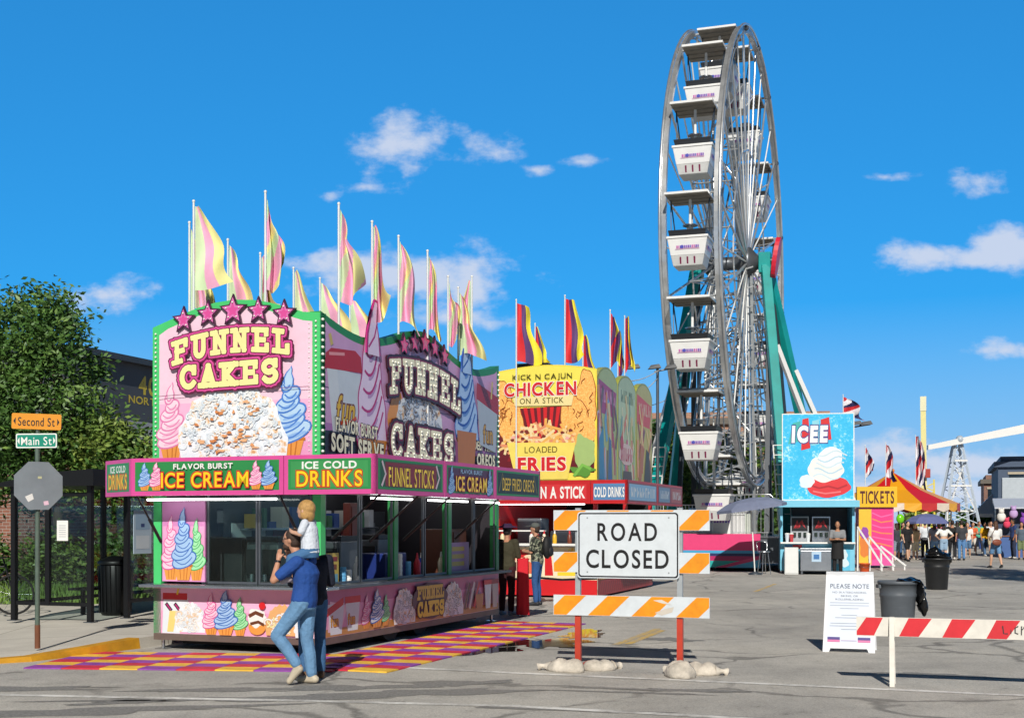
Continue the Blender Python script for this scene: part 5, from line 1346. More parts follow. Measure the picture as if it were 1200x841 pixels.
for i in range(9): m.poly([(.75 + .11 * i, 3.6), (.80 + .11 * i, 3.6), (.62 + .16 * i, 4.32), (.53 + .16 * i, 4.32)], RED)
m.poly([(.3, 3.1), (2.1, 3.1), (1.9, 3.5), (.5, 3.5)], c('#8a1a22'))
def drum(u0, pts, edge=c('#9a4a14')):
    m.poly([(u0 + a * 1.06 - .0, v) for a, v in pts], edge); m.poly([(u0 + a, v) for a, v in pts], M_FRY)
for u, v in ((.35, 3.45), (.72, 3.4), (1.70, 3.4), (2.02, 3.45)): m.line([(u, v), (u + (.06 if u < 1 else -.06) * -1, v + .5)], .045, c('#f4eee0'))
m.blob(.22, 4.35, .22, .62, c('#9a4a14'), 3, .12); m.blob(.22, 4.35, .20, .60, M_FRY, 3, .12); m.blob(.42, 3.95, .30, .52, c('#9a4a14'), 11, .16); m.blob(.42, 3.95, .28, .50, M_FRY, 11, .16)
m.blob(2.18, 4.45, .25, .68, c('#9a4a14'), 5, .12); m.blob(2.18, 4.45, .23, .66, M_FRY, 5, .12); m.blob(1.88, 4.05, .32, .56, c('#9a4a14'), 8, .16); m.blob(1.88, 4.05, .30, .54, M_FRY, 8, .16); m.blob(2.2, 3.75, .2, .34, M_FRY, 18, .16)
fries(m, 1.15, 3.36, 2.0, .52, [c('#f0b45a'), c('#f6cf8c'), c('#e8946a'), c('#f4dca8')], 12, 150, .34, .06)
r = random.Random(4)
for i in range(26): m.blob(r.uniform(.3, 2.0), r.uniform(3.40, 3.8), .05, .035, c(r.choice(['#c8323a', '#f6e6c0', '#7d2a20', '#f2b0a8'])), i, .3, 9)
m.blob(2.14, 3.25, .24, .42, c('#a9c47a'), 21, .2); m.blob(2.1, 2.86, .26, .12, c('#5f9a3a'), 22, .3); m.line([(1.9, 2.75), (2.1, 3.0), (2.3, 2.9)], .07, c('#7fc050'))
m.poly([(.52, CF + .02), (1.75, CF + .02), (1.94, 3.50), (.30, 3.53)], c('#f6e06a'))
m.text('LOADED', 1.12, 3.36, .78, .15, c('#6a5a1a'), .01); m.text('FRIES', 1.14, 3.04, 1.15, .30, RED, .04, out=[(.07, WHITE)])
for i in range(26):
    a_ = r.choice([(.22, 4.35, .16, .5), (.42, 3.95, .22, .4), (2.18, 4.45, .18, .55), (1.88, 4.05, .24, .44)]); u = a_[0] + r.uniform(-1, 1) * a_[2] * .7; v = a_[1] + r.uniform(-1, 1) * a_[3] * .8
    m.line([(u, v), (u + r.uniform(-.05, .08), v + .06), (u + r.uniform(-.06, .1), v + .12)], .014, c('#9a4a14'))
m.poly([(.5, 4.36), (1.85, 4.34), (1.9, 4.58), (.45, 4.55)], c('#f4e2a0'))
GRN = c('#5a5210')
m.text('KICK N CAJUN', 1.15, 5.02, 1.42, .12, GRN, .012, gap=.14); m.text('ON A STICK', 1.14, 4.47, 1.05, .13, GRN, .012, gap=.14)
m.text('CHICKEN', 1.1, 4.74, 1.72, .30, c('#d4212f'), .035, out=[(.07, WHITE)], gap=.12)
m.build('sign_art', ck)
m = MB(FRONT(-CW, -.02, 0)); bulb_strip(m, [(.0, CF + .05, .02), (.0, 5.1, .02)], .03, c('#fff2b0'), .12); m.build('bulbs', ck)
for k in range(3):
    y0 = k * 1.86; y1 = y0 + 1.82
    P = [(y0, CF)] + [(y0 + (y1 - y0) * i / 10, 4.98 + .30 * math.sin(math.pi * i / 10) ** .7) for i in range(11)] + [(y1, CF)]
    m = MB(RIGHT(0, 0, 0)); m.prism(P, -.14, 0, c('#a8ac4a')); m.build('sign_wall', ck)
    m = MB(RIGHT(0, 0, 0)); m.d = .003
    r = random.Random(70 + k)
    m.poly([(min(y1 - .05, max(y0 + .05, p[0])), p[1] - .05 if p[1] > 3 else p[1]) for p in P], c(('#b0bc7a', '#b4c49a', '#c4b864')[k], k=.95))
    m.poly([(y0 + .08, 4.2), (y1 - .3, 4.15), (y1 - .1, 4.75), (y0 + .1, 4.95)], c(('#a83a70', '#c0d0a8', '#d84a44')[k], k=.95))
    worn_word(m, (y0 + y1) / 2, 4.6 if k != 1 else 4.75, 1.3, .3, c(('#e0a0c8', '#6a7a4a', '#f0d0b0')[k]), 11 + k, 5)
    for i in range(16):
        u = r.uniform(y0 + .15, y1 - .15); v = r.uniform(2.8, 4.4)
        m.line([(u, v - .45), (u + r.uniform(-.2, .2), v), (u + r.uniform(-.25, .25), min(4.8, v + .5))], r.uniform(.07, .2), c(r.choice([['#6fb0e0', '#c04a5a', '#e8d49a', '#d8c4dc', '#7a5a5a', '#f0a050'], ['#e8d090', '#e08060', '#f8eecc', '#7ab0b0', '#e0709a', '#a8c060'], ['#e04a40', '#f8a878', '#a85a40', '#f8d890', '#8a3a50', '#f07a50']][k])))
    if k == 0: m.poly([(y0 + .1, CF + .02), (y0 + .6, CF + .02), (y0 + .5, 3.9), (y0 + .12, 3.6)], c('#3f8fc0')); m.poly([(y0 + .9, CF + .02), (y0 + 1.3, CF + .02), (y0 + 1.2, 3.6), (y0 + 1.0, 3.7)], c('#4a6fae'))
    if k == 1: m.blob((y0 + y1) / 2 - .1, 3.35, .7, .26, c('#f0d0c8'), 5, .1); worn_word(m, (y0 + y1) / 2 - .1, 3.35, 1.15, .32, c('#c8304a'), 21, 5); m.ell(y0 + .35, 3.62, .16, .18, c('#c8304a')); m.poly([(y0 + .4, CF + .02), (y1 - .4, CF + .02), (y1 - .5, 2.95), (y0 + .5, 2.95)], c('#5a3a20'))
    if k == 2: m.poly([(y0 + .2, CF + .02), (y0 + .5, CF + .02), (y0 + .9, 3.6), (y0 + .5, 3.7)], c('#c8703a')); m.poly([(y0 + .8, CF + .02), (y1 - .2, CF + .02), (y1 - .4, 3.5), (y0 + 1.1, 3.6)], c('#3a2a24'))
    m.build('sign_art', ck)
m = MB(); m.box(-CW + .45, .2, 5.2, -CW + 1.2, .8, 5.36, BLACK); m.build('roof_unit', ck)
# things on its counter
def CKP(x, y, z): return (CKO[0] + x * math.cos(TCk) + y * math.sin(TCk), CKO[1] - x * math.sin(TCk) + y * math.cos(TCk), z)
LBL = ['cream sauce bottle', 'red sauce bottle', 'white sauce bottle', 'red ketchup bottle', 'white topped jar', 'yellow mustard bottle', 'brown sauce bottle', 'red salsa jar']
for i, (x, cc) in enumerate(((-2.2, '#e8dcb0'), (-2.05, '#c82a2a'), (-1.5, '#ece8e0'), (-1.36, '#c82a2a'), (-1.2, '#e6d8c0'), (-.95, '#e8b82a'), (-.6, '#7a3a20'), (-.35, '#c04030'))):
    o = thing('sauce_bottle', LBL[i] + ' on the white counter of the chicken stand', 'bottle', CKP(x, -.15, 1.23), -TCk, 'bottles on the chicken counter')
    m = MB(); m.lathe([(.045, 0), (.05, .02), (.05, .17), (.022, .22)], c(cc), 12); m.build('bottle_body', o); m = MB(); m.lathe([(.024, .22), (.014, .29)], WHITE if i % 2 else RED, 8); m.build('cap', o)
for i, (x, y, sx, sz, cc, lab) in enumerate(((-1.9, 1.2, .6, 1.6, '#7d838a', 'tall steel fryer inside the chicken stand'), (-1.1, 1.4, .7, 1.3, '#9aa0a6', 'steel fryer cabinet inside the chicken stand, right of the tall one'), (-.7, 3.4, .6, 1.5, '#50545a', 'grey fridge deep inside the chicken stand'))):
    o = thing('fryer', lab, 'fryer', CKP(x, y, .2), -TCk, 'kitchen units in the chicken stand')
    m = MB(); m.box(-sx / 2, -.3, 0, sx / 2, .3, sz, mat(cc, .35, .6)); m.build('body', o, bevel=.02)
    m = MB(); m.box(-sx / 2 + .05, -.32, .1, sx / 2 - .05, -.3, .7, STEELD); d_ = m.build('door', o)
    m = MB(); m.box(-sx / 2 + .1, -.36, .6, sx / 2 - .1, -.34, .63, STEEL); m.build('handle', d_)
for (x, y, cc, lab) in ((-1.9, -.1, '#f0b830', 'yellow flag'),): pass
CG = 'red and yellow flags on the chicken stand'
CC = ('#d8242c', '#5a3a72', '#f4e43c')
def cf(label, px, Z, ytop, ln, wd, fold, seed, diag=0.0, **k):
    x, y = PX(px, Z); flag(label, x, y, 2.66, HZ(ytop, Z), ln, wd, k.pop('fly', 0), CC, fold, seed, CG, diag, **k)
cf('red, purple and yellow flag, leftmost on the chicken stand', 605, 29.2, 352, 1.35, .46, .12, 21, top=.45)
cf('small red flag beside the leftmost one on the chicken stand', 627, 31.5, 380, 1.1, .36, .3, 22)
cf('tall red and yellow flag in the middle over the chicken sign', 662, 29.6, 347, 1.5, .44, .25, 23, top=.5)
cf('short purple and yellow flag right of the middle one over the chicken sign', 683, 32.5, 391, 1.2, .42, .3, 24)
cf('red and yellow flag over the first arched side panel', 715, 31.0, 364, 1.35, .34, .6, 25, .4, top=.4)
cf('furled red flag over the second arched side panel', 732, 33.2, 371, 1.45, .30, .7, 26, .1, top=.3)
cf('furled yellow and red flag, rearmost on the chicken stand', 724, 34.0, 388, 1.2, .26, .8, 27, .5)
rt = thing('draped_table', 'narrow high table draped in red cloth behind the pink stand', 'table', (.205, 23.25, 0), R(4))
m = MB(); V = []
for j in range(9):
    z = 1.02 * (1 - j / 8)
    for i in range(25):
        a = 2 * math.pi * i / 24; q = 1 + .10 * (j / 8) * math.sin(a * 7) + .10 * j / 8
        V.append((.10 * q * max(-1, min(1, 1.35 * math.cos(a))), .13 * q * max(-1, min(1, 1.35 * math.sin(a))) + .13, z + .03))
m.add(V, [(j * 25 + i, j * 25 + i + 1, (j + 1) * 25 + i + 1, (j + 1) * 25 + i) for j in range(8) for i in range(24)], c('#d8142a', rough=.8), True); m.build('cloth', rt)
m = MB(); m.box(-.1, 0, 1.01, .1, .26, 1.035, c('#d8142a', rough=.8)); m.build('table_top', rt)
m = MB(); [m.tube((x, y, 0), (x, y, 1.0), .015, STEEL) for x in (-.07, .07) for y in (.06, .76)]; m.build('legs', rt) if False else None
for x in (-.07, .07):
    for y in (.06, .2):
        m = MB(); m.tube((x, y, 0), (x, y, 1.01), .015, STEEL); m.build('leg', rt)
# ------------------------------------------------------------------ the big wheel
WC = (8.22, 48.06, 11.4); WR = 8.2; RS = .83; NG = 16
ALU = mat('#e8eaeb', .28, .75, .28, 2); ALUD = mat('#b0b4b6', .35, .6, .3, 2); TEAL = mat('#0f9c98', .35, var=.2, scale=1.5, k=.85); SLATE = mat('#39424c', .5, var=.15); GWHITE = mat('#f0f0ee', .3, k=.82, var=.05)
fw = thing('ferris_wheel', 'tall silver ferris wheel with double rim seen almost edge on', 'ferris wheel', WC, -TH)
for sx in (-RS, RS):
    m = MB(); NS = 108; V = []; hw, hr = .07, .09
    for i in range(NS):
        a = 2 * math.pi * i / NS
        for (dx, dr) in ((-hw, -hr), (hw, -hr), (hw, hr), (-hw, hr)):
            V.append((sx + dx, (WR + dr) * math.cos(a), (WR + dr) * math.sin(a)))
    m.add(V, [(i * 4 + j, i * 4 + (j + 1) % 4, ((i + 1) % NS) * 4 + (j + 1) % 4, ((i + 1) % NS) * 4 + j) for i in range(NS) for j in range(4)], ALU)
    m.poly3([(sx + (.12 if sx > 0 else -.12), (WR + .13) * math.cos(2 * math.pi * i / 72), (WR + .13) * math.sin(2 * math.pi * i / 72)) for i in range(72)], .05, ALU, 6, True)
    m.poly3([(sx + (.12 if sx > 0 else -.12), (WR - .14) * math.cos(2 * math.pi * i / 72), (WR - .14) * math.sin(2 * math.pi * i / 72)) for i in range(72)], .035, ALUD, 6, True)
    for k in range(NG):
        a = R(-4.5 + 22.5 * k); m.ball((sx * 1.12, WR * math.cos(a), WR * math.sin(a)), .10, STEELD, 8, 6)
    m.build('rim', fw)
sp_m = None
for sx in (-1, 1):
    m = MB(); hx = sx * .62
    m.tube((hx, 0, .35), (sx * RS, 0, WR - .1), .05, ALU, .04, 6)
    sp0 = m.build('spoke', fw); sp0.rotation_euler = (R(-4.5), 0, 0)
    m = MB(); m.tube((sx * .45, .2, .3), (sx * (RS - .05), WR * .56 * math.sin(R(11.25)), WR * .56 * math.cos(R(11.25))), .028, ALUD, n=5)
    m.bar((sx * .72, -WR * .5 * math.sin(R(11.25)), WR * .5 * math.cos(R(11.25))), (sx * .72, WR * .5 * math.sin(R(11.25)), WR * .5 * math.cos(R(11.25))), .05, .05, ALU)
    br0 = m.build('brace', fw); br0.rotation_euler = (R(-4.5), 0, 0)
    for k in range(1, NG):
        for o in (sp0, br0):
            q = o.copy(); COL.objects.link(q); q.parent = fw; q.rotation_euler = (R(-4.5 + 22.5 * k), 0, 0)
for sx in (-1, 1):
    m = MB(); m.tube((sx * .62, 0, .35), (sx * RS, 0, WR - .1), .03, WHITE, .026, 6); t0_ = m.build('tie_rod', fw); t0_.rotation_euler = (R(6.75), 0, 0)
    for k in range(1, NG):
        q = t0_.copy(); COL.objects.link(q); q.parent = fw; q.rotation_euler = (R(6.75 + 22.5 * k), 0, 0)
m = MB(); m.tube((-RS, 0, WR - .02), (RS, 0, WR - .02), .04, ALUD, n=6); m.tube((-.75, 0, WR * .55), (.75, 0, WR * .55), .03, ALUD, n=6); m.tube((-.75, 0, WR * .55), (.70, 0, WR * .30), .024, ALU, n=5); m.tube((.8, 0, WR * .78), (-.75, 0, WR * .55), .024, ALU, n=5); m.tube((-.74, 0, WR * .54), (-RS + .02, 0, WR), .024, ALU, n=5)
cb0 = m.build('cross_bar', fw); cb0.rotation_euler = (R(-4.5), 0, 0)
for k in range(1, NG):
    q = cb0.copy(); COL.objects.link(q); q.parent = fw; q.rotation_euler = (R(-4.5 + 22.5 * k), 0, 0)
m = MB(plane((0, 0, 0), (0, 1, 0), (0, 0, 1)))
m.lathe([(.2, -1.05), (.55, -.75), (.6, -.6), (.25, -.5), (.25, .5), (.6, .6), (.55, .75), (.2, 1.05)], STEELD, 18); m.build('hub', fw)
# gondolas
GG = 'gondolas of the silver ferris wheel'
def gondola(loc):
    t = thing('gondola', 'white gondola under a flat grey canopy', 'gondola', loc, -TH, GG)
    m = MB(); m.hull8([(-.68, -.76, -.16), (.68, -.76, -.16), (.68, .76, -.16), (-.68, .76, -.16)], [(-.68, -.76, -.09), (.68, -.76, -.09), (.68, .76, -.09), (-.68, .76, -.09)], GWHITE)
    CN = mat('#958f84', .7, var=.25); m.box(-.66, -.74, -.18, .66, .74, -.162, CN)
    for q in (-.4, 0, .4): m.box(-.66, q - .015, -.205, .66, q + .02, -.182, CN)
    m.hull8([(-.5, -.5, -.09), (.5, -.5, -.09), (.5, .5, -.09), (-.5, .5, -.09)], [(-.2, -.2, .02), (.2, -.2, .02), (.2, .2, .02), (-.2, .2, .02)], GWHITE); m.build('canopy', t)
    m = MB(); m.tube((0, 0, -1.25), (0, 0, -.1), .045, WHITE, n=10); m.tube((0, 0, -1.5), (0, 0, -1.25), .05, STEEL, n=10); m.lathe([(.24, -1.02), (.24, -.99)], STEEL, 16); m.build('pole', t)
    m = MB()
    for sx in (-1, 1): m.bar((sx * .62, .0, -.15), (sx * .52, .42, -1.45), .03, .03, SLATE); m.bar((sx * .62, 0, -.15), (sx * .52, -.42, -1.45), .03, .03, SLATE)
    m.bar((-.62, 0, -.15), (.62, 0, -.15), .03, .03, SLATE); m.build('hanger', t)
    def ring(w, d, z): return [(-w, -d, z), (w, -d, z), (w, d, z), (-w, d, z)]
    m = MB(); m.hull8(ring(.46, .42, -2.34), ring(.53, .46, -2.02), mat('#c9cac8', .4)); m.hull8(ring(.532, .462, -2.02), ring(.63, .54, -1.50), GWHITE); m.hull8(ring(.66, .57, -1.50), ring(.66, .57, -1.42), GWHITE); m.build('tub', t, bevel=.02)
    m = MB(); m.hull8(ring(.56, .52, -1.42), ring(.60, .56, -1.24), c('#23262b')); m.build('seat_back', t)
    for (M, dd) in ((plane((0, -.462 - .012, -2.02), (1, 0, 0), (0, -.078 / .52, 1)), 0), (plane((0, .474, -2.02), (-1, 0, 0), (0, .078 / .52, 1)), 0), (plane((.546, 0, -2.02), (0, 1, 0), (.095 / .52, 0, 1)), 0)):
        m = MB(M); r = random.Random(3); m.d = .006
        PU, PK, BL_ = c('#8a5ac0'), c('#d070b8'), c('#5a58c0')
        x = -.34
        for w_ in (.05, .03, .06, .04, .05, .04, .05, .03, .05, .04, .05, .04):
            m.rect(x, .22, x + w_, .30, r.choice([PU, PK, BL_, PU])); x += w_ + .016
        m.ell(-.16, .26, .055, .055, BL_, 10); m.line([(-.38, .19), (0, .20), (.38, .19)], .014, PK); m.build('lettering', t)
    for q in (-.22, 0, .22):
        m = MB(); m.hull8([(q - .025, -.43, -2.28), (q + .025, -.43, -2.28), (q + .025, -.40, -2.28), (q - .025, -.40, -2.28)], [(q - .025, -.485, -2.07), (q + .025, -.485, -2.07), (q + .025, -.45, -2.07), (q - .025, -.45, -2.07)], c('#7d1f4a')); m.build('slot', t)
    return t
def WP(a, x=0): 
    y = WR * math.cos(R(a)); z = WR * math.sin(R(a)) 
    return (*RD(x, y, WC[:2]), WC[2] + z)
POS = {0: 'far side, level with the hub', 1: 'far side, first above the hub', 2: 'far side, second above the hub', 3: 'far side, third above the hub', 4: 'at the very top of the wheel', 5: 'near side, right below the topmost one', 6: 'near side, third above the hub', 7: 'near side, second above the hub', 8: 'near side, level with the hub', 9: 'near side, first below the hub', 10: 'near side, second below the hub', 11: 'near side, lowest in full view', 12: 'at the very bottom beside the platform', 13: 'far side, lowest behind the platform', 14: 'far side, second below the hub', 15: 'far side, first below the hub'}
g0 = None
for k in range(NG):
    a = -4.5 + 22.5 * k
    if g0 is None: g0 = gondola(WP(a)); q = g0
    else: q = copy_tree(g0); q.location = WP(a)
    q['label'] = 'white gondola under a flat grey canopy, ' + POS[k]
# tower that carries the axle
wt = thing('wheel_tower', 'teal legs, white struts and ladders that carry the ferris wheel axle', 'tower', (WC[0], WC[1], 0), -TH)
hz = WC[2]
m = MB(plane((0, 0, hz), (0, 1, 0), (0, 0, 1))); m.lathe([(.14, -1.55), (.14, 1.55)], STEELD, 14); m.build('axle', wt)
for s, lab in ((1, None), (-1, None)):
    m = MB(); m.box(s * 1.28 - .22, -.3, hz - .45, s * 1.28 + .22, .3, hz + .3, TEAL); m.build('axle_block', wt, bevel=.03)
    m = MB(); m.bar((s * 1.30, -.15, hz - .2), (s * 2.35, -2.9, 2.3), .34, .32, TEAL); m.bar((s * 2.35, -2.9, 2.3), (s * 2.5, -3.3, .7), .34, .3, TEAL); m.build('leg', wt, bevel=.02)
    m = MB(); m.bar((s * 1.34, .15, hz - .2), (s * 3.0, 3.6, 2.3), .34, .32, TEAL); m.bar((s * 3.0, 3.6, 2.3), (s * 3.1, 3.9, .7), .34, .3, TEAL); m.build('leg', wt, bevel=.02)
    m = MB(); m.bar((s * 1.75, -.5, hz - 3.2), (s * 4.3, 1.6, 1.0), .16, .16, GWHITE); m.build('strut', wt)
    m = MB(); m.bar((s * 2.2, 1.6, hz - 3.9), (s * 4.9, 3.2, 1.0), .16, .16, GWHITE); m.build('strut', wt)
    m = MB(); m.bar((s * 1.5, .5, hz - 1.2), (s * 2.0, 3.2, .9), .2, .2, SLATE); m.bar((s * 1.5, -.5, hz - 1.2), (s * 1.6, -2.2, .9), .16, .16, SLATE); m.build('brace', wt)
    m = MB()
    for q in (-.22, .22): m.bar((s * 2.12 + q, -2.75, 4.4), (s * 2.4 + q, -3.25, 1.3), .035, .035, WHITE)
    for i in range(10):
        f = i / 9; m.bar((s * (2.12 + .28 * f) - .22, -2.75 - .5 * f, 4.4 - 3.1 * f), (s * (2.12 + .28 * f) + .22, -2.75 - .5 * f, 4.4 - 3.1 * f), .03, .03, WHITE)
    m.build('ladder', wt)
m = MB(plane((1.72, -.35, hz + .05), (0, 1, 0), (.15, 0, 1))); m.prism([(.75 * math.cos(R(a)) * .55, .75 * math.sin(R(a))) for a in range(0, 360, 15)], -.08, .08, c('#d8203a')); m.build('drive_guard', wt)
m = MB()
for z in (2.2, 3.4, 4.6, 5.8, 7.0, 8.2, 9.4):
    m.bar((-1.35, 1.0, z), (1.35, 1.0, z + .9), .05, .05, ALUD); m.bar((1.35, 1.0, z), (-1.35, 1.0, z + .9), .05, .05, ALUD); m.bar((-1.35, 1.0, z), (1.35, 1.0, z), .06, .06, ALU)
for sx in (-1.35, 1.35): m.bar((sx, 1.0, .9), (sx * .95, .3, hz - .5), .14, .14, SLATE)
m.build('lattice', wt)
m = MB()
for i in range(13):
    z = 2.0 + .72 * i; m.bar((-.9, -.5, z), (.9, -.5, z + .5), .045, .045, ALU); m.bar((.9, .6, z), (-.9, .6, z + .5), .045, .045, ALUD)
for sx in (-.95, .95): m.bar((sx, -.5, .9), (sx * .8, -.1, hz - .4), .10, .10, ALUD)
m.build('lattice', wt)
# platform with its striped skirt
pf_ = thing('ride_platform', 'ride platform with a pink, navy and teal striped skirt below the ferris wheel', 'platform', (*RD(0, -3.4, WC[:2]), 0), -TH)
px0, px1 = -3.0, 1.55
m = MB(); m.box(px0, .06, .3, px1 + 1.2, 7.4, 1.16, mat('#5a6068', .6)); m.box(px0 - .1, .0, 1.16, px1 + 1.2, 7.5, 1.22, STEEL); m.build('deck', pf_)
m = MB(); m.box(px0, 0, .12, px1, .05, 1.3, c('#e8417e')); m.at(FRONT(0, 0, 0))
PKK, NVY, CYN, MGT = c('#ea4680'), c('#2c3568'), c('#49a8d6'), c('#c22a6c')
m.rect(px0, .78, px1, 1.3, PKK); m.rect(px0, .62, px1, .72, CYN); m.rect(px0, .52, px1, .62, NVY); m.rect(px0, .36, px1, .52, MGT); m.rect(px0, .12, px1, .36, c('#25b3ae')); m.poly([(px1 - 1.6, .12), (px1, .55), (px1, .12)], PKK); m.poly([(px1 - 1.2, .12), (px1, .42), (px1, .12)], c('#59c4ea'))
m.build('skirt', pf_)
def barrier(label, x, y, w, h, rz, z=0, n=9, parent=None):
    t = thing('crowd_barrier', label, 'barrier', (x, y, z), rz, 'silver barriers on the ride platform')
    m = MB(); m.poly3([(0, 0, 0), (0, 0, h - .1), (.1, 0, h), (w - .1, 0, h), (w, 0, h - .1), (w, 0, 0)], .02, ALU, 6); m.tube((0, 0, .12), (w, 0, .12), .015, ALU, n=6); m.build('frame', t)
    m = MB(); [m.tube((w * (i + 1) / (n + 1), 0, .12), (w * (i + 1) / (n + 1), 0, h), .011, ALU, n=5) for i in range(n)]; m.build('rails', t)
for i, (x, y, w_, h, lab) in enumerate(((-2.9, -3.2, 1.0, 1.45, 'silver barrier at the left end of the ride platform, beside the chicken stand awning'), (-1.4, -2.9, 1.2, 1.1, 'silver barrier left of the white panel on the ride platform'), (.55, -3.1, 1.4, 1.45, 'tall silver barrier above the grey umbrella on the ride platform'))):
    barrier(lab, *RD(x, y, WC[:2]), w_, h, -TH, 1.22)
op = thing('operator_panel', 'white entrance panel with purple lettering on the ride platform', 'panel', (*RD(-1.3, -2.6, WC[:2]), 1.22), -TH)
m = MB(); m.box(0, 0, 0, 2.2, .1, .72, GWHITE); m.hull8([(0, .0, .74), (2.2, .0, .74), (2.2, 1.3, .95), (0, 1.3, .95)], [(0, .0, .78), (2.2, .0, .78), (2.2, 1.3, 1.0), (0, 1.3, 1.0)], GWHITE); m.build('panel', op)
m = MB(FRONT(0, 0, 0)); m.d = .003; r = random.Random(8); x = .5
for i in range(12): m.rect(x, .46, x + .07, .58, r.choice([c('#8a5ac0'), c('#b85ac0'), c('#5a58c0')])); x += .1
m.build('lettering', op)
gb_ = thing('generator_trailer', 'pale green flat-sided trailer box behind the road closed sign', 'trailer', (*RD(-3.1, -2.4, WC[:2]), 0), -TH)
m = MB(); m.box(-.5, -.1, 1.25, 4.2, .12, 2.0, mat('#c9cfc4', .5)); m.build('side_panel', gb_)
for q in (-.4, 2.9):
    m = MB(); m.box(q - .05, -.05, 0, q + .05, .05, 1.25, STEELD); m.build('leg', gb_)
for q in (.5, 1.2): 
    m = MB(); m.box(q, -.12, 1.4, q + .4, -.1, 1.7, mat('#aab0a8', .5)); m.build('hatch', gb_)
# umbrella and stool in front of the platform
def umbrella(label, x, y, zt, rad, col, tiltx, poleh, cat='umbrella', tilty=0.0, drop=.42):
    t = thing('parasol', label, cat, (x, y, 0), 0)
    m = MB(); n = 8; V = [(0, 0, 0)]
    for j, (q, d) in enumerate(((.35, .10), (.7, .42), (1.0, 1.0))):
        for i in range(n): V.append((rad * q * math.cos(2 * math.pi * i / n), rad * q * math.sin(2 * math.pi * i / n), -drop * d))
    for i in range(n): V.append((rad * 1.0 * math.cos(2 * math.pi * i / n), rad * 1.0 * math.sin(2 * math.pi * i / n), -drop - .09))
    F = [(0, 1 + i, 1 + (i + 1) % n) for i in range(n)]
    for j in range(3): F += [(1 + j * n + i, 1 + (j + 1) * n + i, 1 + (j + 1) * n + (i + 1) % n, 1 + j * n + (i + 1) % n) for i in range(n)]
    Mr = Matrix.Translation((0, 0, zt)) @ Matrix.Rotation(R(tilty), 4, 'Y') @ Matrix.Rotation(R(tiltx), 4, 'X')
    m.M = Mr; m.add(V, F, c(col, rough=.8, var=.12)); m.build('canopy', t)
    m = MB(Mr)
    for i in range(n): m.tube((0, 0, -.05), (rad * .98 * math.cos(2 * math.pi * i / n), rad * .98 * math.sin(2 * math.pi * i / n), -drop - .01), .008, STEELD, n=4)
    m.build('ribs', t)
    m = MB(); m.tube((.15, 0, 0), (0, 0, zt - .02), .022, WHITE); m.build('pole', t)
    m = MB(); m.lathe([(.22, 0), (.22, .05), (.05, .1)], SLATE, 16, (.15, 0, 0)); m.build('base', t)
    return t
umbrella('faded blue-grey parasol tilted in front of the striped platform skirt', 7.75, 41.6, 2.5, 1.15, '#7f88a4', 0, 2.4, tilty=-8, drop=.30)
bs = thing('bar_stool', 'small steel stool with a backrest under the blue-grey parasol', 'stool', (8.25, 41.9, 0), R(20))
m = MB(); m.lathe([(.19, .72), (.2, .76), (.0, .78)], STEEL, 18, cap=False); m.build('seat', bs)
for a in range(4):
    m = MB(); m.tube((.13 * math.cos(R(45 + 90 * a)), .13 * math.sin(R(45 + 90 * a)), .72), (.22 * math.cos(R(45 + 90 * a)), .22 * math.sin(R(45 + 90 * a)), 0), .014, STEEL); m.build('leg', bs)
m = MB(); m.poly3([(-.17, .1, .74), (-.2, .15, 1.05), (0, .24, 1.08), (.2, .15, 1.05), (.17, .1, .74)], .014, STEEL, 6); m.build('backrest', bs)

# ------------------------------------------------------------------ ICEE kiosk
KX, KY = 8.93, 42.6
ic = thing('drink_kiosk', 'light blue frozen drink kiosk with a tall ICEE sign', 'kiosk', (KX, KY, 0), -TH * .55)
LBLUE = c('#7fd0ee'); ICB = c('#2fb4e4')
KW, KD = 2.4, 2.2
m = MB(); m.box(0, 0, .05, KW, KD, .12, STEELD); m.build('floor', ic)
m = MB(); m.box(0, 0, .1, .08, KD, 2.35, LBLUE); m.box(KW - .08, 0, .1, KW, KD, 2.35, LBLUE); m.box(.08, KD - .06, .1, KW - .08, KD, 2.35, c('#4a5058')); m.box(.08, .0, .1, KW - .08, .05, 1.0, LBLUE); m.build('wall', ic)
m = MB(); m.box(.0, -.3, 1.0, KW, .1, 1.05, WHITE); m.build('counter', ic)
m = MB(); m.box(-.15, -.45, 2.2, KW + .12, KD, 2.42, LBLUE); m.build('roof', ic, bevel=.01)
def frost(t, b):
    n1 = tnoise(t, 2.2, 8, .7); n2 = tnoise(t, 11, 6, .75)
    a = t.nodes.new('ShaderNodeMath'); a.operation = 'ADD'; t.links.new(n1, a.inputs[0]); t.links.new(n2, a.inputs[1])
    h = t.nodes.new('ShaderNodeMath'); h.operation = 'MULTIPLY'; h.inputs[1].default_value = .5; t.links.new(a.outputs[0], h.inputs[0])
    t.links.new(ramp(t, h.outputs[0], [(.38, (.02, .40, .72)), (.53, (.04, .48, .78)), (.62, (.55, .82, .92)), (.7, (.8, .9, .95))]), b.inputs['Base Color']); b.inputs['Roughness'].default_value = .35
M_FROST = node_mat('frosty_print', frost)
m = MB(); m.box(.05, -.12, 2.43, KW - .02, .06, 5.30, WHITE); m.build('sign_board', ic)
m = MB(FRONT(.05, -.12, 2.43)); SGW, SGH = KW - .07, 2.87; m.rect(.03, .03, SGW - .03, SGH - .03, M_FROST)
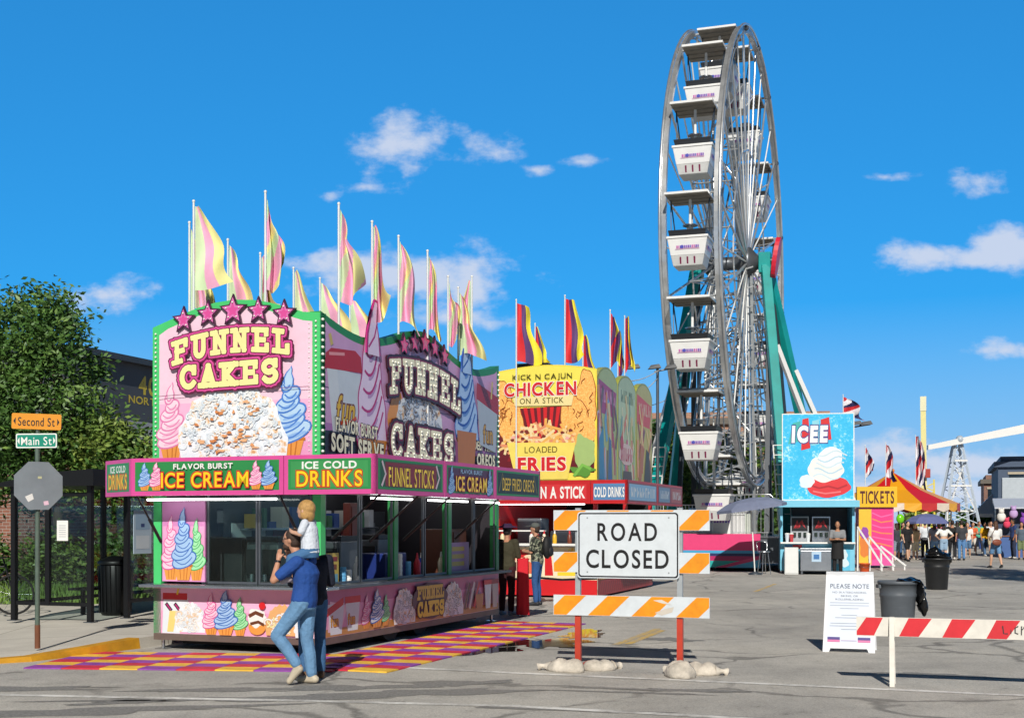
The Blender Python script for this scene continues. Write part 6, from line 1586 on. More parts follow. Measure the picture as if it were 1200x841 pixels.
m.poly([(.2, 1.85), (.35, 2.55), (.6, 2.62), (.58, 1.95)], c('#3fb6b0')); m.poly([(.62, 1.65), (.66, 2.68), (.86, 2.72), (.92, 1.72)], RED); m.poly([(1.25, 1.95), (1.25, 2.66), (1.52, 2.74), (1.6, 2.0)], RED); m.poly([(.95, 1.8), (.98, 2.62), (1.2, 2.66), (1.2, 1.85)], c('#8fd8ea'))
m.text('ICEE', .90, 2.20, 1.16, .52, c('#f6fbff'), .06, out=[(.11, c('#26418f'))], gap=.14, slant=.04)
m.blob(1.5, .45, .70, .36, c('#e4343c'), 3, .06); m.blob(1.40, 1.02, .58, .42, WHITE, 3, .07); m.blob(1.58, 1.42, .38, .34, c('#f2f8fb'), 6, .07)
for q in range(5): m.line([(1.0 + .05 * q + .9 * i / 8, .78 + .19 * q + .09 * math.sin(i * .8 + q)) for i in range(9)], .045, c(('#cfe6f2', '#b8daee')[q % 2]))
m.line([(.92, .50), (1.2, .40), (1.5, .46), (1.8, .38), (2.1, .50)], .06, c('#b81f2c')); m.line([(1.0, .30), (1.4, .22), (1.9, .28)], .05, c('#f0787c')); m.blob(.80, .62, .24, .22, c('#e6f4fa'), 4, .1)
m.build('sign_art', ic)
m = MB(FRONT(0, 0, 0)); m.d = .002; m.rect(.15, .85, .4, .95, c('#1e6fb4')); m.rect(.40, .82, .7, .96, RED); m.build('printed_panel', ic); m = MB(FRONT(0, 0, 0)); m.d = .002; m.poly([(1.75, .12), (2.25, .12), (2.25, .95), (1.75, .95)], c('#5fc4ea')); m.blob(2.0, .5, .2, .3, c('#d8eef8'), 5, .3); m.build('printed_panel', ic)
icg = 'drink machines in the blue kiosk'
def KP(x, y, z): a = TH * .55; return (KX + x * math.cos(a) + y * math.sin(a), KY - x * math.sin(a) + y * math.cos(a), z)
for i, (x, lab) in enumerate(((.65, 'black frozen drink machine with red lettering on the left in the blue kiosk'), (1.35, 'steel frozen drink machine in the middle of the blue kiosk'))):
    o = thing('slush_machine', lab, 'drink machine', KP(x, .75, .8), -TH * .55, icg)
    m = MB(); m.box(-.3, -.25, .0, .3, .25, 1.1, STEEL if i else c('#b9bec4')); m.build('body', o, bevel=.01); m = MB(); m.box(-.26, -.28, .62, .26, -.25, 1.05, BLACK); m.at(FRONT(0, -.28, 0)); m.poly([(-.2, .7), (-.08, .98), (.0, .72), (.08, .98), (.2, .7), (0, .9)], c('#c8323a')); m.build('display', o)
    m = MB(); [m.lathe([(.05, .42), (.05, .56)], c('#2a3a34'), 8, (q, -.28, 0)) for q in (-.17, 0, .17)]; m.build('taps', o)
fz = thing('ice_chest', 'steel ice chest on short legs in front of the blue kiosk', 'ice chest', KP(.62, -.75, 0), -TH * .55)
m = MB(); m.box(0, 0, .12, .98, .6, .78, STEEL); m.build('body', fz, bevel=.015); m = MB(); m.box(-.01, -.01, .78, .99, .61, .86, STEEL); m.build('lid', fz, bevel=.01)
m = MB(FRONT(0, 0, 0)); m.d = .003; m.rect(.36, .42, .66, .76, c('#b8d4ec')); m.rect(.42, .5, .6, .66, c('#3f78b8')); m.build('sticker', fz)
for q in ((.05, .05), (.93, .05), (.05, .55), (.93, .55)):
    m = MB(); m.box(q[0] - .03, q[1] - .03, 0, q[0] + .03, q[1] + .03, .12, STEELD); m.build('leg', fz)
cb = thing('cabinet', 'narrow white cabinet left of the steel ice chest', 'cabinet', KP(.12, -.7, 0), -TH * .55)
m = MB(); m.box(0, 0, 0, .44, .5, .88, c('#dfe2e0')); m.build('carcass', cb, bevel=.01); m = MB(); m.box(.02, -.015, .05, .42, 0, .84, c('#e9ebea')); m.build('door', cb)
for i, (x, cc, lab) in enumerate(((.22, '#d8e4ee', 'white cup stack on the cabinet of the blue kiosk'), (.36, '#c8424a', 'red cup on the blue kiosk counter'), (.9, '#e8eef2', 'white cup stack behind the ice chest'), (1.9, '#4a9a5a', 'green cup at the right of the blue kiosk counter'))):
    o = thing('paper_cup', lab, 'cup', KP(x, -.12, 1.05), 0, 'cups on the blue kiosk counter'); m = MB(); m.lathe([(.05, 0), (.075, .26)], c(cc), 12); m.build('cup_wall', o); m = MB(); m.lathe([(.079, .26), (.079, .28), (.04, .30)], WHITE, 12); m.build('lid', o)
bk_ = thing('bucket', 'orange bucket on the ground right of the blue kiosk', 'bucket', (11.35, 41.2, 0), 0)
m = MB(); m.lathe([(.13, 0), (.17, .36), (.18, .36), (.18, .39), (.16, .39), (.15, .3)], c('#e8602a'), 18, cap=False); m.build('bucket_wall', bk_)
m = MB(); m.poly3([(-.17, 0, .36), (-.12, -.12, .28), (0, -.19, .24), (.12, -.12, .28), (.17, 0, .36)], .006, STEEL, 5); m.build('handle', bk_)
# flood lights
def light_pole(label, x, y, h, heads, arm=.8):
    t = thing('light_pole', label, 'light pole', (x, y, 0), 0, 'light poles among the stands')
    m = MB(); m.tube((0, 0, 0), (0, 0, h), .06, STEELD, .045, 8); m.build('pole', t)
    m = MB(); m.tube((-arm * .2, 0, h - .1), (arm, 0, h + .02), .025, STEELD, n=6); m.build('arm', t)
    for q in heads:
        m = MB(); m.hull8([(q - .2, -.14, h - .02), (q + .2, -.14, h + .02), (q + .2, .14, h + .02), (q - .2, .14, h - .02)], [(q - .12, -.09, h + .1), (q + .14, -.09, h + .14), (q + .14, .09, h + .14), (q - .12, .09, h + .1)], c('#3a3f45')); m.build('lamp_head', t)
light_pole('tall grey pole with flood lights on the right of the blue kiosk', 11.55, 43.4, 5.0, (.1, .45), .6)
light_pole('black pole with two flood lights left of the big wheel', 4.55, 40.0, 6.5, (-.1, -.75, .4), .5)
for i, (a, b, lab) in enumerate((((2.0, 29.6, 5.15), (4.6, 40.0, 6.45), 'pale cable from the chicken sign up to the black flood light pole'), ((2.2, 30.6, 4.75), (5.3, 44.0, 5.9), 'pale cable sagging from the chicken sign to the wheel leg'), ((2.6, 32, 4.95), (4.55, 40.0, 6.2), 'short pale cable between the arched signs and the black flood light pole'))):
    P = [Vector(a).lerp(Vector(b), k / 10) - Vector((0, 0, .25 * math.sin(math.pi * k / 10))) for k in range(11)]
    m = MB(); m.poly3(P, .014, c('#d8d8d4'), 5); o = m.build('overhead_cable'); tag(o, lab, 'cable', 'cables strung over the stands')

# ------------------------------------------------------------------ ticket booth, tents and rides further on
tb = thing('ticket_booth', 'yellow and pink ticket booth with a TICKETS sign', 'ticket booth', (12.9, 47.6, 0), -TH * .5)
m = MB(); m.box(.0, 0, .1, 1.25, 1.2, 2.25, c('#e85aa8')); m.at(FRONT(0, 0, 0)); m.d = .003
m.rect(.0, .12, .45, 2.2, c('#f6c83a')); m.poly([(.45, .3), (1.2, .5), (1.2, 2.2), (.45, 2.2)], c('#f03c8c'))
for i in range(7): m.line([(.48, 2.05 - .22 * i), (.8, 1.9 - .2 * i), (1.2, 2.0 - .24 * i)], .05, c('#f88a5a' if i % 2 else '#fa6ab0'))
m.blob(.22, .85, .2, .45, c('#e8863a'), 4); m.blob(.2, 1.3, .16, .22, c('#9a4ab0'), 5); m.build('wall', tb)
m = MB(); m.box(-.08, -.12, 2.26, 1.36, .2, 3.02, c('#f4c21e')); m.at(FRONT(-.08, -.12, 2.26)); m.text('TICKETS', .72, .38, 1.22, .46, c('#5a1c14'), .03, gap=.1); m.build('sign_board', tb)
m = MB(); m.box(-.05, .2, 2.26, 1.32, 1.25, 2.34, c('#f4c21e')); m.build('roof', tb)
for k in range(3):
    t = thing('ramp_rail', ('first white sloping ramp rail before the ticket booth', 'second white sloping ramp rail before the ticket booth', 'white ramp rail nearest the crowd')[k], 'ramp rail', (12.15 + .55 * k, 45.0 + .5 * k, 0), R(-8), 'white ramp rails at the ticket booth')
    m = MB(); m.bar((0, 0, 1.55 - .35 * k), (.85, -.2, .15), .10, .06, GWHITE); m.build('top_rail', t)
    for q in (0, .4, .8):
        m = MB(); zt_ = (1.55 - .35 * k) + (q / .85) * (.15 - 1.55 + .35 * k); m.bar((q, -.235 * q, 0), (q, -.235 * q, zt_ - .03), .05, .05, GWHITE); m.build('baluster', t)
def tent(label, x, y, rad, ze, zt, cols, n=12, val=None, cat='tent', group=None):
    t = thing('tent', label, cat, (x, y, 0), R(8), group)
    m = MB()
    for i in range(n):
        a0, a1 = 2 * math.pi * i / n, 2 * math.pi * (i + 1) / n
        P = lambda a, q, z: (rad * q * math.cos(a), rad * q * math.sin(a), z)
        m.add([P(a0, 1, ze), P(a1, 1, ze), P(a1, .5, ze + (zt - ze) * .42), P(a0, .5, ze + (zt - ze) * .42), (0, 0, zt)], [(0, 1, 2, 3), (3, 2, 4)], cols[i % len(cols)])
    m.build('canopy', t)
    m = MB()
    for i in range(n * 2):
        a0, a1 = math.pi * i / n, math.pi * (i + 1) / n
        m.add([(rad * math.cos(a0), rad * math.sin(a0), ze), (rad * math.cos(a1), rad * math.sin(a1), ze), (rad * math.cos(a1), rad * math.sin(a1), ze - .28), (rad * math.cos((a0 + a1) / 2), rad * math.sin((a0 + a1) / 2), ze - .4), (rad * math.cos(a0), rad * math.sin(a0), ze - .28)], [(0, 1, 2, 3, 4)], (val or cols)[i % len(val or cols)])
    m.build('valance', t)
    for i in range(0, n, 2):
        a0 = 2 * math.pi * i / n; m = MB(); m.tube((rad * .97 * math.cos(a0), rad * .97 * math.sin(a0), 0), (rad * .97 * math.cos(a0), rad * .97 * math.sin(a0), ze), .04, WHITE, n=6); m.build('pole', t)
    m = MB(); m.ball((0, 0, zt + .06), .1, c('#e8862a'), 8, 6); m.build('finial', t)
    return t
tent('round red and yellow striped ride tent behind the ticket booth', *PX(1046, 60), 3.0, 2.55, 4.05, [c('#f4a81e'), RED, c('#f4a81e'), c('#d81f26')], 12, [c('#c83a3a'), c('#e8d8c8'), c('#f2b030')])
for i, (px, Z, yt, yb, lab) in enumerate(((1014, 52, 522, 560, 'red, white and navy furled flag left over the ticket booth'), (1038, 52, 519, 560, 'red, white and navy furled flag right over the ticket booth'), (1073, 68, 510, 575, 'tall patterned furled flag beside the yellow ride tower'), (1078, 70, 515, 575, 'second patterned furled flag close to the yellow ride tower'), (988, 46, 463, 485, 'small red and navy flag on top of the blue kiosk'))):
    x, y = PX(px, Z); flag(lab, x, y, HZ(yb, Z) - (.3 if i < 4 else .4), HZ(yt, Z), (HZ(yt, Z) - HZ(yb, Z)) * .95, .5 if i < 4 else .7, 0, ('#c8242c', '#e8e4ea', '#2a2a5a'), .7 if i < 4 else .2, 60 + i, 'navy and red flags down the street', .8, top=.3)
    if i < 4:
        t = bpy.data.objects[-1] if False else None
yt_ = thing('drop_tower', 'slim yellow ride tower with a lattice base behind the striped tent', 'ride tower', (*PX(1084, 75), 0), -TH)
YM = c('#e6d24a')
m = MB(); m.bar((0, 0, 0), (-.1, 0, 8.2), .24, .3, c('#efe6a0')); m.bar((-.1, 0, 8.2), (-.1, 0, 9.05), .3, .34, c('#f0ecc8')); m.build('mast', yt_)
m = MB()
for z in range(8): m.bar((-.55, .3, z * .5), (.55, .3, z * .5 + .5), .06, .06, YM); m.bar((.55, .3, z * .5), (-.55, .3, z * .5 + .5), .06, .06, YM)
for s in (-.55, .55): m.bar((s, .3, 0), (s * .9, .3, 4.2), .09, .09, YM)
m.build('lattice', yt_)
m = MB(); m.box(-.5, -.4, 4.3, .3, .3, 4.8, c('#b8423a')); m.build('carriage', yt_)
bm_ = thing('boom_ride', 'white boom ride with blue-footed A-frame and a long white arm', 'ride', (*PX(1122, 82), 0), R(-4))
m = MB()
for s in (-1, 1):
    for q in (-1.2, 1.2): m.bar((s * 1.05, q, 1.5), (s * .14, q * .2, 7.0), .13, .13, c('#c9d6e4')); m.bar((s * 1.15, q, 0), (s * 1.05, q, 1.5), .22, .22, c('#2a4a9a'))
    m.bar((s * .85, -1.0, 2.4), (-s * .35, -.4, 5.6), .08, .08, GWHITE)
for z in (2.4, 4.0, 5.6): 
    h_ = 1.05 - (z - 1.5) * .158; m.bar((-h_, -.8, z), (h_, -.8, z), .1, .1, GWHITE)
m.build('a_frame', bm_)
for s in (-1, 1):
    m = MB()
    for k in range(7):
        z0_, z1_ = 1.6 + .75 * k, 2.35 + .75 * k; f = lambda z: 1.05 - (z - 1.5) * .165
        m.bar((-f(z0_) * .96, s * (1.2 - (z0_ - 1.5) * .17), z0_), (f(z1_) * .96, s * (1.2 - (z1_ - 1.5) * .17), z1_), .05, .05, c('#c9d6e4')); m.bar((f(z0_) * .96, s * (1.2 - (z0_ - 1.5) * .17), z0_), (-f(z1_) * .96, s * (1.2 - (z1_ - 1.5) * .17), z1_), .05, .05, c('#c9d6e4'))
    m.build('lattice', bm_)
m = MB(); m.hull8([(-2.0, -.7, 6.3), (5.2, -.8, 7.55), (5.2, -.4, 7.55), (-2.0, -.3, 6.3)], [(-2.0, -.7, 6.6), (5.2, -.8, 8.15), (5.2, -.4, 8.15), (-2.0, -.3, 6.6)], GWHITE); m.build('arm', bm_)
m = MB(); m.ball((0, -.55, 6.95), .26, c('#b8c4d0'), 10, 8); m.build('pivot', bm_)
wtn = thing('market_tent', 'row of white peaked market tents beyond the crowd', 'tent', (*PX(1140, 92), 0), -TH)
for i in range(3):
    m = MB(); x = i * 3.0; m.hull8([(x, 0, 2.3), (x + 2.9, 0, 2.3), (x + 2.9, 3, 2.3), (x, 3, 2.3)], [(x + 1.3, 1.3, 3.7), (x + 1.6, 1.3, 3.7), (x + 1.6, 1.7, 3.7), (x + 1.3, 1.7, 3.7)], GWHITE); m.box(x, 0, 2.05, x + 2.9, .04, 2.3, GWHITE); m.build('canopy', wtn)
    for q in (0.05, 2.85): m = MB(); m.tube((x + q, .05, 0), (x + q, .05, 2.1), .03, STEEL, n=6); m.build('pole', wtn)
ps = thing('prize_stall', 'dark prize stall hung with bright plush toys on the right', 'stall', (*PX(1168, 62), 0), -TH)
m = MB(); m.box(0, .9, 0, 4.5, 2.6, 2.5, c('#3c4a66')); m.build('wall', ps)
m = MB(); m.hull8([(-.1, -.2, 2.35), (4.6, -.2, 2.35), (4.6, 2.7, 2.7), (-.1, 2.7, 2.7)], [(-.1, -.2, 2.42), (4.6, -.2, 2.42), (4.6, 2.7, 2.9), (-.1, 2.7, 2.9)], c('#c9ced8')); m.build('roof', ps)
m = MB(); m.box(0, 0, 0, 4.5, .08, 1.0, c('#4a6aa4')); m.box(0, -.05, 1.0, 4.5, .3, 1.05, c('#8a5a3a')); m.build('counter', ps)
for i, (x, z, rr, cc, nm) in enumerate(((.2, 2.05, .3, '#f0ede6', 'white'), (.75, 2.2, .28, '#c8a8dc', 'lilac'), (1.2, 1.9, .26, '#8a4ab4', 'purple'), (1.55, 2.25, .3, '#7fb4e8', 'pale blue'), (1.95, 1.95, .28, '#e8862a', 'orange'), (2.0, 2.4, .22, '#6ad24a', 'lime green'), (.45, 1.7, .24, '#e8486a', 'pink'))):
    a = TH; X, Y = PX(1168, 62); o = thing('plush_toy', nm + ' round plush toy hanging at the prize stall', 'plush toy', (X + x * math.cos(a) - .3 * math.sin(a), Y - x * math.sin(a) - .3 * math.cos(a), z - .3), -TH, 'plush toys of the prize stall')
    m = MB(); rr *= .7; m.ball((0, 0, .2), (rr, rr * .8, rr * 1.1), c(cc, rough=.9), 14, 10); m.build('body', o)
    m = MB(); m.ball((0, -.04, .2 + rr * 1.3), rr * .62, c(cc, rough=.9), 12, 8); m.ball((-rr * .45, 0, .2 + rr * 1.85), rr * .22, c(cc, rough=.9), 8, 6); m.ball((rr * .45, 0, .2 + rr * 1.85), rr * .22, c(cc, rough=.9), 8, 6); m.build('head', o)
umbrella('slate blue umbrella above the queue at the ticket booth', *PX(1086, 56), 2.08, .95, '#6a72a4', 0, 2.0, drop=.36)
# ------------------------------------------------------------------ people
BAKE = []
def cap_(m, p0, p1, r0, r1, mt, n=10):
    """tapered capsule"""
    p0 = Vector(p0); p1 = Vector(p1); d = p1 - p0; L_ = d.length
    if L_ < 1e-5: m.ball(p0, r0, mt, n, 6); return
    q = d.to_track_quat('Z', 'X'); V = []; rings = []
    for t in (-90, -60, -30, 0): rings.append((r0 * math.sin(R(t)), r0 * math.cos(R(t))))
    for t in (0, 30, 60, 90): rings.append((L_ + r1 * math.sin(R(t)), r1 * math.cos(R(t))))
    for z, r in rings:
        r = max(r, .0008)
        for i in range(n):
            a = 2 * math.pi * i / n; V.append(p0 + q @ Vector((r * math.cos(a), r * math.sin(a), z)))
    k = len(rings); m.add(V, [(j * n + i, j * n + (i + 1) % n, (j + 1) * n + (i + 1) % n, (j + 1) * n + i) for j in range(k - 1) for i in range(n)], mt, True)
    m.add(V[:n], [tuple(reversed(range(n)))], mt); m.add(V[-n:], [tuple(range(n))], mt)
def loft(m, secs, mt, n=16):
    """secs = [(centre, rx, ry)] stacked bottom to top"""
    V = []
    for cpt, rx, ry in secs:
        for i in range(n):
            a = 2 * math.pi * i / n; V.append((cpt[0] + rx * math.cos(a), cpt[1] + ry * math.sin(a), cpt[2]))
    k = len(secs); m.add(V, [(j * n + i, j * n + (i + 1) % n, (j + 1) * n + (i + 1) % n, (j + 1) * n + i) for j in range(k - 1) for i in range(n)], mt, True)
    m.add(V[:n], [tuple(reversed(range(n)))], mt); m.add(V[-n:], [tuple(range(n))], mt)
def soft(o, vox, it=3):
    r = o.modifiers.new('remesh', 'REMESH'); r.mode = 'VOXEL'; r.voxel_size = vox; r.use_smooth_shade = True
    s = o.modifiers.new('smooth', 'SMOOTH'); s.iterations = it; s.factor = .5
    BAKE.append(o); return o
SKIN = ['#d9a384', '#c98f6e', '#e3b394', '#a8714e', '#7a4c34', '#d49a78']
def stance(arms='down', legs='stand', lean=0.0, seed=0, knee=.03):
    r = random.Random(seed)
    J = dict(pelvis=(0, 0, .95), chest=(0, lean * .5, 1.26), neck=(0, lean, 1.46), head=(0, lean + .025, 1.625))
    for s, k in ((-1, 'L'), (1, 'R')):
        J['sh' + k] = (s * .185, lean - .005, 1.40)
        if arms == 'down': J['el' + k] = (s * .23, lean - .02, 1.13); J['wr' + k] = (s * .225, lean + .07, .89); J['ha' + k] = (s * .22, lean + .10, .80)
        elif arms == 'akimbo': J['el' + k] = (s * .40, lean - .10, 1.17); J['wr' + k] = (s * .20, lean + .03, 1.01); J['ha' + k] = (s * .13, lean + .08, .98)
        elif arms == 'fold': J['el' + k] = (s * .23, lean + .04, 1.13); J['wr' + k] = (s * .07, lean + .26, 1.15); J['ha' + k] = (-s * .02, lean + .27, 1.17)
        elif arms == 'phone': J['el' + k] = (s * .22, lean + .04, 1.14); J['wr' + k] = (s * .08, lean + .28, 1.24); J['ha' + k] = (s * .03, lean + .33, 1.30)
        st = .0
        if legs == 'walk': st = .20 * s * (1 if seed % 2 else -1)
        J['hip' + k] = (s * .09, 0, .91); J['kn' + k] = (s * .095, st * .6 + knee, .50); J['an' + k] = (s * .10, st - (.04 if st < 0 else 0), .09 if st >= 0 else .12); J['to' + k] = (s * .125, st + .15 - (.02 if st < 0 else 0), .035)
    if legs == 'walk': J['elL'] = (J['elL'][0], J['elL'][1] + .06, J['elL'][2]); 
    return J
def person(label, x, y, rz, J, skin, shirt=None, pants=None, hair='#3a2618', shoes='#e8e4dc', sleeve=.55, leglen=1.0, s=1.0, hairlen=0, vox=.016, fem=False, hat=None, z=0.0, skirt=None, group='people at the fair', fat=1.0, face=False, crop=False, hk=1.0, fingers=True):
    t = thing('person', label, 'person', (x, y, z), rz, group)
    t.scale = (s, s, s)
    SKM = mat(skin, .55, var=.06, k=.72)
    V = {k: Vector(v) for k, v in J.items()}
    m = MB(); f = fat
    def torso(m, e, mt, lo=0.0, hi=1.0):
        P, C, Nk = V['pelvis'], V['chest'], V['neck']
        rows = [(P - Vector((0, 0, .09)), .135, .10), (P, .165, .115), (P.lerp(C, .35), .15, .105), (P.lerp(C, .6), .145 if not fem else .13, .10), (C, .165, .118), (C.lerp(Nk, .4), .175, .11), (C.lerp(Nk, .72), .15, .085), (C.lerp(Nk, .9), .085, .06)]
        rows = [rw for i, rw in enumerate(rows) if lo <= i / 7 <= hi]
        loft(m, [(p, a * f + e, b * f + e) for p, a, b in rows], mt)
    torso(m, 0, SKM)
    H = V['head']; hr = hk
    m.ball(H + Vector((0, 0, .01)), (.074 * hr, .094 * hr, .108 * hr), SKM, 16, 12); m.ball(H + Vector((0, .03 * hr, -.06 * hr)), (.054 * hr, .058 * hr, .052 * hr), SKM, 12, 8)
    m.ball(H + Vector((0, .095 * hr, -.012 * hr)), (.012 * hr, .018 * hr, .022 * hr), SKM, 8, 6)
    for q in (-1, 1): m.ball(H + Vector((q * .074 * hr, -.005, -.01)), (.014, .02, .03), SKM, 8, 6)
    cap_(m, V['neck'] - Vector((0, 0, .06)), H - Vector((0, .02, .06)), .056 * f ** .5, .05, SKM)
    for k in 'LR':
        q = -1 if k == 'L' else 1
        cap_(m, V['sh' + k], V['el' + k], .052 * f, .040 * f, SKM); cap_(m, V['el' + k], V['wr' + k], .040 * f, .027, SKM)
        cap_(m, V['chest'].lerp(V['neck'], .55), V['sh' + k], .06, .056 * f, SKM)
        W0, H0 = V['wr' + k], V['ha' + k]; d = (H0 - W0).normalized(); side = d.cross(Vector((q * 1.0, .2, .1))).normalized()
        cap_(m, W0, W0 + d * .07, .027, .032, SKM, 8)
        if fingers:
            for i in range(4): 
                b0 = W0 + d * .075 + side * (.013 * (i - 1.5) * 1.2); b1 = b0 + d * (.035 + .006 * (i in (1, 2))) ; b2 = b1 + (d * .6 + Vector((-q * .5, .25, 0))).normalized() * .03
                cap_(m, b0, b1, .0095, .009, SKM, 6); cap_(m, b1, b2, .009, .0075, SKM, 6)
            cap_(m, W0 + d * .03 + side * .025, W0 + d * .07 + side * .055, .012, .009, SKM, 6)
        cap_(m, V['hip' + k], V['kn' + k], .088 * f, .056 * f, SKM); K0, A0 = V['kn' + k], V['an' + k]
        cap_(m, K0, K0.lerp(A0, .35) + Vector((0, -.012, 0)), .054 * f, .058 * f, SKM); cap_(m, K0.lerp(A0, .35) + Vector((0, -.012, 0)), A0, .058 * f, .036, SKM)
        cap_(m, A0 - Vector((0, .02, .02)), V['to' + k], .036, .028, SKM)
    soft(m.build('body', t), vox, 2)
    if shirt:
        m = MB(); mt = mat(shirt, .85, var=.16, scale=2.6, bump=.9)
        torso(m, .020, mt, .40 if crop else .0, .97)
        for k in 'LR':
            cap_(m, V['chest'].lerp(V['neck'], .5), V['sh' + k], .075, .070 * f, mt)
            if sleeve > 0: 
                e = V['sh' + k].lerp(V['el' + k], min(1, sleeve * 1.15)); cap_(m, V['sh' + k], e, .070 * f, .060 * f, mt)
                if sleeve > 1: cap_(m, V['el' + k], V['wr' + k].lerp(V['el' + k], .1), .055 * f, .042, mt)
        soft(m.build('shirt', t), vox, 3)
    if pants:
        m = MB(); mt = mat(pants, .85, var=.30, scale=3.0, bump=.9); P = V['pelvis']
        loft(m, [(P - Vector((0, 0, .11)), .145 * f, .115 * f), (P - Vector((0, 0, .02)), .180 * f, .130 * f), (P + Vector((0, 0, .07)), .170 * f, .122 * f)], mt)
        if skirt: loft(m, [(P - Vector((0, 0, skirt)), .25 * f, .2 * f), (P - Vector((0, 0, .1)), .19 * f, .14 * f)], mt)
        for k in 'LR':
            K0, A0 = V['kn' + k], V['an' + k]
            if leglen <= .5: cap_(m, V['hip' + k], V['hip' + k].lerp(K0, leglen * 2), .100 * f, .088 * f, mt)
            else:
                cap_(m, V['hip' + k], K0, .100 * f, .070 * f, mt); cap_(m, K0, K0.lerp(A0, .45) + Vector((0, -.01, 0)), .070 * f, .068 * f, mt); cap_(m, K0.lerp(A0, .45) + Vector((0, -.01, 0)), K0.lerp(A0, .95), .068 * f, .058 * f, mt)
        soft(m.build('trousers' if leglen > .5 else ('skirt' if skirt else 'shorts'), t), vox, 3)
    if shoes:
        mt = mat(shoes, .6, var=.15)
        for k in 'LR':
            m = MB(); A0, T0 = V['an' + k], V['to' + k]; hl = A0 + (A0 - T0) * .28; hl.z = A0.z - .045
            cap_(m, A0 - Vector((0, 0, .01)), hl + Vector((0, 0, .0)), .046, .042, mt); cap_(m, hl, T0 + Vector((0, 0, .004)), .044, .036, mt); cap_(m, A0 - Vector((0, 0, .03)), T0, .042, .034, mt); soft(m.build('shoe', t), min(vox, .014), 2)
    if hair:
        m = MB(); mt = mat(hair, .6, var=.25, scale=22, bump=.4)
        m.ball(H + Vector((0, -.018, .028)) * hr, (.082 * hr, .096 * hr, .100 * hr), mt, 16, 12); m.ball(H + Vector((0, -.04, -.02)) * hr, (.074 * hr, .068 * hr, .085 * hr), mt, 14, 10)
        if hairlen: 
            loft(m, [(H + Vector((0, -.09, -.10 - hairlen)), .05, .025), (H + Vector((0, -.085, -.06 - hairlen * .6)), .085, .04), (H + Vector((0, -.07, -.04)), .085, .05), (H + Vector((0, -.05, .04)), .07, .05)], mt)
        soft(m.build('hair', t), min(vox, .014), 2)
    if hat:
        m = MB(); mt = mat(hat, .8, var=.1); m.ball(H + Vector((0, -.01, .06)) * hr, (.088 * hr, .102 * hr, .075 * hr), mt, 16, 10); m.hull8([tuple(H + Vector(p)) for p in ((-.07, .06, .055), (.07, .06, .055), (.06, .19, .045), (-.06, .19, .045))], [tuple(H + Vector(p)) for p in ((-.07, .06, .07), (.07, .06, .07), (.06, .19, .055), (-.06, .19, .055))], mt); m.build('cap', t)
    if face:
        m = MB()
        for q in (-1, 1): m.ball(H + Vector((q * .03, .083, .015)) * hr, (.011, .008, .008), WHITE, 8, 6); m.ball(H + Vector((q * .03, .089, .015)) * hr, (.005, .005, .006), BLACK, 6, 5)
        m.build('eyes', t)
        m = MB(); m.ball(H + Vector((0, .082, -.058)) * hr, (.022, .008, .007), mat('#b06a5c', .5), 10, 6); m.build('mouth', t)
    return t
# father with a child on his shoulders
MANX, MANY = -2.18, 13.55; MRZ = R(76)
J = dict(pelvis=(0, .02, .93), chest=(0, .0, 1.22), neck=(0, .085, 1.42), head=(0, .17, 1.585), shL=(-.19, .03, 1.345), shR=(.19, .03, 1.345), elL=(-.25, .27, 1.15), wrL=(-.14, .265, 1.36), haL=(-.10, .27, 1.445), elR=(.25, .27, 1.15), wrR=(.17, .27, 1.34), haR=(.14, .27, 1.43),
         hipL=(-.09, .02, .89), knL=(-.10, .30, .535), anL=(-.10, .06, .225), toL=(-.115, .145, .045), hipR=(.09, .02, .89), knR=(.09, .03, .49), anR=(.09, -.03, .095), toR=(.11, .125, .035))
man = person('man in a blue polo shirt and jeans carrying a blond child on his shoulders', MANX, MANY, MRZ, J, '#d39a7c', '#1f4f9e', '#6f9cc6', '#3d2a1e', '#cbbfa8', .62, 1.0, vox=.0085, face=True, fat=1.04, s=.965, group='people at the pink stand')
H = Vector(J['head'])
m = MB()
for q in (-1, 1):
    m.poly3([H + Vector((q * .036 + .026 * math.cos(R(a)), .098, .014 + .018 * math.sin(R(a)))) for a in range(0, 360, 30)], .0035, BLACK, 5, True); m.tube(H + Vector((q * .062, .095, .018)), H + Vector((q * .08, -.01, .01)), .0035, BLACK, n=5)
m.tube(H + Vector((-.01, .1, .016)), H + Vector((.01, .1, .016)), .0035, BLACK, n=5); m.build('glasses', man)
m = MB(); m.ball(H + Vector((0, .045, -.075)), (.058, .058, .045), mat('#4a3326', .8, var=.3, scale=30), 12, 8); m.build('beard', man)
m = MB(); a_, b_ = Vector(J['wrL']), Vector(J['elL']); m.tube(a_.lerp(b_, .04), a_.lerp(b_, .14), .034, BLACK, n=12); m.build('watch', man)
KJ = dict(pelvis=(0, 0, 0), chest=(0, .015, .19), neck=(0, .03, .315), head=(0, .055, .42), shL=(-.105, .02, .285), shR=(.105, .02, .285), elL=(-.135, .06, .17), wrL=(-.105, .16, .19), haL=(-.08, .19, .205), elR=(.135, .06, .17), wrR=(.105, .16, .19), haR=(.08, .19, .205),
          hipL=(-.06, .0, -.02), knL=(-.125, .17, -.085), anL=(-.13, .20, -.29), toL=(-.135, .26, -.33), hipR=(.06, 0, -.02), knR=(.125, .17, -.085), anR=(.13, .20, -.29), toR=(.135, .26, -.33))
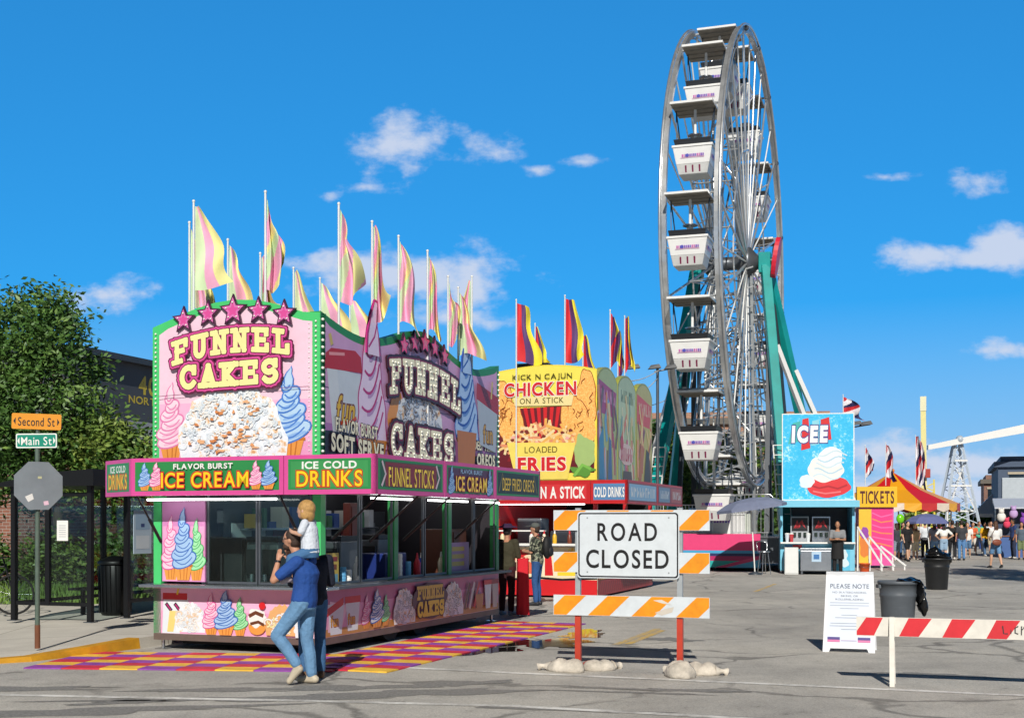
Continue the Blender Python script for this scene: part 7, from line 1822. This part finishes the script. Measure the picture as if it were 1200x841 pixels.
def child(label, x, y, z, rz):
    t = thing('person', label, 'person', (x, y, z), rz, 'people at the pink stand')
    V = {k: Vector(v) for k, v in KJ.items()}; SKM = mat('#e2b296', .55, var=.06, k=.72)
    m = MB(); H = V['head']
    loft(m, [((0, 0, -.06), .09, .075), ((0, 0, 0), .105, .085), ((0, .01, .12), .095, .08), ((0, .015, .22), .10, .078), ((0, .025, .29), .07, .055)], SKM)
    m.ball(H, (.078, .09, .10), SKM, 16, 12); m.ball(H + Vector((0, .03, -.05)), (.055, .055, .045), SKM, 12, 8); m.ball(H + Vector((0, .09, -.015)), (.010, .014, .012), SKM, 8, 6)
    for q in (-1, 1): m.ball(H + Vector((q * .077, 0, -.01)), (.012, .016, .024), SKM, 8, 6)
    cap_(m, V['neck'] - Vector((0, 0, .04)), H - Vector((0, .01, .05)), .038, .036, SKM)
    for k in 'LR':
        cap_(m, V['sh' + k], V['el' + k], .034, .027, SKM); cap_(m, V['el' + k], V['wr' + k], .027, .02, SKM); cap_(m, V['wr' + k], V['ha' + k], .022, .018, SKM)
        d = (V['ha' + k] - V['wr' + k]).normalized()
        for i in range(4): cap_(m, V['ha' + k] + Vector((0, 0, .011 * (i - 1.5))), V['ha' + k] + Vector((0, 0, .013 * (i - 1.5))) + d * .032, .006, .005, SKM, 6)
        cap_(m, V['hip' + k], V['kn' + k], .055, .042, SKM); cap_(m, V['kn' + k], V['an' + k], .042, .028, SKM); cap_(m, V['an' + k], V['to' + k], .026, .022, SKM)
    soft(m.build('body', t), .007, 2)
    m = MB(); mt = mat('#dfe6f2', .8, var=.12, scale=4, bump=.8)
    loft(m, [((0, 0, -.03), .118, .098), ((0, .005, .06), .112, .094), ((0, .01, .14), .108, .092), ((0, .015, .23), .112, .09), ((0, .025, .30), .078, .062)], mt)
    for k in 'LR': cap_(m, V['sh' + k], V['sh' + k].lerp(V['el' + k], .75), .046, .042, mt)
    soft(m.build('shirt', t), .008, 2)
    m = MB(); mt = mat('#42709f', .85, var=.2, bump=.3)
    loft(m, [((0, 0, -.08), .10, .085), ((0, 0, -.01), .118, .096), ((0, 0, .03), .112, .092)], mt)
    for k in 'LR': cap_(m, V['hip' + k], V['kn' + k], .064, .05, mt); cap_(m, V['kn' + k], V['kn' + k].lerp(V['an' + k], .85), .05, .04, mt)
    soft(m.build('trousers', t), .008, 2)
    m = MB(); mt = mat('#c79a5a', .55, var=.3, scale=30, bump=.4)
    m.ball(H + Vector((0, -.014, .022)), (.088, .096, .094), mt, 16, 12); m.ball(H + Vector((0, -.05, -.045)), (.07, .05, .075), mt, 12, 8)
    for q in (-1, 1): m.ball(H + Vector((q * .066, -.015, -.04)), (.022, .05, .06), mt, 10, 8)
    soft(m.build('hair', t), .008, 1)
    for k in 'LR': m = MB(); cap_(m, V['an' + k] - Vector((0, .02, .01)), V['to' + k], .034, .028, mat('#b8aab0', .6)); m.build('shoe', t)
    m = MB()
    for q in (-1, 1): m.ball(H + Vector((q * .03, .082, .0)), (.010, .007, .009), c('#2a3a50'), 8, 6)
    m.build('eyes', t)
    return t
cx_, cy_ = -.0, -.02
child('small blond child in a pale tee riding on the shoulders of the man in blue', MANX + math.sin(MRZ) * .05, MANY - math.cos(MRZ) * .05, 1.42, MRZ)
J = stance('fold', 'stand', .02, 1)
person('person in dark navy clothes mostly hidden behind the man in blue', -2.19, 14.05, R(20), J, '#c98f6e', '#141a2e', '#3f6a98', '#2a1c14', '#7a5a40', 1.2, 1.0, s=.93, vox=.014, group='people at the pink stand')
# people at the chicken stand
J = stance('fold', 'stand', .03, 2)
pm = person('man in a patterned black shirt, jeans and cap at the chicken stand', .52, 26.3, R(72), J, '#d39a7c', '#2a2c28', '#2f5a94', '#3a2a20', '#22242a', .7, 1.0, s=.97, vox=.013, hat='#5a5f5c', group='people between the two food stands')
def camo(t, b):
    vo = t.nodes.new('ShaderNodeTexVoronoi'); vo.inputs['Scale'].default_value = 13
    t.links.new(ramp(t, tnoise(t, 11, 2, .5), [(.42, (.012, .014, .012)), (.47, (.02, .03, .02)), (.54, (.35, .36, .26)), (.6, (.05, .07, .05))]), b.inputs['Base Color']); b.inputs['Roughness'].default_value = .8
CAMO = node_mat('patterned_cloth', camo)
for ch in KIDS[pm.name]:
    if ch.name.startswith('shirt'): ch.data.materials[0] = CAMO
bp = thing('backpack', 'black backpack on the man in the patterned shirt', 'backpack', (.52 + .21 * math.sin(R(72)), 26.3 - .21 * math.cos(R(72)), .98), R(72))
m = MB(); m.ball((0, 0, .22), (.16, .10, .24), c('#16171a', rough=.7), 18, 12); m.build('bag_body', bp)
m = MB(); m.ball((0, -.08, .14), (.11, .05, .11), c('#202226', rough=.7), 12, 8); m.build('pocket', bp)
for q in (-1, 1):
    m = MB(); m.poly3([(q * .10, .06, .4), (q * .12, .16, .46), (q * .12, .30, .36), (q * .12, .27, .2), (q * .10, .08, .05)], .014, BLACK, 6); m.build('strap', bp)
J = stance('phone', 'stand', .02, 3)
pw = person('person in a purple hat, olive jacket and maroon trousers behind the pink stand', -.10, 23.55, R(-30), J, '#c98f6e', '#3d3a26', '#3c1218', '#1c1414', '#9aa4b0', 1.2, 1.0, s=.96, vox=.014, group='people between the two food stands')
m = MB(); m.lathe([(.0, .10), (.07, .10), (.10, .06), (.20, .03), (.21, .02), (.10, .03), (.09, .0)], c('#3a1f44', rough=.8), 20, (0, .03, 1.66), cap=False); m.build('hat', pw)
# kiosk worker
J = stance('fold', 'stand', .03, 5)
kw = person('kiosk worker in a grey shirt and black apron in front of the blue kiosk', 10.62, 41.75, R(165), J, '#c08a68', '#8d9094', '#1c1c20', '#2a1c16', '#1a1a1a', .6, 1.0, s=1.0, vox=.014, group='people at the fair')
m = MB(); loft(m, [((0, .02, .50), .21, .155), ((0, .02, .95), .19, .15), ((0, .02, 1.2), .175, .145)], c('#141416', rough=.8)); soft(m.build('apron', kw), .016, 2)
# the crowd in the street
CROWD = [  # px, distance, facing, arms, legs, shirt, trousers, leg length, hair, hair length, scale, skin, extra, label
 (1051, 56.5, 10, 'down', 'stand', '#3a3d48', '#8a9aa8', .5, '#3a2216', .12, .95, 0, {}, 'woman in a black top and grey shorts beside the ticket booth'),
 (1063, 55.5, -160, 'down', 'walk', '#16161a', '#131316', .42, '#2a1a14', 0, 1.0, 2, {}, 'person in a black tee and short black shorts near the ticket booth'),
 (1073, 57.5, 20, 'fold', 'stand', '#e8c898', '#e8dcc0', .5, '#6a4426', .2, .93, 2, {}, 'woman in tan with beige shorts under the edge of the slate umbrella'),
 (1084, 58.0, -10, 'down', 'stand', '#dfe6ee', '#1a1c24', 1.0, '#3a2a20', 0, 1.02, 0, {}, 'man in a white tank top and black trousers under the slate umbrella'),
 (1095, 57.0, 5, 'fold', 'stand', '#9a9aa8', '#7fa6d0', 1.0, '#2a1c18', .1, .97, 1, {}, 'person in a grey top and light jeans behind the black trash can'),
 (1106, 55.5, 0, 'akimbo', 'stand', '#f2f2ee', '#9ab8d4', .42, '#2c1c14', .18, .96, 2, dict(fem=True, crop=True), 'woman in a white tee with hands on her hips'),
 (1116, 57.5, -20, 'down', 'walk', '#1a1c1e', '#22242a', 1.0, '#2a1c14', 0, 1.03, 1, {}, 'person all in black right of the woman with hands on hips'),
 (1127, 57.0, 0, 'down', 'stand', '#3a3c42', '#5f8fc4', 1.0, '#2a1e18', 0, 1.03, 0, {}, 'man in a black tee and blue jeans seen from behind'),
 (1140, 66.0, 180, 'fold', 'walk', '#e8683a', '#eae4da', .4, '#4a2e1c', .15, .97, 0, dict(fem=True), 'woman in an orange top and white shorts'),
 (1154, 64.0, -170, 'down', 'walk', '#f0b418', '#4f7098', 1.0, '#2a1c14', 0, .97, 1, {}, 'person in a bright yellow tee and jeans'),
 (1167, 47.6, 8, 'fold', 'walk', '#f0efec', '#6f9cc8', .40, '#5a3a22', .16, 1.0, 2, dict(fem=True), 'woman in a white top and denim shorts with a brown bag, nearest of the crowd'),
 (1177, 63.0, -30, 'down', 'stand', '#5ab4c4', '#d8e8ec', .5, '#5a4030', 0, .94, 0, {}, 'person in turquoise beside the woman in denim shorts'),
 (1188, 60.0, 90, 'down', 'stand', '#2a3f74', '#2a3450', 1.0, '#1c1614', 0, 1.06, 3, dict(fat=1.2), 'heavy man in dark navy at the prize stall'),
 (1197, 58.0, 160, 'down', 'stand', '#5a6a7a', '#7a8a60', .5, '#241a16', 0, .98, 1, {}, 'man in charcoal and olive shorts at the right edge'),
 (1058, 66.0, 180, 'down', 'stand', '#d0485a', '#5a6a84', 1.0, '#2a1c14', .1, .96, 0, {}, 'person in dark red far behind the ticket queue'),
 (1079, 70.0, 150, 'down', 'walk', '#c8d0d8', '#3a4a66', 1.0, '#3a281c', 0, 1.0, 2, {}, 'person in pale grey far behind the slate umbrella'),
 (1101, 72.0, 180, 'down', 'walk', '#e87a94', '#5a7aa4', 1.0, '#1c1410', .1, .98, 3, {}, 'person in raspberry far behind the woman in white'),
 (1112, 76.0, 170, 'down', 'walk', '#8ab4e0', '#b8a890', .5, '#5a3c22', 0, 1.0, 0, {}, 'person in dusty blue far back in the street'),
 (1121, 78.0, 200, 'fold', 'stand', '#d8d4c8', '#22262e', 1.0, '#241a14', 0, 1.0, 4, {}, 'person in cream far back in the street'),
 (1133, 74.0, 180, 'down', 'walk', '#f0c850', '#6f96c4', 1.0, '#3a281c', .12, .97, 2, {}, 'person in dark grey far back between the jeans man and the orange top'),
 (1146, 82.0, 160, 'down', 'walk', '#8ab0c8', '#2a3040', 1.0, '#4a3222', 0, .98, 0, {}, 'person in light blue far back left of the yellow tee'),
 (1159, 80.0, 190, 'down', 'walk', '#e0dcd4', '#4a5a74', 1.0, '#2c1e16', .1, .98, 1, {}, 'person in off-white far back by the market tents'),
 (1171, 76.0, 180, 'fold', 'stand', '#e8404a', '#6a7a94', 1.0, '#2c1e16', 0, 1.0, 0, {}, 'person in a red tee far back by the prize stall'),
 (1054, 59.0, 30, 'akimbo', 'stand', '#f0e4d8', '#3f6796', 1.0, '#4a2e1c', .14, .95, 2, dict(fem=True), 'woman in ivory with jeans and hands on hips beside the ticket booth'),
 (1068, 59.5, -30, 'down', 'stand', '#e05a7a', '#e8e0d4', .5, '#6a4426', .16, .96, 0, dict(fem=True), 'woman in a rose top and cream shorts in the ticket queue'),
 (1089, 60.5, 15, 'down', 'walk', '#f4c8a0', '#4a5a6c', .5, '#2a1c14', 0, 1.0, 1, {}, 'person in peach and slate shorts in the ticket queue'),
 (1100, 60.0, -12, 'fold', 'stand', '#b8d0e8', '#2c3a54', 1.0, '#8a6a3a', .12, .98, 0, {}, 'fair haired person in ice blue behind the woman in white'),
 (1111, 61.0, 24, 'down', 'walk', '#e8e4dc', '#7a5a40', .5, '#3a281c', 0, 1.02, 2, {}, 'man in off-white and brown shorts behind the person all in black'),
 (1122, 62.0, 0, 'akimbo', 'stand', '#8a3a8a', '#3a4a66', 1.0, '#2c1c14', .16, .97, 0, dict(fem=True), 'woman in plum with hands on hips behind the jeans man'),
 (1134, 61.0, 160, 'down', 'walk', '#f2f0ea', '#5f86b0', .45, '#6a4a2a', .14, .95, 2, dict(fem=True), 'woman in a white tee and pale denim shorts left of the orange top'),
 (1147, 69.0, 190, 'fold', 'walk', '#5ac0a0', '#2a3040', 1.0, '#2a1c14', 0, 1.0, 1, {}, 'person in mint green between the orange top and the yellow tee'),
 (1161, 70.0, 175, 'down', 'walk', '#e8e8f0', '#c8b898', .5, '#4a3222', 0, 1.0, 0, {}, 'man in white and sand shorts left of the prize stall'),
 (1182, 72.0, 170, 'down', 'walk', '#b07ac8', '#5a6a88', 1.0, '#1c1412', .1, .98, 3, {}, 'person in violet far back by the prize stall'),
]
for i, (px, Z, face, arms, legs, sh_, pa, ll, hc, hl, sc, sk, ex, lab) in enumerate(CROWD):
    x, y = PX(px, Z)
    person(lab, x, y, R(face), stance(arms, legs, .02, i), SKIN[sk], sh_, pa, hc, ('#e6e2da', '#2a2a2c', '#b8b0a4')[i % 3], .6 if i % 4 else .35, ll, sc, hl, vox=.02, group='people walking in the street', fingers=False, **ex)
x, y = PX(1167, 47.6)
sb = thing('shoulder_bag', 'brown shoulder bag on the hip of the woman in denim shorts', 'bag', (x - .05, y - .24, .86), R(8))
m = MB(); m.ball((0, 0, .10), (.19, .07, .12), mat('#8a4a34', .6), 16, 10); m.build('bag_body', sb)
m = MB(); m.poly3([(-.16, .02, .15), (-.16, .06, .4), (0.0, .12, .62), (.12, .16, .7)], .012, mat('#5a2e20', .6), 6); m.build('strap', sb)
gx, gy = PX(1055, 54); gh = thing('balloon', 'lime green foil balloon over the queue at the ticket booth', 'balloon', (gx, gy, 1.55), 0)
m = MB(); m.ball((0, 0, .3), (.17, .13, .20), c('#7ad81e', rough=.25), 16, 10); m.build('balloon_skin', gh)
m = MB(); m.tube((0, 0, -.45), (0, 0, .14), .008, c('#7ad81e')); m.build('string', gh)

# turn the blended figures into plain meshes, all at once
bpy.context.view_layer.update()
dg = bpy.context.evaluated_depsgraph_get()
new = []
for o in BAKE:
    me = bpy.data.meshes.new_from_object(o.evaluated_get(dg)); new.append((o, me))
for o, me in new:
    o.modifiers.clear()
    mats_ = list(o.data.materials)
    o.data = me
    me.materials.clear()
    for q in mats_: me.materials.append(q)
    me.polygons.foreach_set('material_index', [0] * len(me.polygons))
    me.polygons.foreach_set('use_smooth', [True] * len(me.polygons)); me.update()
